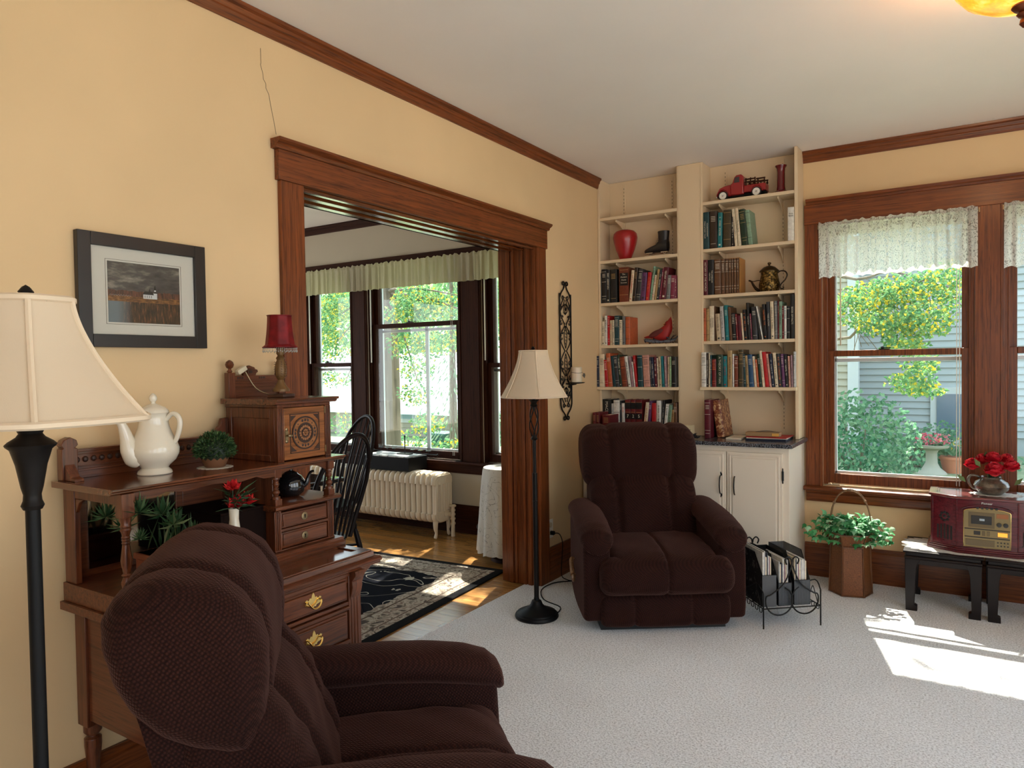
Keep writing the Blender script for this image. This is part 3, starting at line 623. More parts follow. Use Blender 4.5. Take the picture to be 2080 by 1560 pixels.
Hh = [(1424.8, 1435, 715.5, 0, 'white', 'k', dict(style='hb', d='book with brown heart')), (1435.4, 1439.3, 717, 0, 'dark brown', 'w'), (1439.7, 1442.8, 717, 0, 'cream', 'k'), (1443.1, 1446, 720.8, 0, 'dark teal', 'w'), (1446.4, 1455, 729, 0, 'dark red', 'o', dict(style='hb')), (1455.7, 1468.9, 720, 0, 'dark green', 'w', dict(text='A THEORY OF MAN', d='thick book with gilt title')),
 (1469.4, 1477, 723, 0, 'teal', 'r'), (1478, 1487.5, 712, 0, 'tan', 'k', dict(text='FAMOUS PARTIES', d='tall book with dark lettering')), (1488, 1491.3, 719, 0, 'white', 'r'), (1491.7, 1499.5, 723, 0, 'rust', 'w', dict(style='hb', d='book with pale band')), (1500.3, 1510.8, 710, 0, 'olive', 'g', dict(style='hb', d='tall book with gold band')), (1511.3, 1515.7, 719, -2, 'dark teal', 'w'),
 (1516.2, 1521.7, 722, -3, 'tan', 'k'), (1522.2, 1532, 720.5, -4, 'blue', 'w'), (1532.6, 1537.6, 723.7, -4.5, 'cream', 'o'), (1538, 1542.3, 730, -4.5, 'orange', 'w'), (1542.8, 1548.5, 719, -5, 'dark green', 'w'), (1549, 1554.4, 713, -7, 'cream', 'k', dict(text='BOSTON TERRIER A GUIDE', d='leaning book with black title')), (1554.9, 1562.7, 715, -7, 'red', 'r', dict(style='b', d='thick leaning book')),
 (1563.2, 1567.8, 718.6, -7.5, 'pink', 'k'), (1568.2, 1573.9, 719, -6, 'navy', 'w'), (1574.6, 1581.3, 716.7, -5.5, 'cream', 'k'), (1582, 1588.7, 718.6, -4.5, 'charcoal', 'o', dict(style='v')), (1589.3, 1595.4, 719, -4, 'purple', 'w'), (1596, 1601.8, 720.5, -3.5, 'black', 'w'), (1602.3, 1606.6, 723, -2.5, 'pink', 'k'), (1607.1, 1611.3, 721, -1.5, 'mauve', 'k'), (1611.7, 1615.6, 714, 0, 'pale grey', 'k')]
row(Hh, SHR[4], 4.728, 'the lowest right bay shelf', 'books on the lowest wall shelf of the right bay')
b = book(1431.4, 1443.6, 812.3, 0, 'maroon', 'w', .8995, 4.62, 'tall maroon yearbook standing on the countertop', None, style='hb', depth=.20)
b = book(1445, 1451, 816, 0, 'black', 'w', .8995, 4.70, 'black book between the maroon yearbook and the marbled one', None, style='b')
mb = mat('marbled_leather', (.2, .06, .02), .4); _v = coords(mb, (1, 1, 1)); L(mb, ramp(mb, noise(mb, _v, 45, 5, .7), [(.42, (.13, .02, .012)), (.52, (.25, .075, .02)), (.58, (.6, .38, .2))]), BS(mb).inputs['Base Color'])
b = book(1457, 1472.5, 814, -10, 'brown', 'g', .8995, 4.68, 'old marbled leather book leaning on the countertop', None, style='b', depth=.20); b.data.materials[0] = mb
# title block of the thick encyclopedia
bx0, bx1 = _xat(1258.8, 1.98, 4.77), _xat(1276.5, 1.98, 4.77)
bb = [o for o in bpy.data.objects if o.get('label', '').startswith('rust thick titled book')][0]
m = MB(); m.box(bx0+.002, bx1-.002, 4.7650, 4.768, 1.955, 2.045); obj('title_block', m, bmat('black'), bb, smooth=False, kind='stuff')
for i, s_ in enumerate(('The', 'Modern', 'Home', 'Economist')):
    me = textmesh(s_, .015); me.transform(Matrix.Translation(((bx0+bx1)/2, 4.7645, 2.035-i*.020)) @ Matrix.Rotation(PI/2, 4, 'X') @ Matrix.Scale(.72 if i == 3 else 1, 4)); me.materials.append(INK['w']); put('title_line', me, bb)
for lab, u0, u1, num in (('encyclopedia numbered seven', 1270.1, 1281.4, '7'), ('encyclopedia numbered two', 1281.9, 1291.6, '2'), ('encyclopedia numbered five', 1292.2, 1304.8, '5')):
    bb = [o for o in bpy.data.objects if lab in o.get('label', '')][0]
    a, c = _xat(u0, 1.0, 4.775)+.001, _xat(u1, 1.0, 4.775)-.001
    m = MB(); m.box(a, c, 4.7695, 4.773, 1.070, 1.115); m.box(a, c, 4.7695, 4.773, .998, 1.038); obj('title_block', m, bmat('black'), bb, smooth=False, kind='stuff')
    me = textmesh(num, .032); me.transform(Matrix.Translation(((a+c)/2, 4.7688, 1.018)) @ Matrix.Rotation(PI/2, 4, 'X')); me.materials.append(INK['w']); put('volume_number', me, bb)

# ------------------------------------------------------------------ ornaments in the bookcase
p = ay(1271, 523, 4.845); x = p.x; z = SHL[1]
m = MB(); m.lathe([(.036, 0), (.038, .004), (.05, .03), (.068, .075), (.082, .125), (.088, .16), (.083, .19), (.065, .208), (.04, .216), (.022, .218), (.020, .212), (0, .21)], (x, 4.84, z), 32)
tag(obj('red_vase', m, red_glaze), 'glossy red egg shaped vase on the upper shelf of the left bay', 'vase')
# ice skate
sk = thing('ice_skate', 'black leather ice skate standing beside the red egg shaped vase', 'ice skate', (ay(1333, 515, 4.85).x, 4.85, z))
xs_ = ay(1309, 515, 4.85).x; T = Matrix.Translation((xs_, 4.85, z)) @ Matrix.Diagonal((1.0, 1, .98, 1))
def lsec(stations):   # x, y half width, z low, z high -> lofted body
    m = MB(); m.T = T
    m.grid(lambda u_, v_: _sec(stations, u_, v_), 18, 26, cu=True); n = 18
    return m
def _sec(st, a, t):
    t *= len(st)-1; i = min(int(t), len(st)-2); k = t-i
    s_ = [st[i][j]*(1-k)+st[i+1][j]*k for j in range(4)]
    ang = 2*PI*a; c, q = math.cos(ang), math.sin(ang); pw = .75
    return (s_[0], s_[1]*math.copysign(abs(c)**pw, c), (s_[2]+s_[3])/2+(s_[3]-s_[2])/2*math.copysign(abs(q)**pw, q))
m = lsec([(0, .001, .045, .048), (.012, .022, .034, .062), (.05, .034, .034, .078), (.09, .034, .034, .092), (.12, .032, .034, .125), (.15, .033, .034, .128), (.178, .030, .036, .125), (.186, .002, .06, .10)])
obj('shoe', m, mat('black_leather', (.010, .010, .012), .3, Coat_Weight=.3), sk)
m = MB(); m.T = T; m.lathe([(.040, .10), (.040, .13), (.043, .165), (.045, .182), (.040, .184), (.036, .160), (0, .15)], (.145, 0, 0), 20, squash=(.95, .72)); obj('ankle_cuff', m, mat('black_leather_cuff', (.012, .011, .013), .4), sk)
m = MB(); m.T = T; m.box(.0, .19, -.0015, .0015, .004, .018)
for a in (.045, .150): m.tube([(a-.012, 0, .036), (a, 0, .018)], .003, 6); m.tube([(a+.014, 0, .036), (a, 0, .018)], .003, 6)
m.box(.02, .07, -.022, .022, .030, .035); m.box(.13, .178, -.022, .022, .030, .035)
obj('skate_blade', m, chrome, sk)
m = MB(); m.T = T
for i in range(6): m.tube([(.092+i*.007, -.028, .098+i*.014), (.098+i*.006, 0, .108+i*.014), (.092+i*.007, .028, .098+i*.014)], .0016, 5)
obj('laces', m, flat('lace_grey', (.10, .10, .11)), sk)
# cardinal on a branch
cz = SHL[3]; cx = ay(1345, 690, 4.84).x
cr = thing('cardinal_figurine', 'red cardinal bird figurine perched on a dark branch', 'figurine', (cx, 4.84, cz))
T = Matrix.Translation((cx, 4.84, cz)); 
RB = mat('cardinal_red', (.30, .008, .007), .6); 
st = [(-.135, .001, .046, .050), (-.13, .010, .044, .053), (-.09, .012, .044, .064), (-.060, .022, .038, .082), (-.03, .034, .028, .100), (0, .038, .022, .116), (.026, .037, .026, .134), (.044, .032, .040, .148), (.058, .026, .062, .152), (.068, .018, .082, .146), (.076, .001, .105, .118)]
m = lsec(st); obj('body', m, RB, cr)
m = MB(); m.T = T; m.ell((.048, 0, .138), .026, .023, .026); m.T = T @ Matrix.Translation((.056, 0, .150)) @ Matrix.Rotation(.25, 4, 'Y'); m.lathe([(.019, 0), (.013, .016), (.005, .032), (0, .042)], (0, 0, 0), 12); obj('crested_head', m, RB, cr)
m = MB(); m.T = T; m.ell((.034, 0, .132), .014, .0195, .014); obj('face_mask', m, flat('mask_black', (.01, .008, .008)), cr)
m = MB(); m.T = T @ Matrix.Translation((.026, -.001, .136)) @ Matrix.Rotation(-PI/2, 4, 'Y'); m.lathe([(.008, 0), (.005, .010), (0, .018)], (0, 0, 0), 10); obj('beak', m, flat('beak_orange', (.5, .12, .02)), cr)
for s_ in (-1, 1):
    m = MB(); m.T = T @ Matrix.Translation((-.030, s_*.033, .076)) @ Matrix.Rotation(-.38, 4, 'Y'); m.ell((0, 0, 0), .060, .007, .020); obj('wing', m, mat('wing_red', (.10, .012, .012), .6), cr)
m = MB(); m.T = T; m.tube([(-.13, 0, .03), (-.06, .006, .022), (0, 0, .02), (.05, -.004, .02), (.09, .004, .03), (.118, -.012, .052)], [.012, .014, .012, .011, .008, .004], 8)
m.tube([(.06, 0, .024), (.085, -.018, .05), (.11, -.022, .06)], [.006, .004, .002], 6)
for i in range(70):
    p = Vector((random.uniform(-.14, .10), random.uniform(-.03, .02), random.uniform(.005, .045))); m.leaf(p, (random.uniform(-1, 1), random.uniform(-1, .4), random.uniform(-.2, 1)), random.uniform(.012, .026), .010)
obj('branch', m, leafmat('frosted_twigs', [(0, (.010, .012, .018)), (.7, (.03, .035, .05)), (1, (.25, .28, .34))], 0), cr)
# toy truck
tz = SHR[0]; T0x = ay(1454, 403, 4.82).x; sc = (ay(1559, 390, 4.82).x-T0x)/.27
tr = thing('toy_truck', 'red vintage toy pickup truck on the top shelf of the right bay', 'toy truck', (T0x+.13, 4.84, tz))
T = Matrix.Translation((T0x, 4.845, tz)) @ Matrix.Diagonal((sc, sc, sc, 1))
red = mat('toy_red', (.30, .010, .012), .3, Coat_Weight=.4)
def side(poly, y0, y1, nm, mt, bv=.004):
    m = MB(); m.T = T; m.ext(poly, 'y', y0, y1); return obj(nm, m, mt, tr, bv)
side([(.012, .022), (.012, .052), (.020, .068), (.050, .078), (.082, .082), (.086, .030), (.086, .022)], -.032, .032, 'hood', red, .008)
side([(.082, .022), (.082, .082), (.092, .086), (.102, .115), (.112, .126), (.138, .128), (.150, .116), (.152, .022)], -.036, .036, 'cab', red, .008)
side([(.100, .086), (.108, .114), (.130, .116), (.130, .086)], -.0375, .0375, 'side_window', flat('toy_glass', (.06, .05, .05), .15), .002)
m = MB(); m.T = T; m.box(.155, .262, -.036, -.031, .028, .066); m.box(.155, .262, .031, .036, .028, .066); m.box(.155, .262, -.036, .036, .028, .034); m.box(.258, .264, -.036, .036, .028, .066); m.box(.152, .156, -.036, .036, .028, .066); obj('truck_bed', m, red, tr, .003)
m = MB(); m.T = T
for y_ in (-.034, .034):
    for z_ in (.078, .092): m.box(.158, .212, y_-.002, y_+.002, z_, z_+.007); m.box(.216, .262, y_-.002, y_+.002, z_-.004, z_+.003)
    for x_ in (.162, .185, .208, .222, .255): m.box(x_, x_+.005, y_-.003, y_+.003, .062, .102 if x_ < .21 else .092)
obj('stake_rails', m, dark_x, tr)
for i, (wx, wy) in enumerate(((.044, -.034), (.218, -.034), (.044, .034), (.218, .034))):
    m = MB(); m.T = T @ Matrix.Translation((wx, wy, .0245)) @ Matrix.Rotation(PI/2, 4, 'X'); m.lathe([(.012, -.008), (.0245, -.008), (.0245, .008), (.012, .008)], (0, 0, 0), 20); wt = obj('wheel', m, flat('tyre_black', (.012, .012, .012), .7), tr)
    m = MB(); m.T = T @ Matrix.Translation((wx, wy, .0245)) @ Matrix.Rotation(PI/2, 4, 'X'); m.lathe([(.0125, -.009), (.019, -.009), (.019, .009), (.0125, .009)], (0, 0, 0), 20); obj('whitewall', m, white_pl, wt)
    m = MB(); m.T = T @ Matrix.Translation((wx, wy, .0245)) @ Matrix.Rotation(PI/2, 4, 'X'); m.lathe([(0, -.0095), (.012, -.0085), (.012, .0085), (0, .0095)], (0, 0, 0), 16); obj('hub', m, chrome, wt)
    m = MB(); m.T = T @ Matrix.Translation((wx, wy, .026)); m.grid(lambda a, b: (.031*math.cos(PI*a)*(1), (b-.5)*.022, .031*math.sin(PI*a)-.001), 12, 3); obj('fender', m, red, tr).modifiers.new('solid', 'SOLIDIFY').thickness = .003
m = MB(); m.T = T; m.box(.006, .012, -.034, .034, .018, .026)
for y_ in (-.022, .022): m.ell((.016, y_, .052), .006, .008, .008, 10, 8)
obj('bumper_and_lamps', m, chrome, tr)
m = MB(); m.T = T; m.box(.02, .262, -.020, .020, .016, .028); obj('chassis', m, blackpaint, tr)
# maroon bud vase
p = ay(1586.5, 385, 4.84)
m = MB(); m.lathe([(.048, 0), (.050, .006), (.040, .016), (.028, .024), (.024, .05), (.024, .14), (.026, .165), (.035, .176), (.036, .182), (.030, .184), (.018, .17), (0, .165)], (p.x, 4.84, SHR[0]), 28)
tag(obj('slender_vase', m, maroon_gl), 'slender dark maroon vase with flared foot beside the red truck', 'vase')
# brass teapot on shelf
bt = mat('embossed_brass', (.20, .12, .03), .42, .85); _v = coords(bt, (1, 1, 1)); _q = noise(bt, _v, 75, 4, .7)
L(bt, ramp(bt, _q, [(.42, (.02, .014, .006)), (.52, (.12, .075, .02)), (.62, (.36, .23, .07))]), BS(bt).inputs['Base Color']); bump(bt, _q, .8, .003)
tcx = ay(1563, 590, 4.85).x; tz = SHR[2]
tp = thing('brass_teapot', 'antique embossed brass teapot with curled spout on the shelf', 'teapot', (tcx, 4.85, tz))
m = MB(); m.lathe([(.052, 0), (.055, .004), (.064, .03), (.066, .05), (.058, .085), (.052, .115), (.054, .135), (.050, .137), (0, .137)], (tcx, 4.85, tz), 32); obj('body', m, bt, tp)
m = MB(); m.lathe([(.062, .133), (.062, .138), (.050, .150), (.036, .163), (.018, .170), (.006, .173), (.006, .178), (.011, .184), (.011, .192), (0, .197)], (tcx, 4.85, tz), 32); obj('lid', m, mat('brown_brass', (.07, .045, .018), .4, .8), tp)
dk = mat('tarnished_brass', (.035, .022, .012), .45, .7)
m = MB(); m.tube([(tcx-.052, 4.85, tz+.012), (tcx-.078, 4.85, tz+.022), (tcx-.10, 4.85, tz+.05), (tcx-.115, 4.85, tz+.078), (tcx-.132, 4.85, tz+.086)], [.011, .010, .008, .006, .005], 10); m.tube([(tcx-.128, 4.85, tz+.085), (tcx-.10, 4.85, tz+.078), (tcx-.075, 4.85, tz+.082), (tcx-.052, 4.85, tz+.080)], .0028, 6); obj('spout', m, dk, tp)
m = MB(); m.tube([(tcx+.050, 4.85, tz+.12), (tcx+.07, 4.85, tz+.133), (tcx+.098, 4.85, tz+.128), (tcx+.110, 4.85, tz+.105), (tcx+.098, 4.85, tz+.075), (tcx+.074, 4.85, tz+.05), (tcx+.066, 4.85, tz+.028), (tcx+.078, 4.85, tz+.018), (tcx+.088, 4.85, tz+.026), (tcx+.082, 4.85, tz+.034)], [.004, .004, .0045, .0045, .004, .004, .004, .0035, .003, .002], 8); obj('handle', m, dk, tp)
# things lying on the counter
def slab(nm, u0, u1, v, dz, y0, y1, z, mt, label, cat, rz=0, bv=.001):
    a = az(u0, v, z).x; b = az(u1, v, z).x; cx_ = (a+b)/2; cyy = (y0+y1)/2
    m = MB(); m.T = Matrix.Translation((cx_, cyy, z)) @ Matrix.Rotation(rz, 4, 'Z'); m.box(-(b-a)/2, (b-a)/2, -(y1-y0)/2, (y1-y0)/2, 0, dz)
    return tag(obj(nm, m, mt, bevel=bv), label, cat)
z0 = .8995
slab('folder', 1519, 1608, 892, .012, 4.60, 4.82, z0, bmat('navy'), 'dark blue folder at the bottom of the pile on the countertop', 'folder')
slab('paper_stack', 1484, 1518, 889, .010, 4.60, 4.80, z0, paper_m, 'loose white papers beside the pile on the countertop', 'papers', .0)
slab('magazine', 1515, 1604, 890, .006, 4.60, 4.80, z0+.0125, paper_m, 'pale magazine on the dark blue folder', 'magazine', .04)
slab('red_folder', 1515, 1606, 888, .005, 4.595, 4.80, z0+.019, bmat('red'), 'thin red folder lying on the pale magazine', 'folder', -.03)
ws = slab('wooden_sign', 1524, 1597, 882, .026, 4.62, 4.70, z0+.0245, flat('driftwood', (.30, .19, .09), .7), 'small weathered wooden sign block on the red folder', 'sign', .05, .003)
q = MB(); c0 = az(1586, 880, .935); q.box(c0.x-.02, c0.x+.02, 4.614, 4.6175, .929, .946); obj('yellow_label', q, flat('label_yellow', (.62, .36, .08)), ws, smooth=False)
f = MB(); pa = az(1552, 870, .955); pb = az(1596, 872, .955)
f.grid(lambda a, b: (pa.x+(pb.x-pa.x)*a, 4.64+(b-.5)*.028*math.sin(PI*min(1, a+.12)), .9535+.006*math.sin(PI*a)), 14, 4)
fo = obj('feather', f, flat('feather_black', (.012, .012, .014))); fo.modifiers.new('s', 'SOLIDIFY').thickness = .002; tag(fo, 'black feather lying on the wooden sign block', 'feather')
# candle box with dark twigs
pb = az(1401, 890, .9)
cbx = thing('candle_box', 'small cream box in a nest of dark twigs on the countertop', 'box', (pb.x, 4.56, .9))
m = MB(); m.box(pb.x-.030, pb.x+.022, 4.56, 4.60, .9, .985); obj('card_box', m, flat('box_cream', (.60, .52, .33)), cbx, .001)
m = MB(); m.box(pb.x-.031, pb.x+.023, 4.5585, 4.5605, .9, .935); obj('dark_band', m, flat('box_band', (.05, .02, .015)), cbx)
m = MB(); me = textmesh('COAST', .011); me.transform(Matrix.Translation((pb.x-.004, 4.5592, .955)) @ Matrix.Rotation(PI/2, 4, 'X')); me.materials.append(INK['k']); put('lettering', me, cbx)
m = MB(); m.ell((pb.x-.012, 4.545, .918), .016, .014, .016, 12, 8); m.ell((pb.x+.016, 4.54, .916), .014, .013, .014, 12, 8); obj('dried_fruit', m, flat('fruit', (.22, .10, .07)), cbx)
m = MB()
for i in range(130):
    a = random.uniform(0, 2*PI); rr_ = random.uniform(.01, .055); m.leaf((pb.x+math.cos(a)*rr_, 4.53+math.sin(a)*rr_*.55, .902+random.uniform(0, .022)), (math.cos(a), math.sin(a), random.uniform(0, .9)), random.uniform(.015, .04), .010)
obj('twigs', m, leafmat('dark_twigs', [(0, (.008, .008, .010)), (1, (.05, .05, .06))], 0), cbx)
# ------------------------------------------------------------------ recliners
fab = mat('brown_weave', (.030, .011, .008), .8, spec=.12)
_v = coords(fab, (1, 1, 1), 'Object', (rad(45), rad(20), rad(45))); _w = N(fab, 'ShaderNodeTexVoronoi', feature='F1'); _w.inputs['Randomness'].default_value = .12; _w.inputs['Scale'].default_value = 150; L(fab, _v, _w.inputs['Vector'])
_n2 = noise(fab, _v, 5, 3)
_c1 = ramp(fab, _w.outputs['Distance'], [(.22, (.040, .0115, .0075)), (.62, (.012, .0030, .0020))])
L(fab, mix(fab, 1, _c1, ramp(fab, _n2, [(.3, (.75, .72, .70)), (.7, (1, 1, 1))]), 'MULTIPLY'), BS(fab).inputs['Base Color'])
bump(fab, math_n(fab, 'SUBTRACT', 1.0, _w.outputs['Distance']), .75, .0035)
BS(fab).inputs['Sheen Weight'].default_value = .20; BS(fab).inputs['Sheen Roughness'].default_value = .4; BS(fab).inputs['Sheen Tint'].default_value = (.6, .3, .25, 1)

def smoothpoly(P, k=4):
    for _ in range(k):
        Q = []
        for i in range(len(P)):
            a, b = P[i], P[(i+1) % len(P)]
            Q += [tuple(.75*x+.25*y for x, y in zip(a, b)), tuple(.25*x+.75*y for x, y in zip(a, b))]
        P = Q
        if len(P) > 90: break
    return P
def cushion(mb, prof, x0, x1, r, seams=(), sd_=.02, depth=.022, bulge=.0, dz=None, wr=.0, seed=0, nx=64, power=2.0):
    """side profile (y,z) swept across x0..x1 with rounded ends, channel seams, gathers and a little bulge"""
    P = smoothpoly(prof, 3); n = len(P); cyx = sum(p[0] for p in P)/n; cz = sum(p[1] for p in P)/n
    A = sum(P[i][0]*P[(i+1) % n][1]-P[(i+1) % n][0]*P[i][1] for i in range(n)); sg = 1 if A > 0 else -1
    nr = []
    for i in range(n):
        a, b = P[i-1], P[(i+1) % n]; t = Vector((b[0]-a[0], b[1]-a[1])).normalized(); nr.append((t.y*sg, -t.x*sg))
    Rm = max(sum(math.hypot(p[0]-cyx, p[1]-cz) for p in P)/n, r*1.6)
    vs = []; xs_ = []
    for i in range(nx+1):
        t = i/nx; t = .5-.5*math.cos(PI*t); xs_.append(x0+(x1-x0)*t)
    for s_ in seams:
        for q in (-1.2, -.6, -.25, 0, .25, .6, 1.2): xs_.append(s_+q*sd_)
    xs_ = sorted(set(round(q, 5) for q in xs_)); k = len(xs_)
    for x in xs_:
        e = min(x-x0, x1-x); ins = 0
        if e < r: ins = r*(1-math.sqrt(max(0, 1-((r-e)/r)**power)))
        sm = sum(math.exp(-((x-s_)/sd_)**2) for s_ in seams)
        mid = (x-(x0+x1)/2)/((x1-x0)/2)
        for i, p in enumerate(P):
            ofs = -ins-depth*sm+bulge*(1-mid*mid)
            if wr:
                g = max(0, sum(math.exp(-((x-s_)/(sd_*3.2))**2) for s_ in list(seams)+[x0+r*.5, x1-r*.5]))
                ofs += wr*math.sin(i*.85+seed)*math.sin(i*.37+seed*2)*min(1, g)
                ofs += wr*.8*math.sin(x*23+p[1]*31+seed)*math.sin(p[0]*27-x*9+seed*1.7)
            o2 = ofs+ins; kk = 1-ins/Rm; y_ = cyx+(p[0]+nr[i][0]*o2-cyx)*kk; z_ = cz+(p[1]+nr[i][1]*o2-cz)*kk
            if dz: z_ += dz(mid)*max(0, min(1, (p[1]-cz)/.1+.5))
            vs.append((x, y_, z_))
    fs = []
    for j in range(k-1):
        for i in range(n): fs.append((j*n+i, (j+1)*n+i, (j+1)*n+(i+1) % n, j*n+(i+1) % n))
    fs.append(list(range(n))); fs.append(list(range((k-1)*n, k*n))[::-1])
    return mb.add(vs, fs)
def recliner(label, loc, rz, af=0.0, hz=0.0):
    t = thing('recliner', label, 'recliner', loc, rz, world=False)
    hd = [(-.20, .650-hz), (-.36, .70-hz), (-.435, .78-hz*.5), (-.475, .89), (-.465, .965), (-.41, 1.012), (-.33, 1.018), (-.24, .993), (-.170, .92), (-.150, .83), (-.150, .73-hz*.5), (-.170, .665-hz)]
    m = MB(); cushion(m, hd, -.345, .345, .075, (-.185, .185), .020, .013, .006, lambda q: .012*math.cos(q*PI/2), .0025, 1)
    obj('head_cushion', m, fab, t, ang=80)
    bk = [(-.02, .36), (-.20, .36), (-.32, .50), (-.34, .68), (-.33, .76), (-.26, .765), (-.15, .73), (-.085, .64), (-.05, .54), (-.0, .43)]
    m = MB(); cushion(m, bk, -.312, .312, .07, (-.155, .155), .022, .022, .012, None, .004, 2)
    obj('back_cushion', m, fab, t, ang=80)
    m = MB(); cushion(m, [(-.18, .10), (-.28, .10), (-.335, .45), (-.43, .82), (-.465, .92), (-.43, .95), (-.34, .80), (-.28, .50)], -.295, .295, .03, (), .02, 0, 0, None, .001, 3, 24)
    obj('outer_back', m, fab, t, ang=60)
    se = [(-.20, .24), (.22, .205), (.40, .200), (.475, .235), (.495, .30), (.475, .365), (.40, .405), (.2, .425), (-.1, .425), (-.22, .40)]
    m = MB(); cushion(m, se, -.275, .275, .05, (0.0,), .010, .010, .008, None, .0025, 4)
    cushion(m, [(.30, .235), (.34, .205), (.42, .202), (.480, .235), (.497, .30), (.478, .362), (.41, .398), (.345, .385)], -.345, .345, .06, (0.0,), .010, .008, .003, None, .0025, 5)
    obj('seat_cushion', m, fab, t, ang=80)
    fr = [(.30, .03), (.385, .025), (.415, .05), (.428, .12), (.415, .185), (.38, .205), (.30, .20)]
    m = MB(); cushion(m, fr, -.335, .335, .03, (-.14, .16), .014, .010, .004, None, .0015, 6)
    obj('footrest', m, fab, t, ang=70)
    for s_ in (-1, 1):
        # arm: upright panel and a rolled pad gathered at the front
        m = MB(); n = 26; k = 22; vs = []; fs = []
        a0, a1 = (.285, .425)
        cushion(m, [(-.20, .045), (.385+af, .045), (.40+af, .10), (.40+af, .46), (.36+af, .50), (-.18, .53), (-.21, .52), (-.22, .30)], min(s_*a0, s_*a1), max(s_*a0, s_*a1), .025, (), .02, 0, 0, None, .0012, 7, 20)
        arm = obj('arm', m, fab, t, ang=60)
        m = MB()
        ctr = [(-.26, .520, .050), (-.235, .552, .074), (-.18, .560, .088), (0, .548, .092), (.18, .530, .094), (.30, .512, .092), (.37, .492, .086), (.405, .470, .070), (.418, .455, .045), (.420, .45, .004)]
        def fn(a, b, ctr=ctr, s_=s_):
            q = b*(len(ctr)-1); i = min(int(q), len(ctr)-2); f = q-i
            cyy, czz, rr = (ctr[i][j]*(1-f)+ctr[i+1][j]*f for j in range(3))
            an = 2*PI*a; wrk = .0022*math.sin(an*9+b*5)*max(0, (b-.55)/.45)+.0015*math.sin(an*3+b*17)
            rr += wrk if rr > .03 else 0
            return (s_*.352+rr*1.0*math.cos(an), cyy+(af if cyy > 0 else 0), czz-.012+rr*.62*math.sin(an)*(1 if math.sin(an) > 0 else 1.05))
        m.grid(fn, 40, 40, cu=True)
        obj('arm_pad', m, fab, arm, ang=80)
    m = MB(); m.box(-.33, .33, -.30, .34, 0, .06); obj('base', m, mat('base_black', (.01, .01, .01), .7), t)
    m = MB(); m.tube([(.428, .02, .29), (.445, .02, .29), (.450, .09, .255), (.450, .14, .235)], [.010, .012, .013, .016], 8); m.ell((.452, .165, .225), .012, .03, .02, 12, 8)
    obj('lever_handle', m, wood('lever_wood', (.10, .04, .02), (.30, .16, .07), 'y'), t)
    return t
recliner('brown fabric recliner in front of the bookcase, beside the floor lamp', (-1.532, 3.84, 0), rad(-145.7))
recliner('brown fabric recliner in front of the oak desk, seen from behind', (-1.325, 1.252, 0), rad(-43.5), .10, .02).scale = (.955, .955, .955)

# ------------------------------------------------------------------ oak desk
dk_ = thing('secretary_desk', 'antique carved oak secretary desk standing against the yellow wall', 'desk', (-2.0, 1.45, 0))
def D(nm, m, mt=None, bevel=.002, parent=None, **k): return obj(nm, m, mt or desk_y, parent or dk_, bevel, **k)
def turned(m, x, y, z0, z1, r, prof):
    m.lathe([(r*a, z0+(z1-z0)*b) for a, b in prof], (x, y, 0), 20)
LEGP = [(.55, 0), (.7, .04), (.45, .08), (.5, .12), (.95, .30), (1.0, .42), (.6, .50), (.9, .54), (.6, .58), (.75, .62), (1.0, .80), (1.0, .86), (.6, .88), (1.05, .92), (1.05, 1.0)]
FX = -1.775                                    # front plane of the drawer case
for (lx, ly) in ((FX-.03, 1.765), (FX-.03, 1.105), (-2.215, 1.765), (-2.215, 1.105)):
    m = MB(); turned(m, lx, ly, 0, .345, .024, LEGP); m.box(lx-.028, lx+.028, ly-.028, ly+.028, .34, .70)
    for q in (-.014, 0, .014): m.box(lx+.0275, lx+.0305, ly+q-.0045, ly+q+.0045, .36, .66)
    D('leg', m, desk_z)
m = MB(); m.box(-2.225, FX-.035, 1.085, 1.105, .36, .70); m.box(-2.225, FX-.035, 1.765, 1.785, .36, .70); m.box(-2.235, -2.215, 1.10, 1.77, .36, .70); m.box(-2.2, FX-.03, 1.12, 1.75, .36, .375)
D('case', m, desk_x)
m = MB()
for z_ in (.385, .395, .462, .575, .59, .690): m.box(FX-.03, FX-.004+(.006 if z_ in (.575, .690, .462) else 0), 1.13, 1.74, z_-.006, z_+.006)
m.box(FX-.03, FX-.006, 1.13, 1.74, .40, .456); m.box(FX-.03, FX-.006, 1.13, 1.74, .66, .70)
D('rails', m, desk_y)
m = MB(); y = 1.135; P = [(1.13, .378), (1.74, .378)]
n = 18; P += [(1.74-(i+.5)*.61/n*1, .366 if i % 2 else .350) for i in range(n)]
m.ext(P, 'x', FX-.026, FX-.010); D('scalloped_apron', m, desk_y, 0)
m = MB()
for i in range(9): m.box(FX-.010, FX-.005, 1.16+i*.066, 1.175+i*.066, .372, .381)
D('apron_beads', m, flat('dark_bead_wood', (.02, .006, .003)), 0)  # small beads in one even dark brown
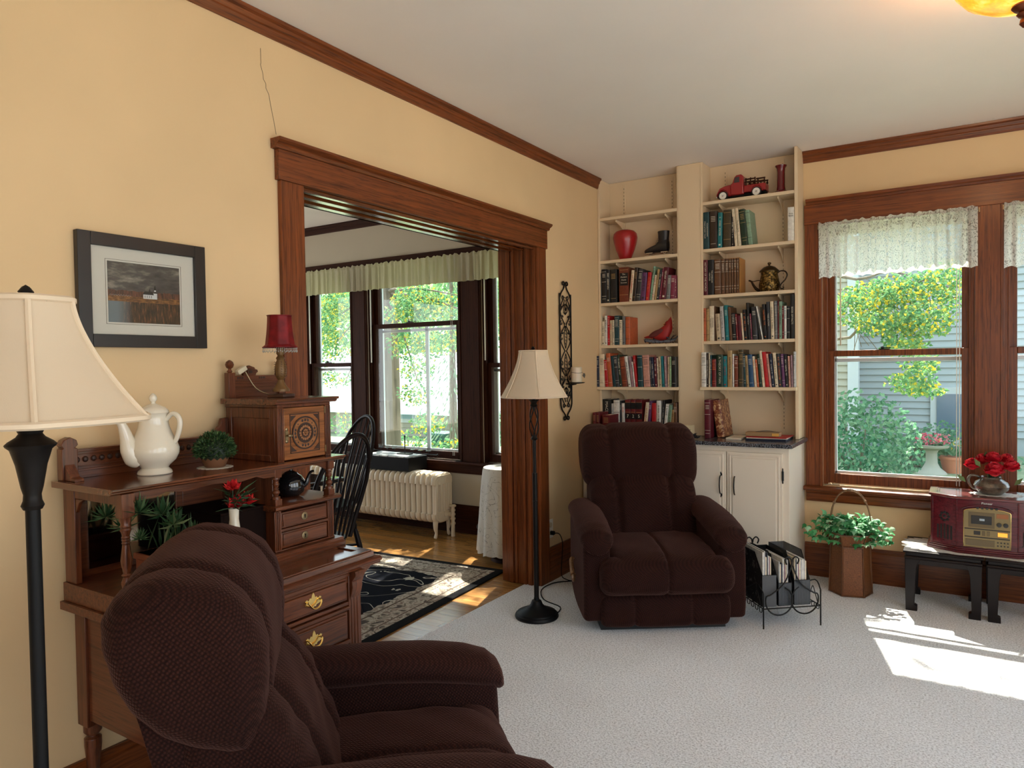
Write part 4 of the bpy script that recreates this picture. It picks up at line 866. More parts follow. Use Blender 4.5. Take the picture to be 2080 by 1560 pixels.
for (za, zb) in ((.602, .680), (.470, .565)):
    m = MB(); m.box(FX-.35, FX-.004, 1.140, 1.732, za, zb); m.box(FX-.004, FX+.002, 1.150, 1.722, za+.008, zb-.008)
    dr = D('drawer', m, desk_y, .003)
    for yy in (1.575, 1.29):
        zc = (za+zb)/2+.003
        m = MB()
        pl = [(-.030, .000), (-.034, .008), (-.026, .012), (-.020, .006), (-.014, .014), (-.008, .012), (-.005, .022), (0, .030), (.005, .022), (.008, .012), (.014, .014), (.020, .006), (.026, .012), (.034, .008), (.030, 0), (.034, -.007), (.024, -.010), (.014, -.012), (.010, -.018), (.004, -.016), (0, -.024), (-.004, -.016), (-.010, -.018), (-.014, -.012), (-.024, -.010), (-.034, -.007)]
        m.ext([(yy+a, zc+b) for a, b in pl], 'x', FX+.002, FX+.0042)
        pu = D('drawer_pull', m, gold, 0, dr)
        m = MB(); m.tube([(FX+.004, yy-.025, zc+.003), (FX+.014, yy-.026, zc), (FX+.019, yy-.016, zc-.014), (FX+.020, yy, zc-.019), (FX+.019, yy+.016, zc-.014), (FX+.014, yy+.026, zc), (FX+.004, yy+.025, zc+.003)], [.003, .0028, .0028, .0035, .0028, .0028, .003], 8)
        obj('bail', m, gold, dr)
# front brackets under the slab
for yb in (1.765, 1.105):
    m = MB(); m.ext([(FX-.002, .70), (FX+.028, .70), (FX+.026, .685), (FX+.010, .665), (FX+.012, .645), (FX+.006, .622), (FX-.002, .600)], 'y', yb-.024, yb+.024); D('corner_bracket', m, desk_z)
    m = MB(); s_ = 1 if yb > 1.4 else -1; yf_ = yb+s_*.026
    m.ext([(yf_, .70), (yf_+s_*.062, .70), (yf_+s_*.058, .686), (yf_+s_*.03, .672), (yf_+s_*.018, .645), (yf_, .60)] if s_ > 0 else [(yf_, .60), (yf_-.018, .645), (yf_-.03, .672), (yf_-.058, .686), (yf_-.062, .70), (yf_, .70)], 'x', FX-.055, FX-.008); D('side_bracket', m, desk_z)
m = MB(); m.ext([(-2.238, .700), (FX+.012, .700), (FX+.014, .707), (FX+.020, .710), (FX+.022, .718), (FX+.014, .724), (-2.238, .724)], 'y', 1.035, 1.880); D('moulded_top', m, desk_y, .001)
gl = wood('desk_top_gloss', KD, KL, 'y', .16, .9, coat=.8)
m = MB(); m.box(-2.0, FX+.004, 1.07, 1.855, .7245, .745); m.box(-1.99, FX-.045, 1.10, 1.80, .745, .7465)
m.box(FX-.040, FX-.002, 1.075, 1.85, .745, .7500); m.box(-1.99, FX-.042, 1.815, 1.85, .745, .7500)
D('writing_slab', m, gl, .003)
m = MB(); m.ext([(-2.236, .7245), (-1.905, .7245), (-1.905, .745), (-1.915, .750), (-1.915, .762), (-1.925, .768), (-1.925, .778), (-2.236, .778)], 'y', 1.045, 1.862); D('step', m, desk_y, .001)
# drawer tower on the right
TX = -1.945
m = MB(); m.box(-2.236, TX-.012, 1.575, 1.592, .778, 1.06); m.box(-2.236, TX-.012, 1.818, 1.835, .778, .918); m.box(-2.236, -2.226, 1.575, 1.835, .778, 1.06); m.box(-2.236, -2.17, 1.80, 1.835, .92, 1.06); D('tower_sides', m, desk_z)
for ya in (1.573, 1.809):
    m = MB(); m.box(TX-.02, TX-.002, ya, ya+.028, .778, .918)
    for q in (.005, .012, .019): m.box(TX-.003, TX+.001, ya+q, ya+q+.0035, .785, .912)
    D('reeded_post', m, desk_z, .001)
m = MB(); m.box(TX-.02, TX-.003, 1.60, 1.81, .842, .852); m.box(TX-.02, TX+.001, 1.572, 1.838, .778, .784); D('tower_rail', m, desk_y)
for (za, zb) in ((.786, .840), (.854, .908)):
    m = MB(); m.box(-2.2, TX-.006, 1.603, 1.807, za, zb); m.box(TX-.006, TX-.002, 1.609, 1.801, za+.006, zb-.006); dr = D('drawer', m, desk_y, .002)
    zc = (za+zb)/2
    m = MB(); m.T = Matrix.Translation((TX-.002, 1.700, zc)) @ Matrix.Rotation(PI/2, 4, 'Y'); m.lathe([(.0135, 0), (.0135, .002), (.010, .003), (0, .003)], (0, 0, 0), 20); kp = obj('keyhole_plate', m, oldbrass, dr)
    m = MB(); m.box(TX+.0005, TX+.0022, 1.6985, 1.7015, zc-.006, zc+.003); m.T = Matrix.Translation((TX+.001, 1.700, zc+.003)) @ Matrix.Rotation(PI/2, 4, 'Y'); m.lathe([(.003, 0), (.003, .0012), (0, .0012)], (0, 0, 0), 10); obj('keyhole', m, blackpaint, dr)
m = MB(); m.ext([(-2.236, .918), (TX+.012, .918), (TX+.020, .924), (TX+.020, .932), (TX+.012, .936), (-2.236, .936)], 'y', 1.562, 1.856); D('lower_shelf', m, gl, .001)
SPN = [(1.6, 0), (1.6, .14), (.8, .16), (1.1, .22), (1.5, .30), (1.2, .40), (.75, .44), (1.3, .47), (.8, .50), (1.0, .56), (1.35, .66), (.9, .76), (1.2, .80), (.8, .84), (1.6, .86), (1.6, 1)]
for yy in (1.586, 1.822):
    m = MB(); turned(m, TX-.008, yy, .955, 1.035, .0085, SPN); m.box(TX-.022, TX+.006, yy-.014, yy+.014, .936, .957); m.box(TX-.022, TX+.006, yy-.014, yy+.014, 1.030, 1.06); D('spindle', m, desk_z, .001)
m = MB(); P = [(1.60, 1.06), (1.60, 1.030), (1.625, 1.046), (1.66, 1.052), (1.70, 1.044), (1.74, 1.052), (1.775, 1.046), (1.808, 1.030), (1.808, 1.06)]; m.ext(P[::-1], 'x', TX-.016, TX-.006); D('arched_rail', m, desk_y, 0)
# left open bay: side frame, front column, mirror back
m = MB(); m.box(-2.236, -2.175, 1.052, 1.070, .778, 1.06); m.box(-2.174, TX+.01, 1.0535, 1.0685, 1.028, 1.06); m.ext([(-2.1745, 1.0275), (-2.13, 1.0275), (-2.155, 1.015), (-2.1745, .985)], 'y', 1.055, 1.067); D('side_frame', m, desk_z)
COLP = [(1.0, 0), (1.05, .02), (.75, .05), (1.0, .08), (1.15, .14), (.7, .19), (1.0, .21), (1.2, .28), (.7, .34), (1.15, .36), (.75, .38), (1.05, .46), (1.2, .52), (.85, .66), (.75, .70), (.95, .715), (.72, .73), (.95, .745), (.72, .76), (.95, .775), (.72, .79), (1.0, .84), (1.2, .86), (1.0, .88), (1.2, .90), (1.0, .92), (1.3, 1.0)]
m = MB(); turned(m, TX+.005, 1.070, .7465, .995, .0125, COLP); m.box(TX-.012, TX+.022, 1.052, 1.088, .995, 1.06); D('front_column', m, desk_z, .001)
m = MB(); P = [(1.09, 1.06), (1.09, 1.036), (1.16, 1.036), (1.19, 1.046), (1.25, 1.038), (1.34, 1.046), (1.44, 1.038), (1.50, 1.046), (1.53, 1.036), (1.572, 1.036), (1.572, 1.06)]; m.ext(P[::-1], 'x', TX-.004, TX+.006); D('arched_rail', m, desk_y, 0)
m = MB(); m.box(-2.238, -2.230, 1.07, 1.575, .778, 1.06); D('back_frame', m, desk_y)
m = MB(); m.box(-2.230, -2.226, 1.115, 1.40, .80, 1.035); D('mirror', m, mirror_m, 0)
m = MB(); m.box(-2.231, -2.221, 1.395, 1.42, .778, 1.06); m.box(-2.231, -2.222, 1.42, 1.575, .778, 1.06); D('back_board', m, desk_y)
m = MB(); m.box(-2.22, -1.99, 1.40, 1.572, .778, .785); m.box(-2.22, -1.99, 1.40, 1.412, .785, .93); m.box(-2.22, -1.99, 1.40, 1.572, .93, .938); m.box(-2.0, -1.99, 1.412, 1.572, .785, .93); D('letter_box', m, mat('dark_desk_wood', (.008, .003, .002), .7, spec=.08), .001)
# upper shelf
m = MB(); m.ext([(-2.238, 1.06), (-1.928, 1.06), (-1.918, 1.065), (-1.918, 1.069), (-1.911, 1.072), (-1.911, 1.078), (-2.238, 1.078)], 'y', 1.022, 1.868); D('upper_shelf', m, gl, .001)
# back gallery with dentils
m = MB(); m.box(-2.236, -2.220, 1.06, 1.60, 1.078, 1.150); m.box(-2.236, -2.214, 1.06, 1.60, 1.150, 1.158); m.box(-2.236, -2.208, 1.06, 1.60, 1.158, 1.166); m.box(-2.222, -2.214, 1.07, 1.60, 1.100, 1.106); m.box(-2.222, -2.216, 1.07, 1.60, 1.112, 1.116)
D('back_gallery', m, desk_y, .001)
m = MB(); y = 1.085
while y < 1.58: m.lathe([(.008, 0), (.006, .006), (0, .006)], (0, 0, 0), 10) if 0 else m.ell((-2.217, y, 1.134), .006, .0085, .009, 8, 6); y += .024
D('dentil_row', m, flat('carved_dark_oak', (.03, .009, .004), .5), 0)
m = MB(); m.ext([(1.038, 1.078), (1.082, 1.078), (1.082, 1.170), (1.075, 1.172), (1.084, 1.180), (1.080, 1.194), (1.062, 1.204), (1.044, 1.196), (1.036, 1.182), (1.044, 1.172), (1.038, 1.170)], 'x', -2.236, -2.205)
m.ext([(-2.205, 1.078), (-2.150, 1.078), (-2.155, 1.086), (-2.175, 1.090), (-2.185, 1.102), (-2.205, 1.125)], 'y', 1.044, 1.072); D('gallery_post', m, desk_z)
m = MB(); m.ext([(1.50, 1.166), (1.60, 1.166), (1.60, 1.225), (1.575, 1.222), (1.570, 1.20), (1.555, 1.186), (1.545, 1.178), (1.52, 1.174)], 'x', -2.234, -2.218); D('gallery_scroll', m, desk_z)
# cupboard with carved rosette door
CX = -1.955
m = MB(); m.box(-2.234, CX-.015, 1.604, 1.616, 1.078, 1.272); m.box(-2.234, CX-.015, 1.822, 1.834, 1.078, 1.272); m.box(-2.234, -2.226, 1.61, 1.83, 1.078, 1.272); m.box(-2.234, CX, 1.60, 1.838, 1.262, 1.272)
m.box(-2.22, -2.20, 1.600, 1.604, 1.0785, 1.2615); m.box(CX-.04, CX-.0165, 1.600, 1.604, 1.0785, 1.2615); m.box(-2.1995, CX-.0405, 1.6005, 1.604, 1.225, 1.2615); m.box(-2.1995, CX-.0405, 1.6005, 1.604, 1.0785, 1.10); D('cupboard_case', m, desk_z)
for ya in (1.600, 1.812):
    m = MB(); m.box(CX-.016, CX, ya, ya+.026, 1.078, 1.262)
    for q in (.004, .011, .018): m.box(CX-.001, CX+.0025, ya+q, ya+q+.004, 1.083, 1.258)
    D('reeded_post', m, desk_z, .001)
m = MB(); m.box(CX-.014, CX-.002, 1.628, 1.811, 1.081, 1.260)
dr = D('cupboard_door', m, wood('door_oak', (.10, .03, .010), (.34, .125, .040), 'y', .3, .9, coat=.3), .002)
yc, zc = 1.7195, 1.170
cvd = flat('carved_dark', (.028, .009, .004), .45); cvl = wood('carved_light', (.13, .045, .015), (.36, .15, .055), 'y', .35)
m = MB()
for a, b, c_, d_ in ((yc-.066, yc+.066, zc-.068, zc-.065), (yc-.066, yc+.066, zc+.065, zc+.068), (yc-.066, yc-.063, zc-.068, zc+.068), (yc+.063, yc+.066, zc-.068, zc+.068)): m.box(CX-.002, CX-.0008, a, b, c_, d_)
obj('panel_border', m, cvd, dr)
def disc(mb, r0, r1, x, dx, n=40, c0=(0, 0)):
    mb.T = Matrix.Translation((x, yc+c0[0], zc+c0[1])) @ Matrix.Rotation(PI/2, 4, 'Y')
    mb.lathe([(r0, -.001), (r1, -.001), (r1, dx), (r0, dx), (r0, -.001)] if r0 > 0 else [(r1, 0), (r1, dx), (0, dx)], (0, 0, 0), n); mb.T = None
m = MB(); disc(m, .053, .058, CX-.001, .0022); disc(m, .030, .036, CX-.001, .003)
obj('ring', m, cvd, dr)
m = MB(); disc(m, .036, .053, CX-.001, .0010); obj('ring_field', m, cvl, dr)
m = MB(); disc(m, .0, .030, CX-.001, .0015); obj('rosette_ground', m, cvd, dr)
m = MB()
for i in range(16):
    a = i*PI/8; m.ell((CX+.0012, yc+.0225*math.cos(a), zc+.0225*math.sin(a)), .0022, .0052, .0052, 8, 6)
for i in range(8):
    a = i*PI/4; m.ell((CX+.0018, yc+.009*math.cos(a), zc+.009*math.sin(a)), .002, .0042, .0042, 8, 6)
m.ell((CX+.002, yc, zc), .0035, .004, .004, 8, 6)
obj('rosette', m, cvl, dr)
m = MB()
for i in range(4):
    a = i*PI/2
    for q in (-.28, 0, .28):
        m.ell((CX-.0004, yc+.0445*math.cos(a+q), zc+.0445*math.sin(a+q)), .0016, .0052, .0052, 8, 6)
    m.ell((CX-.0004, yc+.0445*math.cos(a+PI/4), zc+.0445*math.sin(a+PI/4)), .0014, .0028, .0028, 8, 6)
for sy in (-1, 1):
    for sz in (-1, 1):
        for q in (0, .006, .012):
            m.ext([(yc+sy*(.060-q), zc+sz*.062), (yc+sy*(.057-q), zc+sz*.062), (yc+sy*.060, zc+sz*(.059-q)), (yc+sy*.060, zc+sz*(.062-q))][::(1 if sy*sz > 0 else -1)], 'x', CX-.002, CX-.0006) if q else None
        m.ext([(yc+sy*.061, zc+sz*.062), (yc+sy*.038, zc+sz*.062), (yc+sy*.061, zc+sz*.042)][::(1 if sy*sz > 0 else -1)], 'x', CX-.002, CX-.0007)
obj('carving', m, cvd, dr)
m = MB(); m.box(CX-.002, CX+.0005, 1.632, 1.645, 1.150, 1.182); m.ell((CX, 1.6385, 1.187), .002, .006, .006, 8, 6); m.ell((CX, 1.6385, 1.146), .002, .006, .006, 8, 6); m.tube([(CX, 1.6385, 1.166), (CX+.012, 1.6385, 1.166)], .0035, 8); m.ell((CX+.014, 1.643, 1.166), .004, .010, .005, 10, 8); obj('latch', m, oldbrass, dr)
for zz in (1.245, 1.105):
    m = MB(); m.box(CX-.003, CX+.001, 1.8095, 1.814, zz-.012, zz+.012); obj('hinge', m, oldbrass, dr)
m = MB(); m.ext([(-2.238, 1.272), (CX+.004, 1.272), (CX+.010, 1.276), (CX+.012, 1.281), (CX+.022, 1.284), (CX+.022, 1.292), (-2.238, 1.292)], 'y', 1.585, 1.862); D('cornice_top', m, gl, .001)
# crest on top
m = MB(); m.box(-2.236, -2.222, 1.615, 1.838, 1.292, 1.372)
for z_ in (1.330, 1.342, 1.350): m.box(-2.222, -2.218, 1.63, 1.838, z_, z_+.004)
m.ext([(1.675, 1.372), (1.672, 1.380), (1.664, 1.385), (1.667, 1.393), (1.676, 1.395), (1.680, 1.402), (1.692, 1.404), (1.700, 1.409), (1.712, 1.405), (1.722, 1.402), (1.726, 1.395), (1.735, 1.393), (1.738, 1.385), (1.730, 1.380), (1.727, 1.372)][::-1], 'x', -2.236, -2.224)
m.box(-2.222, -2.219, 1.690, 1.712, 1.378, 1.392)
D('crest', m, desk_y, .001)
m = MB()
for q in (1.645, 1.655, 1.665, 1.74, 1.75, 1.76): m.box(-2.2225, -2.2205, q, q+.006, 1.360, 1.367)
m.box(-2.2195, -2.2180, 1.695, 1.707, 1.381, 1.389)
D('crest_carving', m, cvd, 0)
for yp in (1.618, 1.838):
    m = MB(); m.box(-2.240, -2.214, yp-.013, yp+.013, 1.292, 1.383)
    m.lathe([(.007, 0), (.010, .005), (.006, .010), (.005, .014), (.012, .019), (.0155, .029), (.012, .039), (.004, .045), (0, .046)], (-2.227, yp, 1.383), 20); D('finial_post', m, desk_z, .001)
for z_ in (1.30, 1.318, 1.35):
    pass
# ------------------------------------------------------------------ things on the desk
pt = az(315, 962, 1.0785)
S_ = .155/ (ay(315, 962, pt.y)-CAM).length * 0 + 1
px = pt.x; py = pt.y; pz = 1.0785
hh = (az(318, 812, 1.0785)-CAM)
def zat(u, v, x, y):   # height on the vertical through x, y seen at pixel row v
    d = ray(u, v); t = (Vector((x, y, 0))-Vector((0, 0, 0))).length/Vector((d.x, d.y, 0)).length; return CAMZ+d.z*t
top = zat(318, 838, px, py)-pz; k = top/.195
cp_ = thing('coffee_pot', 'tall cream porcelain coffee pot with finial lid on the oak desk', 'coffee pot', (px, py, pz))
m = MB(); R0 = [(.050, 0), (.052, .003), (.050, .010), (.040, .020), (.046, .028), (.064, .045), (.073, .065), (.074, .082), (.066, .105), (.054, .128), (.046, .150), (.042, .175), (.043, .190), (.047, .195)]
m.lathe([(r*k, z*k) for r, z in R0+[(.040, .195), (0, .195)]], (px, py, pz), 40); obj('body', m, porcelain, cp_)
m = MB(); m.lathe([(r*k, z*k) for r, z in [(.046, .195), (.045, .201), (.036, .211), (.020, .219), (.008, .224), (.006, .229), (.011, .235), (.0125, .242), (.009, .250), (.003, .256), (0, .257)]], (px, py, pz), 32); obj('lid', m, porcelain, cp_)
dv = (_r*1.0); dv = Vector((dv.x, dv.y, 0)).normalized()
def OP(a, z): return (px+dv.x*a*k, py+dv.y*a*k, pz+z*k)
m = MB(); m.tube([OP(.040, .172), OP(.058, .190), OP(.075, .186), OP(.084, .165), OP(.080, .135), OP(.070, .108), OP(.060, .094)], [v*k for v in (.007, .0075, .008, .0085, .008, .0075, .007)], 12); obj('handle', m, porcelain, cp_)
dn = Vector((.55, -.83, 0)); dv2 = (-dv*.80+Vector((.83, -.55, 0))*.60).normalized()
def OQ(a, z): return (px+dv2.x*a*k, py+dv2.y*a*k, pz+z*k)
m = MB(); m.tube([OQ(.045, .040), OQ(.060, .055), OQ(.072, .085), OQ(.080, .120), OQ(.090, .155), OQ(.102, .178), OQ(.112, .186)], [v*k for v in (.020, .030, .028, .020, .014, .011, .010)], 16); obj('spout', m, porcelain, cp_)
# clipped plant in terracotta bowl on a doily
pt = ax(437, 948, -2.06); qx, qy = pt.x, pt.y
m = MB(); n = 40
m.ext([((.052+.004*(i % 2))*math.cos(2*PI*i/n)+qx, (.052+.004*(i % 2))*math.sin(2*PI*i/n)*1.0+qy) for i in range(n)], 'z', 1.078, 1.0792)
tag(obj('doily', m, flat('doily_white', (.55, .50, .42), .9), smooth=False), 'small cream doily under the clipped green plant', 'doily')
pp = thing('potted_plant', 'round clipped green plant in a terracotta bowl on the desk', 'plant', (qx, qy, 1.0793))
m = MB(); m.lathe([(.030, 0), (.032, .003), (.044, .032), (.047, .045), (.042, .046), (.038, .038), (0, .038)], (qx, qy, 1.0793), 28); obj('bowl', m, mat('terracotta_brown', (.17, .07, .03), .6), pp)
m = MB()
for i in range(1500):
    a = random.uniform(0, 2*PI); ph = math.acos(random.uniform(-.35, 1)); rr = .060*random.uniform(.75, 1.12)
    d_ = Vector((math.sin(ph)*math.cos(a), math.sin(ph)*math.sin(a), math.cos(ph)*.95)); m.leaf(Vector((qx, qy, 1.133))+d_*rr*.92, d_+Vector((random.uniform(-.6, .6), random.uniform(-.6, .6), random.uniform(-.3, .6))), random.uniform(.008, .014), .006)
obj('foliage', m, leafmat('box_leaves', [(0, (.012, .035, .010)), (.6, (.03, .075, .022)), (1, (.11, .17, .06))], .15), pp, kind='stuff', smooth=False)
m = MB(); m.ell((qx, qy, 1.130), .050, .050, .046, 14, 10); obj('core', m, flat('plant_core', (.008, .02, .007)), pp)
# small lamp with red shade
pt = ax(571, 799, -2.075); lx, ly = pt.x, pt.y
lp = thing('table_lamp', 'small table lamp with red bell shade and crystal fringe', 'lamp', (lx, ly, 1.2925))
gw = mat('antique_gold_resin', (.16, .085, .028), .45, .3); gd = mat('lamp_base_brown', (.06, .02, .010), .35)
m = MB(); m.T = Matrix.Translation((lx, ly, 1.2925)) @ Matrix.Rotation(.25, 4, 'Z'); m.box(-.034, .034, -.034, .034, 0, .012); obj('foot', m, gd, lp, .002)
kz = (zat(571, 700, lx, ly)-1.2925)/.090
m = MB(); n = 24
for i, (r, z) in enumerate([(.018, .010), (.019, .013), (.016, .017)]): pass
m.lathe([(.019, .010), (.019, .014), (.014, .018), (.009, .024), (.006, .030), (.009, .033), (.012, .038), (.0135, .046), (.012, .056), (.008, .064), (.010, .067), (.006, .071), (.009, .075), (.008, .080), (.010, .084), (.006, .090)] if 0 else [(r*1.55, z*kz) for r, z in [(.019, .010), (.019, .014), (.014, .018), (.009, .024), (.006, .030), (.009, .033), (.012, .038), (.0135, .046), (.012, .056), (.008, .064), (.010, .067), (.006, .071), (.009, .075), (.008, .080), (.010, .084), (.006, .088)]], (lx, ly, 1.2925), n); obj('stem', m, gw, lp)
m = MB()
for i in range(10):
    a = 2*PI*i/10
    for j in range(7):
        z_ = 1.2925+(.036+j*.004)*kz; rr = .0205+.001*math.sin(j*.5); m.tube([(lx+math.cos(a)*rr, ly+math.sin(a)*rr, z_+.002), (lx+math.cos(a+.22)*(rr+.001), ly+math.sin(a+.22)*(rr+.001), z_-.001)], .0008, 4)
obj('leaf_relief', m, gd, lp, kind='stuff')
zc0 = 1.2925+.088*kz
m = MB(); m.lathe([(.0095, zc0), (.0095, zc0+.035), (0, zc0+.035)], (lx, ly, 0), 14); obj('candle_tube', m, white_pl, lp)
s0 = zat(571, 706, lx, ly); s1 = zat(571, 641, lx, ly)
def oct_shade(m, cx_, cy_, stations, n=8, sub=5, rot=0, sag=.0):
    def fn(a, b):
        q = b*(len(stations)-1); i = min(int(q), len(stations)-2); f = q-i; r = stations[i][0]*(1-f)+stations[i+1][0]*f; z = stations[i][1]*(1-f)+stations[i+1][1]*f
        an = a*2*PI+rot; ph = (an-rot) % (2*PI/n)-PI/n; rr = r*(math.cos(PI/n)/math.cos(ph))*(1-.0)+r*.0
        return (cx_+rr*math.cos(an), cy_+rr*math.sin(an), z)
    m.grid(fn, n*sub, len(stations)*4, cu=True)
bell = lambda r1, r0, z0_, z1_: [(r0, z0_), (r0*.93, z0_+(z1_-z0_)*.06)]+[(r1+(r0*.86-r1)*(1-t)**1.7, z0_+(z1_-z0_)*(.08+.92*t)) for t in [i/8 for i in range(9)]]
redsh = mat('red_satin', (.16, .004, .006), .5, spec=.25)
_v = coords(redsh, (1, 1, 1)); L(redsh, ramp(redsh, noise(redsh, _v, 30, 2), [(.35, (.12, .003, .005)), (.7, (.22, .007, .010))]), BS(redsh).inputs['Base Color'])
m = MB(); oct_shade(m, lx, ly, bell(.0420, .0600, s0, s1), 8, 6); sh = obj('lamp_shade', m, redsh, lp, ang=60); sh.modifiers.new('s', 'SOLIDIFY').thickness = .001
m = MB()
for r_, z_ in ((.0600, s0+.001), (.0425, s1-.001)): m.tube([(lx+r_*math.cos(2*PI*i/32), ly+r_*math.sin(2*PI*i/32), z_) for i in range(32)], .0018, 6, True)
obj('shade_piping', m, redsh, sh)
cry = mat('crystal_beads', (.8, .78, .7), .05, Transmission_Weight=.7)
m = MB()
for i in range(56):
    a = 2*PI*i/56; x_, y_ = lx+.0585*math.cos(a), ly+.0585*math.sin(a); dz_ = .009+.003*(i % 2)
    m.tube([(x_, y_, s0), (x_, y_, s0-dz_)], .0004, 4); m.ell((x_, y_, s0-dz_-.003), .0018, .0018, .0032, 6, 5); m.ell((x_, y_, s0-.004), .0013, .0013, .0015, 6, 5)
obj('crystal_fringe', m, cry, lp, kind='stuff')
# plug and cord on the crest
pg = thing('cord_switch', 'white inline cord plug lying over the carved desk crest', 'plug', (-2.21, 1.655, 1.372))
pt = ax(490, 752, -2.205)
m = MB(); m.T = Matrix.Translation(pt) @ Matrix.Rotation(.5, 4, 'X'); m.box(-.010, .010, -.020, .020, -.009, .009); obj('plug', m, cream_pl, pg, .003)
m = MB(); a = pt; m.tube([a+Vector((0, .018, -.006)), Vector((-2.19, 1.70, 1.325)), Vector((-2.15, 1.735, 1.298)), Vector((lx-.02, ly-.0, 1.295))], .0022, 6); obj('cord', m, oldbrass, pg)
# black teapot on the small shelf
pt = ax(592, 1015, -2.05); bx, by = pt.x, pt.y
bp = thing('black_teapot', 'round glossy black teapot between the desk spindles', 'teapot', (bx, by, .937))
rb = .050
m = MB(); m.lathe([(.026, 0), (.030, .002), (.044, .014), (rb, .036), (.047, .056), (.037, .072), (.024, .080), (.022, .082), (0, .082)], (bx, by, .937), 36); obj('body', m, black_glaze, bp)
m = MB(); m.lathe([(.024, .081), (.022, .085), (.010, .090), (.005, .092), (.005, .095), (.009, .098), (.009, .102), (0, .104)], (bx, by, .937), 24); obj('lid', m, black_glaze, bp)
def OB(a, z): return (bx+dv.x*a, by+dv.y*a, .937+z)
m = MB(); m.tube([OB(-.038, .066), OB(-.060, .070), OB(-.074, .050), OB(-.068, .026), OB(-.046, .018)], [.004, .0045, .005, .0045, .004], 10); obj('handle', m, black_glaze, bp)
m = MB(); m.tube([OB(.036, .034), OB(.055, .046), OB(.062, .066), OB(.071, .084), OB(.083, .089)], [.012, .009, .0065, .005, .004], 10); obj('spout', m, black_glaze, bp)
# milk glass bud vase with red flowers
pt = az(474, 1100, .747); vx, vy = -1.835, 0
q = ax(475, 1032, -1.835); vy = q.y; ztop = q.z; zb_ = .7468
vs_ = thing('bud_vase', 'white milk glass bottle vase holding red silk flowers on the desk', 'vase', (vx, vy, zb_))
hv = ztop-zb_
m = MB(); m.lathe([(.030, 0), (.033, .004), (.034, hv*.40), (.029, hv*.56), (.017, hv*.74), (.0135, hv*.86), (.0145, hv*.97), (.016, hv), (.012, hv), (.009, hv*.9), (0, hv*.85)], (vx, vy, zb_), 28); obj('bottle', m, porcelain, vs_)
m = MB(); 
for i in range(3): m.box(vx+.0, vx+.0, vy, vy, 0, 0) if 0 else None
me = textmesh('milk', .010); me.transform(Matrix.Translation((vx+.034, vy-.004, zb_+hv*.42)) @ Matrix.Rotation(rad(70), 4, 'Z') @ Matrix.Rotation(PI/2, 4, 'X')); me.materials.append(INK['k']); put('lettering', me, vs_)
def flower(m, c, r, n=16, seed=1, upv=(0, 0, 1)):
    rn = random.Random(seed); c = Vector(c)
    for i in range(n):
        a = 2.4*i; t = i/n; d_ = Vector((math.cos(a)*(.35+.8*t), math.sin(a)*(.35+.8*t), 1.15-t*.9))
        d_ = Vector(upv).normalized().to_track_quat('Z', 'Y').to_matrix() @ d_
        m.leaf(c-d_*r*.15, d_, r*rn.uniform(.85, 1.1), r*.72, up=(rn.uniform(-.4, .4), rn.uniform(-.4, .4), 1), fold=-.3)
petal = leafmat('red_petals', [(0, (.25, .006, .010)), (.6, (.50, .015, .020)), (1, (.70, .04, .035))], .25)
m = MB(); st = MB()
for i, (u_, v_, r_) in enumerate(((472, 985, .020), (478, 1020, .024), (500, 1012, .022))):
    c = ax(u_, v_, vx+.0); flower(m, c+Vector((0, 0, -.010)), r_*1.8, 14, i, upv=(0, (u_-478)*.02, 1)); st.tube([(vx, vy, zb_+hv*.95), c+Vector((0, 0, -.012))], .0015, 5)
obj('blossoms', m, petal, vs_); obj('stems', st, flat('stem_green', (.02, .06, .02)), vs_)
m = MB()
for i in range(46):
    a = random.uniform(0, 2*PI); m.leaf((vx+random.uniform(-.01, .01), vy+random.uniform(-.015, .015), zb_+hv+random.uniform(0, .04)), (math.cos(a)*.8, math.sin(a), random.uniform(-.25, .7)), random.uniform(.03, .075), .007)
obj('leaves', m, leafmat('fern_dark', [(0, (.008, .022, .010)), (1, (.03, .07, .025))], .1), vs_)
# succulent planter
pc = ax(275, 1120, -1.92); sx_, sy_ = -1.99, 1.235; sz = .7785
sp = thing('succulent_planter', 'square terracotta planter of artificial succulents inside the desk', 'plant', (sx_, sy_, sz))
m = MB(); zr = .862; m.ext([(sx_-.065, sy_-.075), (sx_+.065, sy_-.075), (sx_+.065, sy_+.075), (sx_-.065, sy_+.075)], 'z', sz, zr); m.box(sx_-.07, sx_+.07, sy_-.08, sy_+.08, zr-.018, zr); obj('pot', m, mat('terracotta', (.20, .055, .025), .7), sp, .003)
m = MB()
def rosette(m, c, r, n, w_, droop=.3, rn=random):
    for i in range(n):
        a = 2.4*i; t = i/n; m.leaf(c, (math.cos(a)*(.15+t), math.sin(a)*(.15+t), 1.1-t*(1+droop)), r*rn.uniform(.8, 1.1), w_, up=(0, 0, 1), fold=-.35)
for (u_, v_, X_, r_, n_, w_) in ((283, 1030, -1.93, .055, 34, .009), (330, 1035, -1.97, .06, 26, .013), (285, 1082, -1.90, .030, 30, .007), (215, 1040, -2.03, .05, 30, .009), (395, 1070, -1.96, .035, 26, .007), (352, 1055, -1.93, .055, 16, .016), (250, 1060, -1.98, .05, 24, .009)):
    rosette(m, ax(u_, v_, X_)-Vector((0, 0, .015)), r_, n_, w_)
for i in range(26):
    c = Vector((sx_+random.uniform(-.05, .05), sy_+random.uniform(-.06, .06), zr-.005)); m.leaf(c, (random.uniform(-.4, .4), random.uniform(-.4, .4), 1), random.uniform(.06, .12), .012)
obj('succulent_leaves', m, leafmat('succulents', [(0, (.015, .045, .015)), (.5, (.035, .085, .03)), (.85, (.10, .16, .07)), (1, (.18, .20, .09))], .1), sp)

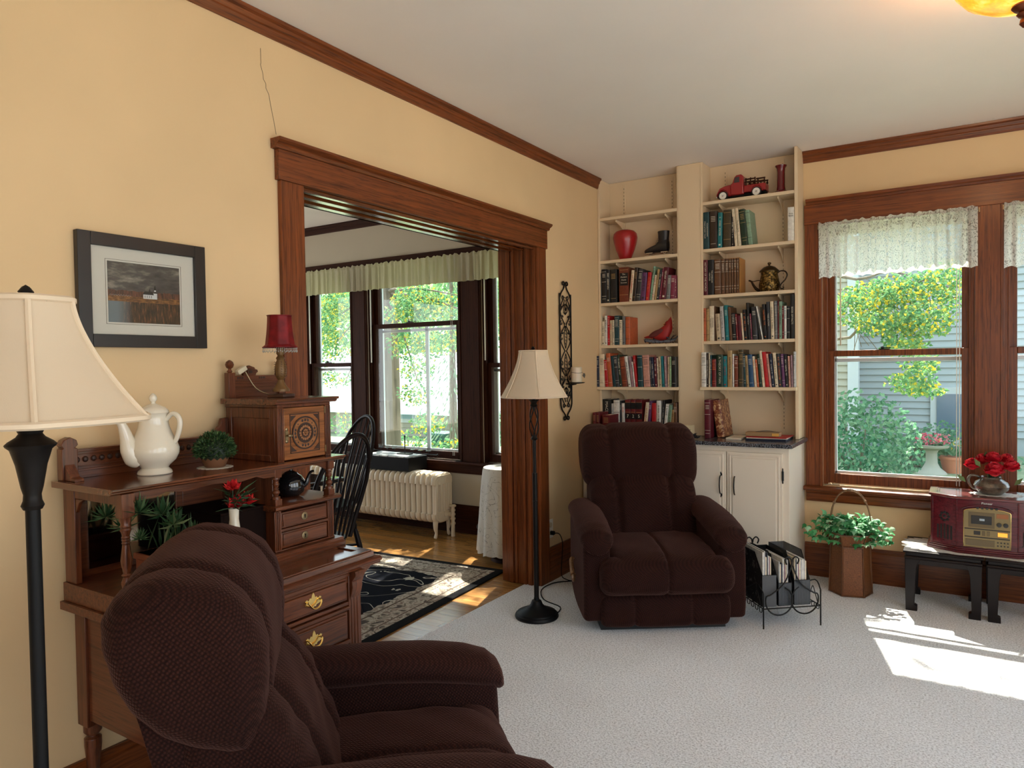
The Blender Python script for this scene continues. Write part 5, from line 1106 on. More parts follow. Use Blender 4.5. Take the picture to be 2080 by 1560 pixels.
# ------------------------------------------------------------------ floor lamps
fabsh = mat('cream_shade_fabric', (.82, .70, .53), .8, spec=.15)
nt_ = fabsh.node_tree; t_ = nt_.nodes.new('ShaderNodeBsdfTranslucent'); x_ = nt_.nodes.new('ShaderNodeMixShader'); x_.inputs[0].default_value = .35; t_.inputs[0].default_value = (.88, .74, .55, 1)
nt_.links.new(BS(fabsh).outputs[0], x_.inputs[1]); nt_.links.new(t_.outputs[0], x_.inputs[2]); nt_.links.new(x_.outputs[0], nt_.nodes['Material Output'].inputs[0])
_v = coords(fabsh, (600, 600, 40)); bump(fabsh, noise(fabsh, _v, 1, 2), .25, .0006)
pipe = mat('shade_piping', (.70, .56, .40), .7)
def shade(parent, cx_, cy_, r1, r0, z0_, z1_, n, rot, pr=.004, flare=1.75):
    rot += PI/n*0
    stt = [(r1+(r0-r1)*(1-t)**flare, z0_+(z1_-z0_)*t) for t in [i/12 for i in range(13)]]
    def P(an, t):
        q = t*12; i = min(int(q), 11); f = q-i; r = stt[i][0]*(1-f)+stt[i+1][0]*f; z = stt[i][1]*(1-f)+stt[i+1][1]*f
        ph = (an) % (2*PI/n)-PI/n; rr = r*(1-.55*(1-math.cos(PI/n)/math.cos(ph)))
        zz = z-(.0)*math.cos(ph)
        return Vector((cx_+rr*math.cos(an+rot), cy_+rr*math.sin(an+rot), zz))
    m = MB(); m.grid(lambda a, b: P(a*2*PI, b), n*8, 26, cu=True); o = obj('lamp_shade', m, fabsh, parent, ang=70); o.modifiers.new('s', 'SOLIDIFY').thickness = .0015
    m = MB()
    for i in range(n): m.tube([P(i*2*PI/n, t/16)+Vector((0, 0, 0)) for t in range(17)], pr, 6)
    for t in (0, 1): m.tube([P(i*2*PI/64, t) for i in range(64)], pr*1.3, 6, True)
    obj('shade_ribs', m, pipe, o)
    m = MB()
    for i in range(3): a = i*2*PI/3; m.tube([(cx_, cy_, z1_-.012), (cx_+r1*math.cos(a)*.96, cy_+r1*math.sin(a)*.96, z1_-.004)], .0015, 5)
    m.tube([(cx_, cy_, z0_+.02), (cx_, cy_, z1_+.004)], .003, 6); m.lathe([(.006, 0), (.010, .006), (.008, .012), (.012, .018), (.006, .026), (0, .030)], (cx_, cy_, z1_-.004), 14)
    obj('shade_carrier', m, bronze, parent)
    return o
# far lamp
fx_, fy_ = -2.005, 3.375
fl_ = thing('floor_lamp', 'bronze floor lamp with cream bell shade beside the cased opening', 'lamp', (fx_, fy_, 0))
z0_ = zat(1080, 806, fx_, fy_); z1_ = zat(1068, 713, fx_, fy_)
rpx = (1145-1012)/2; dep = _f.dot(Vector((fx_, fy_, 1.3))-CAM); R0_ = rpx*dep/F_PX
shade(fl_, fx_, fy_, R0_*.46, R0_*1.07, z0_, z1_, 6, math.atan2(-fy_, -fx_)+.16, .003, 1.5)
m = MB(); m.lathe([(.118, 0), (.122, .008), (.118, .020), (.112, .022), (.108, .030), (.09, .038), (.055, .050), (.035, .070), (.026, .092), (.016, .096), (.014, .11)], (fx_, fy_, 0), 40); obj('base', m, blackpaint, fl_)
m = MB(); m.tube([(fx_, fy_, .09), (fx_, fy_, .80)], .0135, 12); m.tube([(fx_, fy_, .80), (fx_, fy_, .99)], .009, 10); m.lathe([(.0135, .64), (.016, .645), (.0135, .65)], (fx_, fy_, 0), 14); m.lathe([(.012, .98), (.020, .99), (.014, 1.0), (.009, 1.01)], (fx_, fy_, 0), 14)
m.tube([(fx_, fy_, 1.15), (fx_, fy_, 1.30)], .009, 10); obj('pole', m, bronze, fl_)
m = MB()
for i in range(4):
    a0_ = i*PI/2; m.tube([(fx_+(.006+.022*math.sin(PI*t))*math.cos(a0_+t*2.4), fy_+(.006+.022*math.sin(PI*t))*math.sin(a0_+t*2.4), .985+.20*t) for t in [j/16 for j in range(17)]], .0035, 6)
obj('twisted_cage', m, bronze, fl_)
m = MB(); m.lathe([(.012, 1.165), (.022, 1.172), (.014, 1.185), (.020, 1.195), (.026, 1.200), (.012, 1.205)], (fx_, fy_, 0), 16); m.tube([(fx_-.032, fy_, 1.203), (fx_+.032, fy_, 1.203)], .002, 6); obj('socket_cup', m, bronze, fl_)
# its cord over carpet to the outlet
m = MB(); m.tube([(fx_+.0, fy_+.105, .004), (-1.93, 3.52, .004), (-1.86, 3.50, .004), (-1.90, 3.45, .004)] if 0 else [Vector((fx_+.08, fy_+.08, .004)), az(1138, 1233, .004), az(1105, 1218, .004), az(1100, 1198, .004), az(1125, 1184, .004), az(1160, 1180, .004)]+[az(1190, 1174, .004)], .0035, 6)
tag(obj('power_cord', m, blackpaint), 'black cord looping over the carpet beside the far lamp foot', 'cord')
pl = thing('plug_cord', 'black plug and cord hanging from the low wall outlet', 'cord', (XL+.03, 4.0, .3))
m = MB(); m.box(XL+.006, XL+.035, 3.988, 4.012, .298, .322); obj('plug', m, blackpaint, pl, .004)
m = MB(); m.tube([(XL+.034, 4.0, .31), (XL+.055, 4.03, .30), (XL+.06, 4.06, .24), (XL+.05, 4.07, .15), (XL+.05, 4.06, .03), (XL+.09, 4.05, .005), (XL+.2, 4.03, .004), (-1.95, 4.0, .004)], .003, 6); obj('cord', m, blackpaint, pl)
# near lamp
nx_, ny_ = -1.315, .571
nl = thing('floor_lamp', 'black floor lamp with large cream panelled shade at the left', 'lamp', (nx_, ny_, 0))
z0_ = zat(118, 850, nx_, ny_); z1_ = zat(115, 612, nx_, ny_); dep = _f.dot(Vector((nx_, ny_, 1.3))-CAM); R0_ = 203*dep/F_PX
print('near lamp', z0_, z1_, R0_, dep)
shade(nl, nx_, ny_, R0_*.43, R0_*1.12, z0_, z1_, 6, math.atan2(-ny_, -nx_)+.03, .0048, 1.55)
zz = lambda v: zat(108, v, nx_, ny_); pk = dep/F_PX
m = MB(); m.lathe([(r*pk, zz(v)) for r, v in [(17, 1030), (21, 1022), (17, 1012), (16, 1000), (20, 985), (28, 940), (37, 910), (44, 904), (46, 900), (40, 894), (26, 885), (21, 878), (24, 872), (22, 864), (12, 860), (12, 840)]], (nx_, ny_, 0), 36); obj('urn', m, bronze, nl)
m = MB(); m.tube([(nx_, ny_, .03), (nx_, ny_, zz(1028))], 13.5*pk, 20); m.tube([(nx_, ny_, zz(850)), (nx_, ny_, z1_)], .004, 8); obj('pole', m, blackpaint, nl)
m = MB(); m.lathe([(.13, 0), (.132, .01), (.125, .02), (.06, .045), (.02, .08), (.014, .1)], (nx_, ny_, 0), 36); obj('base', m, blackpaint, nl)
# ------------------------------------------------------------------ framed picture
P0, P1 = ax(153, 465, XL+.022), ax(419, 709, XL+.022)
y0, y1 = 1.118, 1.545; z1p, z0p = 1.823, 1.470
fp = thing('framed_picture', 'black framed photograph of a white church under storm clouds', 'picture', (XL, (y0+y1)/2, (z0p+z1p)/2))
m = MB(); fw = .040
m.box(XL+.002, XL+.024, y0, y0+fw, z0p, z1p); m.box(XL+.002, XL+.024, y1-fw, y1, z0p, z1p); m.box(XL+.002, XL+.024, y0+fw, y1-fw, z0p, z0p+fw); m.box(XL+.002, XL+.024, y0+fw, y1-fw, z1p-fw, z1p)
obj('frame', m, mat('frame_black', (.012, .009, .008), .35), fp, .0015)
m = MB(); m.box(XL+.003, XL+.012, y0+fw, y1-fw, z0p+fw, z1p-fw); obj('mat_board', m, flat('mat_white', (.68, .62, .55), .8), fp, smooth=False)
a0, a1, c0, c1 = 1.211, 1.452, 1.549, 1.740
m = MB()
for q in ((a0-.006, a1+.006, c0-.0065, c0-.0055), (a0-.006, a1+.006, c1+.0055, c1+.0065), (a0-.0065, a0-.0055, c0-.006, c1+.006), (a1+.0055, a1+.0065, c0-.006, c1+.006)): m.box(XL+.012, XL+.0128, q[0], q[1], q[2], q[3])
obj('mat_line', m, flat('mat_line', (.12, .09, .06)), fp, smooth=False)
ph = mat('church_photograph', (.2, .2, .2), .35)
g = N(ph, 'ShaderNodeTexCoord'); sp_ = N(ph, 'ShaderNodeSeparateXYZ'); L(ph, g.outputs['Object'], sp_.inputs[0])
hgt = math_n(ph, 'DIVIDE', math_n(ph, 'SUBTRACT', sp_.outputs['Z'], c0), c1-c0); wid = math_n(ph, 'DIVIDE', math_n(ph, 'SUBTRACT', sp_.outputs['Y'], a0), a1-a0)
cv = coords(ph, (1, 9, 30)); cn = noise(ph, cv, 1.6, 6, .6)
clouds = ramp(ph, cn, [(.32, (.030, .030, .035)), (.5, (.075, .068, .065)), (.62, (.22, .19, .16)), (.75, (.38, .34, .28))])
fldn = noise(ph, coords(ph, (1, 60, 150)), 1, 4, .7)
field = ramp(ph, fldn, [(.35, (.05, .018, .006)), (.55, (.22, .085, .02)), (.7, (.45, .20, .06))])
reed = noise(ph, coords(ph, (1, 160, 30)), 1, 4, .7)
wat = ramp(ph, reed, [(.40, (.018, .010, .006)), (.55, (.07, .03, .012)), (.68, (.26, .09, .03))])
watb = mix(ph, ramp(ph, wid, [(.12, (1, 1, 1)), (.32, (0, 0, 0))]), wat, (.15, .18, .20))
trees = ramp(ph, reed, [(.4, (.03, .012, .010)), (.6, (.16, .05, .03))])
img = mix(ph, math_n(ph, 'GREATER_THAN', hgt, .35), watb, field)
img = mix(ph, math_n(ph, 'GREATER_THAN', hgt, .44), img, trees)
th = math_n(ph, 'ADD', math_n(ph, 'MULTIPLY', noise(ph, coords(ph, (1, 90, 1)), 1, 3), .07), .50)
img = mix(ph, math_n(ph, 'GREATER_THAN', hgt, th), img, clouds)
L(ph, img, BS(ph).inputs['Base Color'])
m = MB(); m.box(XL+.012, XL+.013, a0, a1, c0, c1); pho = obj('photograph', m, ph, fp, smooth=False)
def PX(u_, v_): return a0+(a1-a0)*u_, c0+(c1-c0)*v_
m = MB()
def pq(u0, u1, v0, v1, dx=.0004): a, b = PX(u0, v0); c, d = PX(u1, v1); m.box(XL+.013, XL+.013+dx, a, c, b, d)
pq(.47, .61, .42, .49); pq(.61, .665, .42, .52); pq(.625, .65, .52, .575)
obj('church_walls', m, flat('church_white', (.62, .60, .60)), pho, smooth=False)
m = MB(); f4 = lambda pts: m.ext([PX(*p) for p in pts], 'x', XL+.013, XL+.0137)
f4([(.46, .49), (.62, .49), (.60, .545), (.49, .545)]); f4([(.605, .52), (.67, .52), (.6375, .555)]); f4([(.62, .575), (.655, .575), (.637, .66)]); f4([(.55, .54), (.575, .54), (.562, .60)])
for i in range(4): pq(.49+i*.03, .497+i*.03, .435, .475, .0006)
obj('church_roofs', m, flat('church_roof', (.015, .012, .015)), pho, smooth=False)
m = MB()
for i in range(26): a = .02+i*.011; pq(a, a+.004, .445+.008*math.sin(i*2), .455+.008*math.sin(i*2))
obj('gravestones', m, flat('stones', (.45, .38, .34)), pho, smooth=False)
m = MB(); m.box(XL+.0142, XL+.0148, y0+fw-.001, y1-fw+.001, z0p+fw-.001, z1p-fw+.001); obj('glazing', m, glass_m, fp, smooth=False)

# ------------------------------------------------------------------ iron sconce with candle
SX = XL+.012; sy = ax(1149, 700, SX).y
zs1, zs0 = ax(1149, 572, SX).z, ax(1149, 854, SX).z
sc_ = thing('wall_sconce', 'tall black wrought iron scroll sconce on the wall by the opening', 'sconce', (XL, sy, (zs0+zs1)/2))
hw = .078; Ht = zs1-zs0
m = MB(); r_ = .0058
def scroll(m, c, r, a0_, a1_, turns_sh=.25, rr=.004, n=22):
    pts = []
    for i in range(n):
        t = i/(n-1); a = a0_+(a1_-a0_)*t; q = r*(1-(1-turns_sh)*t); pts.append((SX, c[0]+q*math.cos(a), c[1]+q*math.sin(a)))
    m.tube(pts, rr, 6)
fr_ = []
zA, zB = zs1-.135, zs0+.125
for s_ in (1, -1):
    m.tube([(SX, sy+s_*hw, zB), (SX, sy+s_*hw, zA), (SX, sy+s_*hw*.96, zA+.025), (SX, sy+s_*hw*.72, zA+.055), (SX, sy+s_*hw*.32, zA+.082), (SX, sy+s_*.012, zA+.105), (SX, sy+s_*.010, zs1-.018)], r_, 8, flatk=.7)
    scroll(m, (sy+s_*.026, zs1-.018), .018, PI if s_ > 0 else 0, (PI-4.6) if s_ > 0 else 4.6, .35, .0055)
    m.tube([(SX, sy+s_*hw, zB), (SX, sy+s_*hw*.96, zB-.025), (SX, sy+s_*hw*.72, zB-.055), (SX, sy+s_*hw*.32, zB-.080), (SX, sy+s_*.012, zB-.098), (SX, sy+s_*.010, zs0+.018)], r_, 8, flatk=.7)
    scroll(m, (sy+s_*.026, zs0+.018), .018, PI if s_ > 0 else 0, (PI+4.6) if s_ > 0 else -4.6, .35, .0055)
obj('outer_frame', m, black_metal, sc_)
m = MB(); zm_ = (zs0+zs1)/2
def cs_(zc_, hh_, up):   # a big C scroll pair
    for s_ in (1, -1):
        m.tube([(SX, sy+s_*(.010+.060*math.sin(PI*t)), zc_+up*hh_*t) for t in [i/14 for i in range(15)]], .0038, 6)
        scroll(m, (sy+s_*.040, zc_+up*hh_*.74), .016, (PI/2 if up > 0 else -PI/2)*1, (PI/2-5.2*s_) if up > 0 else (-PI/2+5.2*s_), .3, .0036, 18)
seg = (zA-zB)/4
cs_(zB-.03, seg*.9+.03, 1); cs_(zm_+.0, seg, -1); cs_(zm_+.0, seg, 1); cs_(zA+.03, seg*.9+.03, -1)
for s_ in (1, -1):
    scroll(m, (sy+s_*.030, zA+.028), .016, -PI/2, -PI/2+5*s_, .3, .0036); scroll(m, (sy+s_*.030, zB-.028), .016, PI/2, PI/2-5*s_, .3, .0036)
for s_ in (1, -1):
    for zc_ in (zm_+seg*.5, zm_+seg*1.1, zm_-seg*.5, zm_-seg*1.1, zm_+seg*1.75, zm_-seg*1.75): scroll(m, (sy+s_*.056, zc_), .017, PI/2, PI/2-s_*5.4*(1 if zc_ > zm_ else -1), .3, .0034, 18)
    for zc_ in (zm_+seg*1.5, zm_-seg*1.5): m.tube([(SX, sy+s_*(.072-.060*abs(math.cos(PI*t))**1.5), zc_-seg*.55+seg*1.1*t) for t in [i/14 for i in range(15)]], .0034, 6)
obj('scrollwork', m, black_metal, sc_)
for zc_ in (zm_+seg*1.55+.02, zm_-seg*1.55-.02):
    m = MB()
    for q in range(6):
        a = q*PI/6; m.tube([(SX+.020*math.cos(a)*math.sin(PI*t), sy+.022*math.sin(a)*math.sin(PI*t)*(-1)**q, zc_-.038+.076*t) for t in [i/8 for i in range(9)]], .0022, 5)
    m.ell((SX+.004, sy, zc_), .008, .010, .012, 10, 8)
    obj('basket_finial', m, black_metal, sc_)
m = MB()
for zc_ in (zm_+seg*.55, zm_-seg*.55):
    for s_ in (1, -1):
        m.tube([(SX, sy+s_*.020*math.sin(PI*t), zc_-.075+.15*t) for t in [i/10 for i in range(11)]], .003, 6)
        for i in range(5): m.leaf((SX+.003, sy, zc_-.05+i*.022), (0, s_*.7, .7), .022, .010, up=(1, 0, 0), fold=.05)
obj('leaf_ornaments', m, black_metal, sc_)
ca = ax(1165, 779, XL+.10)
m = MB(); m.tube([(SX, sy, ca.z-.004), (SX+.04, sy+.0, ca.z-.010), (XL+.085, sy+.01, ca.z-.004)], .005, 6); m.lathe([(.012, -.004), (.050, 0), (.056, .006), (.050, .004), (0, .002)], (XL+.085, sy+.012, ca.z), 24); obj('candle_tray', m, black_metal, sc_)
cn_ = thing('candle', 'short cream pillar candle tied with a leaf on the sconce tray', 'candle', (XL+.085, sy+.012, ca.z+.006))
m = MB(); m.lathe([(.034, 0), (.036, .002), (.036, .098), (.032, .102), (.028, .096), (0, .094)], (XL+.085, sy+.012, ca.z+.006), 28); obj('wax', m, mat('ivory_wax', (.66, .56, .42), .45, Subsurface_Weight=.2), cn_)
m = MB(); zt_ = ca.z+.07; m.tube([(XL+.085+.037*math.cos(a), sy+.012+.037*math.sin(a), zt_+.003*math.sin(2*a)) for a in [2*PI*i/20 for i in range(20)]], .0014, 5, True)
m.tube([(XL+.115, sy+.035, zt_), (XL+.12, sy+.065, zt_-.012), (XL+.11, sy+.060, zt_-.028)], .001, 5); m.leaf((XL+.118, sy+.045, zt_-.004), (.2, .1, -1), .035, .022, up=(1, -1, 0), fold=.1); m.leaf((XL+.118, sy+.045, zt_-.004), (.2, .6, -.5), .025, .014, up=(1, -1, 0), fold=.1)
obj('twine_and_leaf', m, flat('twine', (.06, .045, .03)), cn_)

# ------------------------------------------------------------------ ceiling light
bc_ = CAM+ray(2084, -8)*2.30
lt = thing('ceiling_light', 'amber glass bowl ceiling light with bronze finial, glowing', 'lamp', (bc_.x, bc_.y, H))
amb = bpy.data.materials.new('amber_glass'); amb.use_nodes = True; _b = BS(amb)
_v = coords(amb, (1, 1, 1)); _q = noise(amb, _v, 9, 4, .6); _c = ramp(amb, _q, [(.35, (.75, .20, .01)), (.55, (.95, .42, .03)), (.7, (1, .68, .18))]); L(amb, _c, _b.inputs['Base Color']); L(amb, _c, _b.inputs['Emission Color']); _b.inputs['Emission Strength'].default_value = 1.25; _b.inputs['Roughness'].default_value = .2
zb = bc_.z-.030
m = MB(); m.lathe([(0, zb), (.06, zb+.004), (.12, zb+.020), (.17, zb+.050), (.198, zb+.085), (.205, zb+.105), (.200, zb+.107), (.165, zb+.06), (.11, zb+.03), (0, zb+.012)], (bc_.x, bc_.y, 0), 48); obj('glass_bowl', m, amb, lt)
cop = mat('copper_bronze', (.22, .06, .025), .3, .6)
m = MB(); m.lathe([(0, zb-.072), (.009, zb-.068), (.018, zb-.056), (.016, zb-.044), (.010, zb-.038), (.020, zb-.034), (.026, zb-.026), (.018, zb-.019), (.032, zb-.012), (.040, zb-.003), (.036, zb+.006), (0, zb+.006)], (bc_.x, bc_.y, 0), 28); obj('finial', m, cop, lt)
m = MB(); m.lathe([(.075, H-.001), (.075, H-.012), (.055, H-.022), (.02, H-.03), (0, H-.03)][::-1], (bc_.x, bc_.y, 0), 28); m.tube([(bc_.x, bc_.y, zb), (bc_.x, bc_.y, H-.02)], .008, 8)
obj('canopy', m, cop, lt)
ld = bpy.data.lights.new('bulb', 'POINT'); ld.energy = 22; ld.color = (1, .66, .36); ld.shadow_soft_size = .05; lo = bpy.data.objects.new('bulb', ld); COL.objects.link(lo); lo.location = (bc_.x, bc_.y, zb+.13)

# ------------------------------------------------------------------ benches, radio, vase
def bench(x0, x1, label, grp):
    t = thing('bench', label, 'bench', ((x0+x1)/2, 4.68, 0), 0, grp)
    ya, yb, zt_ = 4.500, 4.872, .335
    m = MB(); m.ext([(ya-.004, zt_-.012), (ya-.010, zt_-.006), (ya-.008, zt_), (yb, zt_), (yb, zt_-.012)], 'x', x0-.008, x1+.008); m.box(x0+.004, x1-.004, ya+.006, yb-.006, zt_-.030, zt_-.012); m.ext([(ya, zt_-.046), (ya-.006, zt_-.038), (ya, zt_-.030), (yb, zt_-.030), (yb, zt_-.046)], 'x', x0-.002, x1+.002)
    obj('bench_top', m, black_wood, t, .002)
    for sx__, xx in ((1, x0), (-1, x1)):
        for sy__, yy in ((1, ya), (-1, yb)):
            m = MB(); w_ = .056
            pr = [(0, zt_-.046), (w_+.022, zt_-.046), (w_+.004, zt_-.075), (w_-.002, zt_-.11), (w_-.008, .09), (w_-.010, .035), (w_+.004, .028), (w_+.004, .0), (0.004, 0), (.002, .12)]
            P = [(xx+sx__*a, b) for a, b in pr]
            m.ext(P, 'y', yy if sy__ > 0 else yy-.042, yy+.042 if sy__ > 0 else yy); obj('leg', m, black_wood, t, .002)
    m = MB(); m.ext([(x0+.03, zt_-.046), (x0+.03, zt_-.066), (x0+.06, zt_-.074), (x1-.06, zt_-.074), (x1-.03, zt_-.066), (x1-.03, zt_-.046)], 'y', ya+.004, ya+.022); m.box(x0+.003, x0+.02, ya+.03, yb-.03, zt_-.085, zt_-.046); m.box(x1-.02, x1-.003, ya+.03, yb-.03, zt_-.085, zt_-.046); obj('apron', m, black_wood, t, .002)
    return t
bench(-.285, .075, 'low black lacquered bench under the left half of the red radio', 'pair of low black benches under the window')
bench(.098, .458, 'low black lacquered bench cut off by the right picture edge', 'pair of low black benches under the window')
# lace runner on benches
lace = bpy.data.materials.new('white_lace'); lace.use_nodes = True
def lacemat(m_, scale, col, lo=.45, hi=.55, base=.15, trans=.35):
    nt = m_.node_tree; b = nt.nodes['Principled BSDF']; b.inputs['Base Color'].default_value = (*col, 1); b.inputs['Roughness'].default_value = .9
    tr_ = nt.nodes.new('ShaderNodeBsdfTransparent'); tl = nt.nodes.new('ShaderNodeBsdfTranslucent'); tl.inputs[0].default_value = (*col, 1)
    m1 = nt.nodes.new('ShaderNodeMixShader'); m1.inputs[0].default_value = trans; L(m_, b.outputs[0], m1.inputs[1]); L(m_, tl.outputs[0], m1.inputs[2])
    v = coords(m_, scale); q = N(m_, 'ShaderNodeTexVoronoi', feature='SMOOTH_F1'); q.inputs['Scale'].default_value = 1; q.inputs['Smoothness'].default_value = .4
    nn = N(m_, 'ShaderNodeTexNoise'); nn.inputs['Scale'].default_value = .9; nn.inputs['Detail'].default_value = 2; nn.inputs['Distortion'].default_value = 2.2; L(m_, v, nn.inputs['Vector']); L(m_, v, q.inputs['Vector'])
    r = ramp(m_, nn.outputs['Fac'], [(lo-.03, (base,)*3), (lo, (.95,)*3), (hi, (.95,)*3), (hi+.03, (base,)*3)])
    m2 = nt.nodes.new('ShaderNodeMixShader'); L(m_, r, m2.inputs[0]); L(m_, tr_.outputs[0], m2.inputs[1]); L(m_, m1.outputs[0], m2.inputs[2]); L(m_, m2.outputs[0], nt.nodes['Material Output'].inputs[0])
lacemat(lace, (45, 45, 45), (.78, .76, .72), .40, .60, .75, .1)
n = 60; m = MB(); cxr, cyr = .10, 4.69
def edge(a):   # scalloped oval
    r = 1+.035*math.cos(a*26); return (cxr+.40*math.copysign(abs(math.cos(a))**.5, math.cos(a))*r, cyr+.165*math.copysign(abs(math.sin(a))**.5, math.sin(a))*r)
m.ext([edge(2*PI*i/160) for i in range(160)], 'z', .3352, .3368)
ru = obj('lace_runner', m, lace, smooth=False); tag(ru, 'scalloped white lace runner covering the two black benches', 'runner')
m = MB()
for i in range(160):
    a, b = edge(2*PI*i/160), edge(2*PI*(i+1)/160)
    if min(a[1], b[1]) < 4.56 : m.add([(a[0], a[1]-.0, .3365), (b[0], b[1], .3365), (b[0], 4.488-.004*math.sin(i), .320+.004*math.sin(i*.8)), (a[0], 4.488-.004*math.sin(i-1), .320+.004*math.sin((i-1)*.8))], [(0, 1, 2, 3)]) if 0 else None
# radio
rz0 = .3375; rz1 = ay(1950, 1008, 4.575).z
rd = thing('radio', 'dark red wooden retro radio cassette player on the black benches', 'radio', (.1, 4.7, rz0))
rw = wood('radio_cherry', (.035, .003, .006), (.13, .012, .018), 'x', .22, 1.0, .1, .6)
rx0, rxa, rxb, rx1 = -.165, -.030, .225, .362; yf, yr, yb = 4.575, 4.645, 4.86
def outl(d=0): return [(rx0-d, yb), (rx0-d, yr-d*.3), (rxa-d*.4, yf-d), (rxb+d*.4, yf-d), (rx1+d, yr-d*.3), (rx1+d, yb)]
m = MB(); m.ext(outl(0)[::1], 'z', rz0+.030, rz1-.014); obj('body', m, rw, rd, .002)
m = MB(); m.ext(outl(.018), 'z', rz0, rz0+.012); m.ext(outl(.012), 'z', rz0+.012, rz0+.022); m.ext(outl(.005), 'z', rz0+.022, rz0+.031); obj('plinth', m, rw, rd, .002)
m = MB(); m.ext(outl(.010), 'z', rz1-.014, rz1); obj('lid', m, wood('radio_lid', (.05, .010, .012), (.22, .05, .045), 'x', .15, 1, .1, .9), rd, .003)
m = MB(); m.tube([(rx0+.03, yr+.03, rz1+.0005), (rx0+.03, yb-.02, rz1+.0005), (rxa+.0, yb-.02, rz1+.0005)], .0012, 4); m.tube([(rx0+.04, yr+.04, rz1+.0005), (rx0+.04, yb-.03, rz1+.0005), (rxa, yb-.03, rz1+.0005)], .0012, 4); obj('inlay_line', m, flat('inlay', (.05, .02, .02)), rd)
spk = flat('speaker_black', (.010, .006, .006), .9)
for sgn in (1, -1):
    A_ = Vector((rx0, yr, 0)) if sgn > 0 else Vector((rxb, yf, 0)); B_ = Vector((rxa, yf, 0)) if sgn > 0 else Vector((rx1, yr, 0))
    d_ = (B_-A_); wl_ = d_.length; d_.normalize(); nn_ = Vector((d_.y, -d_.x, 0))
    T = Matrix(((d_.x, nn_.x, 0, A_.x), (d_.y, nn_.y, 0, A_.y), (0, 0, 1, rz0), (0, 0, 0, 1)))
    hh_ = rz1-rz0-.014
    m = MB(); m.T = T
    for q in (.008, wl_-.014): m.box(q, q+.006, 0, .004, .035, hh_-.004)
    obj('corner_bead', m, rw, rd, .001)
    cxx = wl_*.5; m = MB(); m.T = T
    for i in range(5): x_ = cxx-.036+i*.018; m.box(x_-.0055, x_+.0055, 0, .0012, .060, .060+.085-abs(i-2)*.004)
    m.T = T @ Matrix.Translation((cxx, 0, .185)) @ Matrix.Rotation(-PI/2, 4, 'X')
    for k_ in range(8):
        a = k_*PI/4; m.ell((.022*math.cos(a), .022*math.sin(a), 0), .0085, .0085, .0015, 10, 4)
    m.ell((0, 0, 0), .009, .009, .0015, 10, 4)
    obj('speaker_grille', m, spk, rd)
m = MB(); n = 20; W2 = (rxb-rxa)/2-.022; xc_ = (rxa+rxb)/2; zl = rz0+.040; zh = rz1-.078; zt_ = rz1-.058
arc = [(xc_-W2, zl), (xc_+W2, zl), (xc_+W2, zh)]+[(xc_+W2*math.cos(PI*i/n), zh+(zt_-zh)*math.sin(PI*i/n)) for i in range(1, n)]+[(xc_-W2, zh)]
m.ext(arc, 'y', yf-.005, yf+.001); fc = obj('face_plate', m, mat('radio_champagne', (.23, .17, .08), .35, .6), rd, .001)
m = MB(); m.tube([(p[0], yf-.0055, p[1]) for p in arc], .0018, 5, True); obj('face_rim', m, gold, fc)
gz = lambda t: zl+(zh-zl)*t
def fb(nm, a, b, c, d, mt, dy=.0062, bev=.0008):
    q = MB(); q.box(xc_-W2+2*W2*a, xc_-W2+2*W2*b, yf-.005-dy+.004, yf-.004, gz(c), gz(d)); return obj(nm, q, mt, fc, bev)
dkp = flat('radio_dark', (.015, .013, .011), .3); mid_ = mat('radio_bronze', (.13, .095, .05), .35, .5)
fb('deck_surround', .10, .66, .56, 1.0, mid_, .0045); fb('cassette_window', .16, .60, .66, .90, dkp); fb('cassette_label', .34, .45, .76, .82, flat('label_pale', (.35, .40, .45)), .0075)
fb('tuner_window', .70, .95, .86, .99, flat('tuner_orange', (.28, .10, .03), .3)); fb('divider', .02, .98, .50, .53, dkp); fb('divider', .02, .98, .27, .30, dkp)
fb('button_row', .22, .36, .35, .46, dkp); fb('button', .40, .46, .34, .47, mid_, .008); fb('button', .50, .56, .34, .47, mid_, .008)
dsp = bpy.data.materials.new('orange_display'); dsp.use_nodes = True; BS(dsp).inputs['Base Color'].default_value = (.8, .3, .03, 1); BS(dsp).inputs['Emission Color'].default_value = (1, .36, .04, 1); BS(dsp).inputs['Emission Strength'].default_value = 1.0
fb('display', .73, .93, .35, .46, dsp, .0068); fb('disc_tray', .04, .66, .04, .22, mid_, .0070)
for i in range(5):
    q = MB(); q.T = Matrix.Translation((xc_-W2+2*W2*(.30+.10*i), yf-.006, gz(1.12))) @ Matrix.Rotation(PI/2, 4, 'X'); q.lathe([(.0065, 0), (.006, .004), (0, .004)], (0, 0, 0), 12, squash=(1.2, .9)); obj('push_button', q, dkp, fc)
for i in range(2):
    q = MB(); q.T = Matrix.Translation((xc_-W2+2*W2*(.755+.14*i), yf-.006, gz(.68))) @ Matrix.Rotation(PI/2, 4, 'X'); q.lathe([(.012, 0), (.011, .008), (0, .009)], (0, 0, 0), 18); obj('dial_knob', q, dkp, fc)
for i in range(4):
    for j in range(2):
        q = MB(); q.T = Matrix.Translation((xc_-W2+2*W2*(.73+.07*i), yf-.006, gz(.09+.09*j))) @ Matrix.Rotation(PI/2, 4, 'X'); q.lathe([(.004, 0), (.004, .003), (0, .003)], (0, 0, 0), 8); obj('small_button', q, dkp, fc)
m = MB(); o_ = [(xc_-W2-.008, zh+.006)]+[(xc_+(W2+.008)*math.cos(PI-PI*i/n), zh+.006+(zt_-zh+.010)*math.sin(PI*i/n)) for i in range(n+1)]
m.tube([(p[0], yf-.002, p[1]) for p in o_], .004, 6); obj('arch_moulding', m, rw, rd)
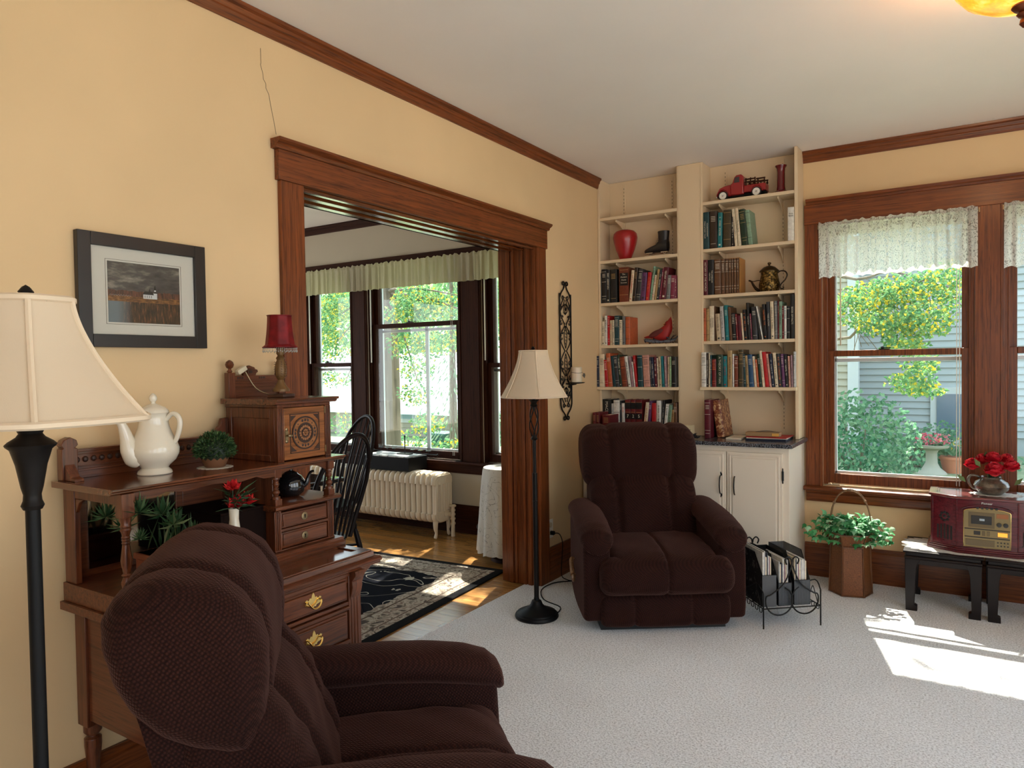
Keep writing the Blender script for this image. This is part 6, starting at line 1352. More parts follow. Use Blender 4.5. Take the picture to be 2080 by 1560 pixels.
me = textmesh('Pioneer', .016); me.transform(Matrix.Translation((xc_, yf-.001, rz1-.030)) @ Matrix.Rotation(PI/2, 4, 'X')); me.materials.append(flat('silver_letters', (.6, .58, .55), .4)); put('lettering', me, rd)
# doily and vase of red peonies
vx_, vy_ = az(2011, 990, rz1).x, 4.72
m = MB(); n = 120; m.ext([(vx_+.02+(.120+.006*math.cos(20*2*PI*i/n))*math.cos(2*PI*i/n), vy_+(.075+.005*math.cos(20*2*PI*i/n))*math.sin(2*PI*i/n)) for i in range(n)], 'z', rz1+.0002, rz1+.0014)
tag(obj('doily', m, lace, smooth=False), 'white lace doily under the vase on the red radio', 'doily')
pvz = rz1+.0016
pew = mat('mottled_pottery', (.10, .085, .06), .28, .15, Coat_Weight=.6); _v = coords(pew, (1, 1, 1)); _q = noise(pew, _v, 22, 4, .7); L(pew, ramp(pew, _q, [(.35, (.035, .028, .018)), (.6, (.15, .12, .085)), (.75, (.30, .26, .2))]), BS(pew).inputs['Base Color'])
vz = thing('flower_vase', 'round mottled brown jug of red peonies on the radio', 'vase', (vx_, vy_, pvz))
m = MB(); m.lathe([(.045, 0), (.050, .003), (.078, .026), (.084, .046), (.076, .066), (.056, .080), (.048, .086), (.052, .096), (.047, .096), (.043, .086), (0, .08)], (vx_, vy_, pvz), 36); obj('jug', m, pew, vz)
m = MB(); m.tube([(vx_-.045, vy_, pvz+.088), (vx_-.085, vy_-.01, pvz+.100), (vx_-.105, vy_-.01, pvz+.085), (vx_-.104, vy_-.01, pvz+.055), (vx_-.088, vy_, pvz+.030), (vx_-.070, vy_, pvz+.022)], [.006, .007, .0075, .007, .006, .005], 10); obj('handle', m, pew, vz)
pet = leafmat('peony_petals', [(0, (.30, .004, .012)), (.5, (.60, .012, .030)), (1, (.85, .06, .07))], .3)
m = MB()
def peony(c, r, seed):
    rn = random.Random(seed); c = Vector(c)
    for i in range(42):
        t = i/42; a = 2.399*i; el = PI/2*(1-t)*1.0-.45*t
        d_ = Vector((math.cos(a)*math.cos(el), math.sin(a)*math.cos(el), math.sin(el)))
        base = c+d_*r*.28; s1_ = d_.cross(Vector((0, 0, 1))); s1_ = s1_.normalized() if s1_.length > .1 else Vector((1, 0, 0)); u1_ = s1_.cross(d_); sz_ = r*rn.uniform(.55, .78)
        vs = []
        for j in range(4):
            for k_ in range(4):
                p_ = (k_/3-.5); q_ = j/3; w_ = sz_*math.sin(PI*(.15+.75*q_))*1.15
                vs.append(base+d_*(r*.62*(q_**.6)-abs(p_)*r*.15)+s1_*p_*w_*1.3+u1_*(q_-.35)*sz_*.95+d_*rn.uniform(-.02, .02)*r)
        m.add(vs, [(j*4+k_, j*4+k_+1, (j+1)*4+k_+1, (j+1)*4+k_) for j in range(3) for k_ in range(3)])
    m.ell(c, r*.5, r*.5, r*.5, 10, 8)
for i, (u_, v_, y_, r_) in enumerate(((1975, 946, 4.72, .046), (2020, 958, 4.665, .055), (2017, 935, 4.74, .050), (2055, 950, 4.71, .046), (1995, 935, 4.77, .040), (2045, 935, 4.78, .040))):
    if i == 1: m1_ = m
    peony(ay(u_, v_, y_), r_, i)
obj('peonies', m, pet, vz, ang=60)
m = MB(); 
for (u_, v_, a) in ((1992, 938, -.5), (1962, 968, -.8), (2060, 975, .7), (2000, 925, .1)):
    c = ay(u_, v_, 4.66 if a != .1 else 4.76); m.leaf(c-Vector((0, 0, .03)), (a, -.2, .8), .06, .025, up=(0, -1, .2), fold=.1)
m.tube([(vx_, vy_, pvz+.08), (vx_, vy_, pvz+.14)], .02, 8)
obj('leaves', m, leafmat('peony_leaves', [(0, (.02, .05, .02)), (1, (.12, .15, .05))], .2), vz)

# ------------------------------------------------------------------ hexagonal basket with ivy
hb = thing('woven_basket', 'tall brown hexagonal handled basket of ivy under the window', 'basket', (-.585, 4.66, 0))
bx_, by_ = -.583, 4.680; bw = mat('basket_weave', (.17, .058, .018), .5, spec=.3); _v = coords(bw, (1, 1, 1.6)); _q = noise(bw, _v, 130, 3); L(bw, ramp(bw, _q, [(.3, (.11, .036, .011)), (.7, (.22, .078, .025))]), BS(bw).inputs['Base Color']); bump(bw, _q, .3, .001)
def hexp(r, z, a0_=rad(-82.9+30+8)): return [(bx_+r*math.cos(a0_+i*PI/3), by_+r*math.sin(a0_+i*PI/3), z) for i in range(6)]
def hexloft(st):
    m = MB(); k = len(st); vs = [p for r, z in st for p in hexp(r, z)]; fs = []
    for j in range(k-1):
        for i in range(6): fs.append((j*6+i, j*6+(i+1) % 6, (j+1)*6+(i+1) % 6, (j+1)*6+i))
    fs.append(list(range(6))[::-1]); fs.append(list(range((k-1)*6, k*6))); m.add(vs, fs); return m
obj('panels', hexloft([(.116, .002), (.106, .29), (.108, .30), (.138, .365), (.130, .365), (.100, .30), (.05, .29)]), bw, hb, smooth=False)
m = MB(); bt_ = hexp(.118, .002); tp_ = hexp(.108, .295); t2 = hexp(.140, .366)
for i in range(6): m.tube([bt_[i], tp_[i], t2[i]], .005, 6)
for r, z in ((.119, .006), (.110, .292), (.141, .366)): m.tube(hexp(r, z), .0048, 6, True)
obj('bamboo_edging', m, wood('bamboo_dark', (.06, .018, .006), (.18, .07, .025), 'z', .4, 1.4), hb)
m = MB(); ht = ay(1727, 995, by_).z
m.tube([(bx_+.112*math.cos(t)*(-1), by_+.01, .30+(ht-.30)*(math.sin(t)**.6)) if 0 < t < PI else (bx_-.112*math.cos(t), by_+.01, .30) for t in [PI*i/24 for i in range(25)]], .0045, 7)
m.tube([(bx_-.115*math.cos(t), by_-.004, .30+(ht-.305)*(math.sin(t)**.6 if 0 < t < PI else 0)) for t in [PI*i/24 for i in range(25)]], .0035, 6)
for i in (5, 12, 18):
    t = PI*i/24; m.ell((bx_-.113*math.cos(t), by_+.003, .30+(ht-.303)*math.sin(t)**.6), .009, .012, .009, 8, 6)
obj('handle', m, wood('vine_handle', (.10, .05, .025), (.30, .17, .09), 'z', .6), hb)
iv = thing('ivy_plant', 'variegated trailing ivy plant filling the tall brown basket', 'plant', (bx_, by_, .36))
m = MB(); m2 = MB()
def ivyleaf(mm, p, d, s):
    d = Vector(d).normalized(); up = Vector((0, -.3, 1)); sd2 = d.cross(up).normalized(); n2 = sd2.cross(d)
    O = Vector(p); pts = [O, O+sd2*.34*s+d*.05*s, O+sd2*.50*s+d*.38*s-n2*.06*s, O+sd2*.22*s+d*.52*s, O+d*1.0*s-n2*.15*s, O-sd2*.22*s+d*.52*s, O-sd2*.50*s+d*.38*s-n2*.06*s, O-sd2*.34*s+d*.05*s, O+d*.35*s+n2*.05*s]
    mm.add(pts, [(8, i, i+1) for i in range(0, 7)]+[(8, 7, 0)])
for i in range(58):
    a = 2.4*i; ln = random.uniform(.07, .22); pts = []
    d_ = Vector((math.cos(a), math.sin(a)*.6, 0))
    for j in range(7):
        t = j/6; pts.append(Vector((bx_, by_, .345))+d_*(.02+ln*t)+Vector((0, 0, .12*t*random.uniform(.9, 1.1)*(1-t)*2.4-.05*t+(.11 if i % 3 == 0 else .03)*t)))
    for p in pts:
        if p.y > 4.90: p.y = 4.90
    m2.tube(pts, .0016, 4)
    for j in range(1, 7):
        for s_ in (1, -1):
            ivyleaf(m, pts[j], (d_.x*.6+s_*random.uniform(-.6, .6), d_.y-.5+random.uniform(-.5, .3), random.uniform(-.9, .35)), random.uniform(.030, .048))
for p in ((-.80, .35), (-.37, .38)):
    for i in range(9):
        ivyleaf(m, (p[0]+random.uniform(-.03, .03), by_-.03+random.uniform(-.03, .03), p[1]+random.uniform(-.04, .05)), (random.uniform(-1, 1), -.5, random.uniform(-1, .1)), .040)
obj('ivy_leaves', m, leafmat('ivy_leaf', [(0, (.03, .17, .05)), (.45, (.07, .36, .12)), (.7, (.18, .52, .24)), (1, (.65, .85, .62))], .3), iv, ang=10, smooth=False)
obj('ivy_stems', m2, flat('ivy_stem', (.06, .10, .03)), iv)

# ------------------------------------------------------------------ wire rack with magazine files
ra, rb_ = az(1551, 1278, 0), az(1667, 1270, 0); e1 = (rb_-ra); RW = e1.length; e1.normalize(); e2 = Vector((-e1.y, e1.x, 0))
RD = .44
rk = thing('wire_rack', 'black wire rack with heart shaped ends beside the brown recliner', 'rack', tuple((ra+rb_)/2))
TR = Matrix(((e1.x, e2.x, 0, ra.x), (e1.y, e2.y, 0, ra.y), (0, 0, 1, 0), (0, 0, 0, 1)))
def wire(m, pts, r=.0035, closed=False): m.tube([TR @ Vector(p) for p in pts], r, 6, closed)
zb1 = .105; cor = zat(1668, 1198, rb_.x, rb_.y)
m = MB()
for x_ in (0, RW):
    for y_ in (0, RD): wire(m, [(x_, y_, 0), (x_, y_, cor)], .004)
wire(m, [(0, 0, zb1), (RW, 0, zb1), (RW, RD, zb1), (0, RD, zb1)], .0035, True)
for i in range(1, 7): wire(m, [(0, RD*i/7, zb1), (RW, RD*i/7, zb1)], .0025)
for x_ in (0, RW):
    wire(m, [(x_, 0, cor), (x_+(-.008 if x_ == 0 else .008), RD*.15, cor+.035), (x_, RD*.5, cor-.03), (x_, RD*.85, cor+.035), (x_, RD, cor)], .0035)
    for i in range(9):
        y_ = RD*(i+.7)/9.6; wire(m, [(x_, y_-.018, zb1), (x_, y_-.014, zb1-.022), (x_, y_+.008, zb1-.024), (x_, y_+.012, zb1)], .0022)
    for i in range(3):
        y_ = RD*(i+.5)/3; wire(m, [(x_, y_-.05, zb1), (x_, y_-.02, cor-.03), (x_, y_, cor), (x_, y_+.02, cor-.03), (x_, y_+.05, zb1)], .0022)
obj('wire_frame', m, black_metal, rk)
for yy in (0, RD):
    m = MB(); apx = ra+e1*RW*.45; zt2 = zat(1604, 1133, apx.x, apx.y)
    for s_ in (1, -1):
        cx_ = RW*.5+s_*RW*.215; rr_ = RW*.20
        pts = [(RW*.5-s_*.004+s_*.035*math.cos(q)-.0*s_, yy, zt2-.0+.024*math.sin(q)) for q in ()]
        pts = [(RW*.5+s_*.030, yy, zt2-.035), (RW*.5+s_*.038, yy, zt2-.012), (RW*.5+s_*.022, yy, zt2+.004), (RW*.5+s_*.004, yy, zt2-.010), (RW*.5-s_*.0, yy, zt2-.03)]
        pts += [(RW*.5-s_*RW*.13, yy, zt2-.13), (RW*.5-s_*RW*.36, yy, zb1+.075)]
        c_ = (RW*.5-s_*RW*.225, zb1+.038); rr_ = RW*.235
        for i in range(12):
            a = 2.75-i*(4.9/11); a2 = a if s_ > 0 else PI-a
            pts.append((c_[0]+rr_*math.cos(a if s_ > 0 else PI-a)*1, yy, c_[1]+rr_*math.sin(a)*.98)) if 0 else pts.append((c_[0]-s_*rr_*math.cos(PI-(PI+.35-i*0)+0) if 0 else c_[0]+rr_*math.cos((PI-.35)+i*(4.6/11) if s_ > 0 else .35-i*(4.6/11)), yy, c_[1]+rr_*math.sin((PI-.35)+i*(4.6/11) if s_ > 0 else .35-i*(4.6/11))))
        wire(m, pts, .0042)
    obj('heart_end', m, black_metal, rk)
mesh_gr = bpy.data.materials.new('wire_mesh_grey'); mesh_gr.use_nodes = True
BS(mesh_gr).inputs['Base Color'].default_value = (.07, .075, .085, 1); BS(mesh_gr).inputs['Metallic'].default_value = .5
_t = mesh_gr.node_tree.nodes.new('ShaderNodeBsdfTransparent'); _x = mesh_gr.node_tree.nodes.new('ShaderNodeMixShader'); _x.inputs[0].default_value = .72
L(mesh_gr, _t.outputs[0], _x.inputs[1]); L(mesh_gr, BS(mesh_gr).outputs[0], _x.inputs[2]); L(mesh_gr, _x.outputs[0], mesh_gr.node_tree.nodes['Material Output'].inputs[0])
scr = mat('file_script_black', (.012, .012, .013), .5); _v = coords(scr, (26, 26, 26)); _q = N(scr, 'ShaderNodeTexNoise'); _q.inputs['Scale'].default_value = 1; _q.inputs['Detail'].default_value = 3; _q.inputs['Distortion'].default_value = 1.5; L(scr, _v, _q.inputs['Vector']); L(scr, ramp(scr, _q.outputs['Fac'], [(.60, (.012, .012, .013)), (.64, (.20, .19, .18))]), BS(scr).inputs['Base Color'])
def mag_file(x0, w_, label, m1, m2, hb_, hf, mesh_=False):
    t = thing('magazine_file', label, 'magazine file', tuple(TR @ Vector((x0, .1, zb1))), 0, 'magazine files in the wire rack')
    y0_, y1_ = .02, .29; zb_ = zb1+.004
    P = [(y0_, zb_), (y0_, zb_+hf), (y0_+.085, zb_+hb_), (y1_, zb_+hb_), (y1_, zb_)]
    m = MB(); m.T = TR
    for xx in (x0, x0+w_-.0025): m.ext(P, 'x', xx, xx+.0025)
    obj('side_wall', m, m1, t, smooth=False)
    m = MB(); m.T = TR; m.box(x0, x0+w_, y0_-.002, y0_, zb_, zb_+hf); obj('front_panel', m, m2, t, smooth=False)
    m = MB(); m.T = TR; m.box(x0, x0+w_, y1_, y1_+.002, zb_, zb_+hb_); m.box(x0, x0+w_, y0_, y1_, zb_, zb_+.002); obj('back_panel', m, m1, t, smooth=False)
    m = MB()
    for xx in (x0+.001, x0+w_-.001): m.tube([TR @ Vector((xx, a, b)) for a, b in ((y0_, zb_), (y0_, zb_+hf), (y0_+.085, zb_+hb_), (y1_, zb_+hb_))], .0022, 5)
    m.tube([TR @ Vector((x0, y0_, zb_+hf)), TR @ Vector((x0+w_, y0_, zb_+hf))], .0022, 5); obj('rim', m, black_metal, t)
    n_ = int((w_-.012)/.0085); xx = x0+.006
    cols = ['white', 'pale grey', 'cream', 'navy', 'white', 'mauve', 'cream', 'pale grey']
    for i in range(n_):
        tw = random.uniform(.0045, .0078); q = MB(); q.T = TR @ Matrix.Translation((xx, 0, 0)); hh_ = hf+random.uniform(.05, .09); col = cols[(i+int(x0*100)) % 8]
        q.box(0, tw, y0_+.006, y0_+.235, zb_+.003, zb_+hh_+.04); q.T = None
        mg = obj('magazine', q, [bmat(col)], smooth=False, bevel=.0006)
        tag(mg, f'{col} magazine, {ordn(i)} from left in the {label.split(" magazine")[0]} file', 'magazine', 'magazines in the wire rack')
        xx += tw+.0012
FW = .078
grp_black = flat('file_grey_front', (.055, .058, .065), .5)
mag_file(.004, FW, 'black script printed magazine file nearest the recliner', scr, grp_black, .27, .165)
mag_file(.004+FW+.012, FW*.95, 'plain black magazine file in the middle of the wire rack', blackpaint, mesh_gr, .255, .12)
mag_file(.004+2*FW+.022, FW*1.15, 'grey wire mesh magazine file at the window side of the rack', mesh_gr, mesh_gr, .27, .13)
# ------------------------------------------------------------------ dining room things
rug = mat('rug_pattern', (.3, .28, .24), 1, spec=.05)
C0 = Vector((-2.632, 4.03, 0)); RA = rad(-3.2)
rgx, rgy = 2.7, 2.1
_t = N(rug, 'ShaderNodeTexCoord'); _s = N(rug, 'ShaderNodeSeparateXYZ'); L(rug, _t.outputs['Object'], _s.inputs[0])
def A_(op, a, b=None): return math_n(rug, op, a, b)
ex = A_('SUBTRACT', rgx/2, A_('ABSOLUTE', _s.outputs['X'])); ey = A_('SUBTRACT', rgy/2, A_('ABSOLUTE', _s.outputs['Y']))
ed = A_('MINIMUM', ex, ey)
_v = coords(rug, (1, 1, 1)); n1 = N(rug, 'ShaderNodeTexNoise'); n1.inputs['Scale'].default_value = 16; n1.inputs['Detail'].default_value = 5; n1.inputs['Distortion'].default_value = 1.6; L(rug, _v, n1.inputs['Vector'])
bord = ramp(rug, n1.outputs['Fac'], [(.36, (.10, .085, .075)), (.44, (.30, .26, .21)), (.50, (.52, .47, .40)), (.56, (.36, .30, .24)), (.66, (.20, .15, .13))])
n2 = N(rug, 'ShaderNodeTexNoise'); n2.inputs['Scale'].default_value = 3.4; n2.inputs['Detail'].default_value = .6; n2.inputs['Distortion'].default_value = 1.6; L(rug, _v, n2.inputs['Vector'])
vine = A_('ABSOLUTE', A_('SUBTRACT', n2.outputs['Fac'], .5)); vor = N(rug, 'ShaderNodeTexVoronoi'); vor.inputs['Scale'].default_value = 5.0; L(rug, _v, vor.inputs['Vector'])
wob = A_('ADD', vor.outputs['Distance'], A_('MULTIPLY', A_('SUBTRACT', noise(rug, _v, 42, 2), .5), .35))
field_ = mix(rug, A_('MAXIMUM', A_('LESS_THAN', vine, .009), A_('LESS_THAN', wob, .20)), (.010, .011, .016), (.50, .47, .40))
n3 = A_('ADD', ed, A_('MULTIPLY', A_('SUBTRACT', noise(rug, _v, 9, 2), .5), .09))
c_ = mix(rug, A_('GREATER_THAN', n3, .31), bord, field_)
c_ = mix(rug, A_('LESS_THAN', A_('ABSOLUTE', A_('SUBTRACT', ed, .255)), .007), c_, (.12, .09, .07)); c_ = mix(rug, A_('LESS_THAN', A_('ABSOLUTE', A_('SUBTRACT', ed, .105)), .005), c_, (.14, .10, .08))
c_ = mix(rug, A_('LESS_THAN', ed, .055), c_, (.012, .012, .013))
L(rug, c_, BS(rug).inputs['Base Color']); bump(rug, noise(rug, _v, 260, 2), .6, .004)
m = MB(); m.box(-rgx/2, rgx/2, -rgy/2, rgy/2, 0, .012)
ro = obj('area_rug', m, rug, bevel=.004); RM = Matrix.Rotation(RA+PI*0, 4, 'Z'); 
cc = C0 - (Matrix.Rotation(rad(3.9), 4, 'Z') @ Vector((rgx/2, rgy/2, 0))); ro.location = (cc.x, cc.y, -.0035); ro.rotation_euler = (0, 0, rad(3.9))
tag(ro, 'black and beige floral area rug on the dining room floor', 'rug')

# radiator
rxr = -3.585; rxl = -5.05; ry0, ry1 = 4.475, 4.70; rz0_, rz1_ = .135, .515
rdm = mat('radiator_enamel', (.66, .56, .42), .4)
rt = thing('radiator', 'cream cast iron column radiator under the dining windows', 'radiator', ((rxr+rxl)/2, 4.6, 0))
sw = .056; nsec = int((rxr-rxl)/sw)
secm = MB()
def ring(yc, hw_, zl, zh_, x0_, x1_, r_): pass
for j in range(4):
    yc = ry0+.028+j*(ry1-ry0-.056)/3; secm.tube([(0, yc, rz0_+.03), (0, yc, rz1_-.03)], .0235, 10)
secm.tube([(0, ry0+.010, rz1_-.075), (0, ry0+.016, rz1_-.030), (0, ry0+.045, rz1_-.012), (0, (ry0+ry1)/2, rz1_-.006), (0, ry1-.045, rz1_-.012), (0, ry1-.016, rz1_-.030), (0, ry1-.010, rz1_-.075)], .024, 10)
secm.tube([(0, ry0+.012, rz0_+.070), (0, ry0+.02, rz0_+.030), (0, ry0+.05, rz0_+.016), (0, (ry0+ry1)/2, rz0_+.010), (0, ry1-.05, rz0_+.016), (0, ry1-.02, rz0_+.030), (0, ry1-.012, rz0_+.070)], .024, 10)
sme = mesh('section', secm, rdm)
for i in range(nsec):
    o = put('section', sme, rt); o.location = (rxr-.028-i*sw, 0, 0)
# end section relief
m = MB(); xe = rxr
for j in range(4):
    yc = ry0+.022+j*(ry1-ry0-.044)/3; m.box(xe-.02, xe-.001, yc-.014, yc+.014, rz0_+.08, rz1_-.07)
m.ext([(ry0+.004, rz1_-.075), (ry1-.004, rz1_-.075), (ry1-.004, rz1_-.03), (ry1-.03, rz1_-.004), (ry0+.03, rz1_-.004), (ry0+.004, rz1_-.03)], 'x', xe-.03, xe-.001)
m.ext([(ry0+.006, rz0_+.085), (ry0+.006, rz0_+.03), (ry0+.05, rz0_), (ry1-.05, rz0_), (ry1-.006, rz0_+.03), (ry1-.006, rz0_+.085)][::-1], 'x', xe-.03, xe-.001)
for (yc, zc__, r_) in ((ry0+.055, rz1_-.055, .03), (ry1-.065, rz1_-.05, .036), (ry0+.06, rz0_+.05, .03), (ry1-.09, rz0_+.055, .034)):
    m.tube([(xe, yc+r_*(1-.6*t)*math.cos(7*t+1), zc__+r_*(1-.6*t)*math.sin(7*t+1)) for t in [i/18 for i in range(19)]], .003, 5)
obj('end_panel', m, rdm, rt, .004)
for xx in (rxr-.028, rxl+.05):
    for yy, s_ in ((ry0+.03, -1), (ry1-.03, 1)):
        m = MB(); m.tube([(xx, yy, rz0_+.03), (xx, yy+s_*.004, .09), (xx, yy-s_*.004, .05), (xx, yy+s_*.004, .018), (xx, yy+s_*.010, .006)], [.024, .018, .011, .014, .012], 10); obj('leg', m, rdm, rt)
m = MB(); m.tube([(rxr-.01, ry1-.05, rz0_+.045), (rxr+.035, ry1-.05, rz0_+.045)], .020, 12); m.tube([(rxr+.035, ry1-.05, .0), (rxr+.035, ry1-.05, .245)], [.016]*2, 12)
for z_ in (.10, .14, .175, .21): m.lathe([(.022, z_), (.022, z_+.014)], (rxr+.035, ry1-.05, 0), 12)
m.lathe([(.010, .24), (.028, .245), (.030, .255), (.020, .262), (0, .264)], (rxr+.035, ry1-.05, 0), 16); obj('valve_pipe', m, rdm, rt)
# black box with glass candle row
b0 = ay(698+50, 950, 4.49); 
cbx_ = thing('wooden_box', 'black wooden box standing on the cream radiator', 'box', (-4.15, 4.6, rz1_+.004))
m = MB(); m.box(-4.40, -3.885, 4.50, 4.74, rz1_+.013, ay(830, 900, 4.5).z*0+.640); obj('crate', m, blackpaint, cbx_, .003)
m = MB(); m.box(-4.39, -3.895, 4.505, 4.735, .640, .652)
for i in range(5): m.box(-4.36+i*.09, -4.30+i*.09, 4.498, 4.505, .640, .651)
obj('striped_runner', m, flat('runner_pale', (.55, .58, .58)), cbx_, .002)
ch = thing('candle_holder', 'black iron bar holder with six glass cups on the black box', 'candle holder', (-4.05, 4.62, .655))
m = MB(); m.tube([(-4.42, 4.66, .668), (-3.66, 4.60, .668)], .005, 6); m.ell((-4.42, 4.66, .668), .009, .009, .009, 8, 6); m.ell((-3.66, 4.60, .668), .009, .009, .009, 8, 6)
m.tube([(-4.035, 4.63, .66), (-4.035, 4.63, .80)], .005, 6); m.ell((-4.035, 4.63, .805), .008, .008, .010, 8, 6); m.box(-4.10, -3.97, 4.60, 4.66, .6525, .660)
cups = [-4.33, -4.25, -4.16, -3.94, -3.85, -3.76]
for x_ in cups: y_ = 4.66-(x_+4.42)/.76*.06; m.tube([(x_, y_, .668), (x_, y_, .690)], .003, 6); m.lathe([(.006, .690), (.022, .693), (.024, .697), (0, .697)], (x_, y_, 0), 14)
obj('iron_bar', m, black_metal, ch)
for x_ in cups:
    y_ = 4.66-(x_+4.42)/.76*.06; m = MB(); m.lathe([(.016, .698), (.019, .702), (.022, .724), (.0205, .724), (.0175, .703), (0, .701)], (x_, y_, 0), 14); obj('glass_cup', m, glass_m, ch)
# round side table with embroidered cloth
tcx_, tcy_ = -2.775, 4.29
tc_m = mat('linen_white', (.62, .60, .55), .9); _v = coords(tc_m, (7, 7, 7)); _q = N(tc_m, 'ShaderNodeTexNoise'); _q.inputs['Scale'].default_value = 1; _q.inputs['Distortion'].default_value = 2.4; L(tc_m, _v, _q.inputs['Vector'])
_z = math_n(tc_m, 'ABSOLUTE', math_n(tc_m, 'SUBTRACT', _q.outputs['Fac'], .5)); L(tc_m, ramp(tc_m, _z, [(.006, (.30, .29, .26)), (.010, (.64, .62, .57))]), BS(tc_m).inputs['Base Color'])
st_ = thing('side_table', 'small round side table under the long white cloth', 'table', (tcx_, tcy_, 0))
m = MB(); m.lathe([(.16, .640), (.17, .645), (.17, .660), (.16, .664), (0, .664)], (tcx_, tcy_, 0), 36); obj('tabletop', m, dark_x, st_)
m = MB(); m.lathe([(.13, 0), (.12, .02), (.04, .05), (.03, .1), (.03, .60), (.08, .64), (0, .64)], (tcx_, tcy_, 0), 24); obj('pedestal', m, dark_z, st_)
m = MB()
def cloth(a, b):
    an = 2*PI*a
    if b < .28: r = .178*(b/.28)**.9 if b > 0 else .0001; z_ = .668
    else:
        t = (b-.28)/.72; r = .178+.008*min(1, t*6)+.035*t+(.014*t)*math.sin(an*13)+.010*t*math.sin(an*7+1); z_ = .668-.010*min(1, t*8)-.585*t-.012*t*abs(math.sin(an*9))
    return (tcx_+r*math.cos(an), tcy_+r*math.sin(an), z_)
m.grid(cloth, 160, 34, cu=True); tag(obj('tablecloth', m, tc_m, ang=70), 'long white embroidered tablecloth beside the oak jamb', 'tablecloth')
# garden statue
gx, gy = -3.03, 4.46
gs = thing('garden_statue', 'dark stone figure statue on the floor beside the white tablecloth', 'statue', (gx, gy, 0))
gm = mat('dark_stone', (.035, .033, .030), .8); _v = coords(gm, (1, 1, 1)); bump(gm, noise(gm, _v, 40, 4), .6, .004)
m = MB(); m.lathe([(.085, -.004), (.092, .015), (.088, .035), (.06, .045), (0, .045)], (gx, gy, 0), 20, squash=(1, .8)); obj('base', m, gm, gs)
m = MB(); m.lathe([(.055, .04), (.065, .07), (.060, .10), (.072, .14), (.078, .17), (.062, .21), (.040, .235), (0, .24)], (gx, gy, 0), 20, squash=(1, .8))
m.tube([(gx-.05, gy-.02, .205), (gx-.085, gy-.05, .17), (gx-.06, gy-.07, .20), (gx-.03, gy-.06, .235)], [.026, .022, .018, .015], 10); m.tube([(gx+.05, gy-.02, .205), (gx+.075, gy-.05, .16), (gx+.02, gy-.075, .175)], [.026, .022, .016], 10)
for s_ in (-1, 1): m.tube([(gx+s_*.03, gy-.02, .09), (gx+s_*.035, gy-.06, .06), (gx+s_*.03, gy-.08, .03)], [.032, .028, .022], 10)
obj('robed_body', m, gm, gs, ang=70)
m = MB(); m.ell((gx, gy-.010, .275), .036, .038, .042, 16, 12); m.ell((gx, gy-.05, .272), .010, .012, .012, 8, 6); obj('head', m, gm, gs)
m = MB(); m.ell((gx, gy+.005, .305), .050, .055, .026, 18, 10); m.lathe([(.070, 0), (.062, .01), (.045, .022), (.03, .045), (0, .055)], (gx, gy+.005, .290), 18); obj('hat', m, gm, gs)

# windsor chairs and dining table
def windsor(label, loc, rz):
    t = thing('windsor_chair', label, 'chair', loc, rz, 'black windsor chairs around the dining table', world=False)
    bw_ = black_wood
    # local: +Y is the direction the sitter faces
    m = MB(); n = 40; P = [(.215*math.cos(a)*(1 if math.sin(a) < 0 else 1.0), (.205 if math.sin(a) > 0 else .20)*math.sin(a)) for a in [2*PI*i/n for i in range(n)]]
    vs = []
    m.ext(P, 'z', .425, .455); obj('seat', m, bw_, t, .010, 3)
    for sx_ in (-1, 1):
        for sy_ in (-1, 1):
            m = MB(); a = Vector((sx_*.13, sy_*.12, .43)); b = Vector((sx_*.20, sy_*.20, 0)); m.tube([a+(b-a)*q for q in (0, .15, .3, .36, .42, .6, .8, .9, 1)], [.012, .014, .020, .013, .018, .020, .014, .012, .010], 10); obj('leg', m, bw_, t)
    m = MB(); m.tube([(-.17, -.15, .17), (-.17, 0, .185), (-.17, .15, .17)], [.008, .013, .008], 8); m.tube([(.17, -.15, .17), (.17, 0, .185), (.17, .15, .17)], [.008, .013, .008], 8); m.tube([(-.17, 0, .18), (0, 0, .18), (.17, 0, .18)], [.008, .013, .008], 8); obj('stretcher', m, bw_, t)
    def BP(x, z): return Vector((x, -.165-.17*((z-.45)/.58)**1.15-.02*(1-(x/.21)**2), z))
    bow = []
    for i in range(31):
        a = PI*i/30; x_ = .205*math.cos(a)*(1 if i not in (0, 30) else .86); z_ = .72+.315*math.sin(a)
        bow.append(BP(x_, z_))
    bow = [BP(.145, .45), BP(.165, .55), BP(.192, .65)]+bow[1:-1]+[BP(-.192, .65), BP(-.165, .55), BP(-.145, .45)]
    m = MB(); m.tube(bow, .013, 10); obj('bow', m, bw_, t)
    for i in range(7):
        q = (i-3)/3; xb = q*.105; xt = q*.165; zt_ = .72+.315*math.sqrt(max(0, 1-(xt/.205)**2))-.004
        m = MB(); m.tube([BP(xb+(xt-xb)*s_, .45+(zt_-.45)*s_) for s_ in (0, .2, .42, .5, .6, .8, 1)], [.006, .0085, .009, .008, .007, .0055, .005], 8); obj('spindle', m, bw_, t)
    return t
windsor('nearest black windsor chair, its bow back toward the cased opening', (-3.05, 2.68, .008), rad(95))
windsor('black windsor chair at the far side of the dining table', (-3.74, 3.44, .008), rad(165))
windsor('black windsor chair mostly hidden behind the oak desk', (-3.05, 2.12, .008), rad(80))
tb = thing('dining_table', 'black dining table behind the oak desk', 'table', (-3.75, 2.45, 0))
m = MB(); m.box(-4.35, -3.10, 1.75, 3.02, .72, .75); obj('tabletop', m, mat('table_black', (.010, .009, .010), .12, Coat_Weight=.6), tb, .01, 3)
m = MB(); m.box(-4.25, -3.20, 1.85, 2.92, .64, .72); obj('apron', m, black_wood, tb)
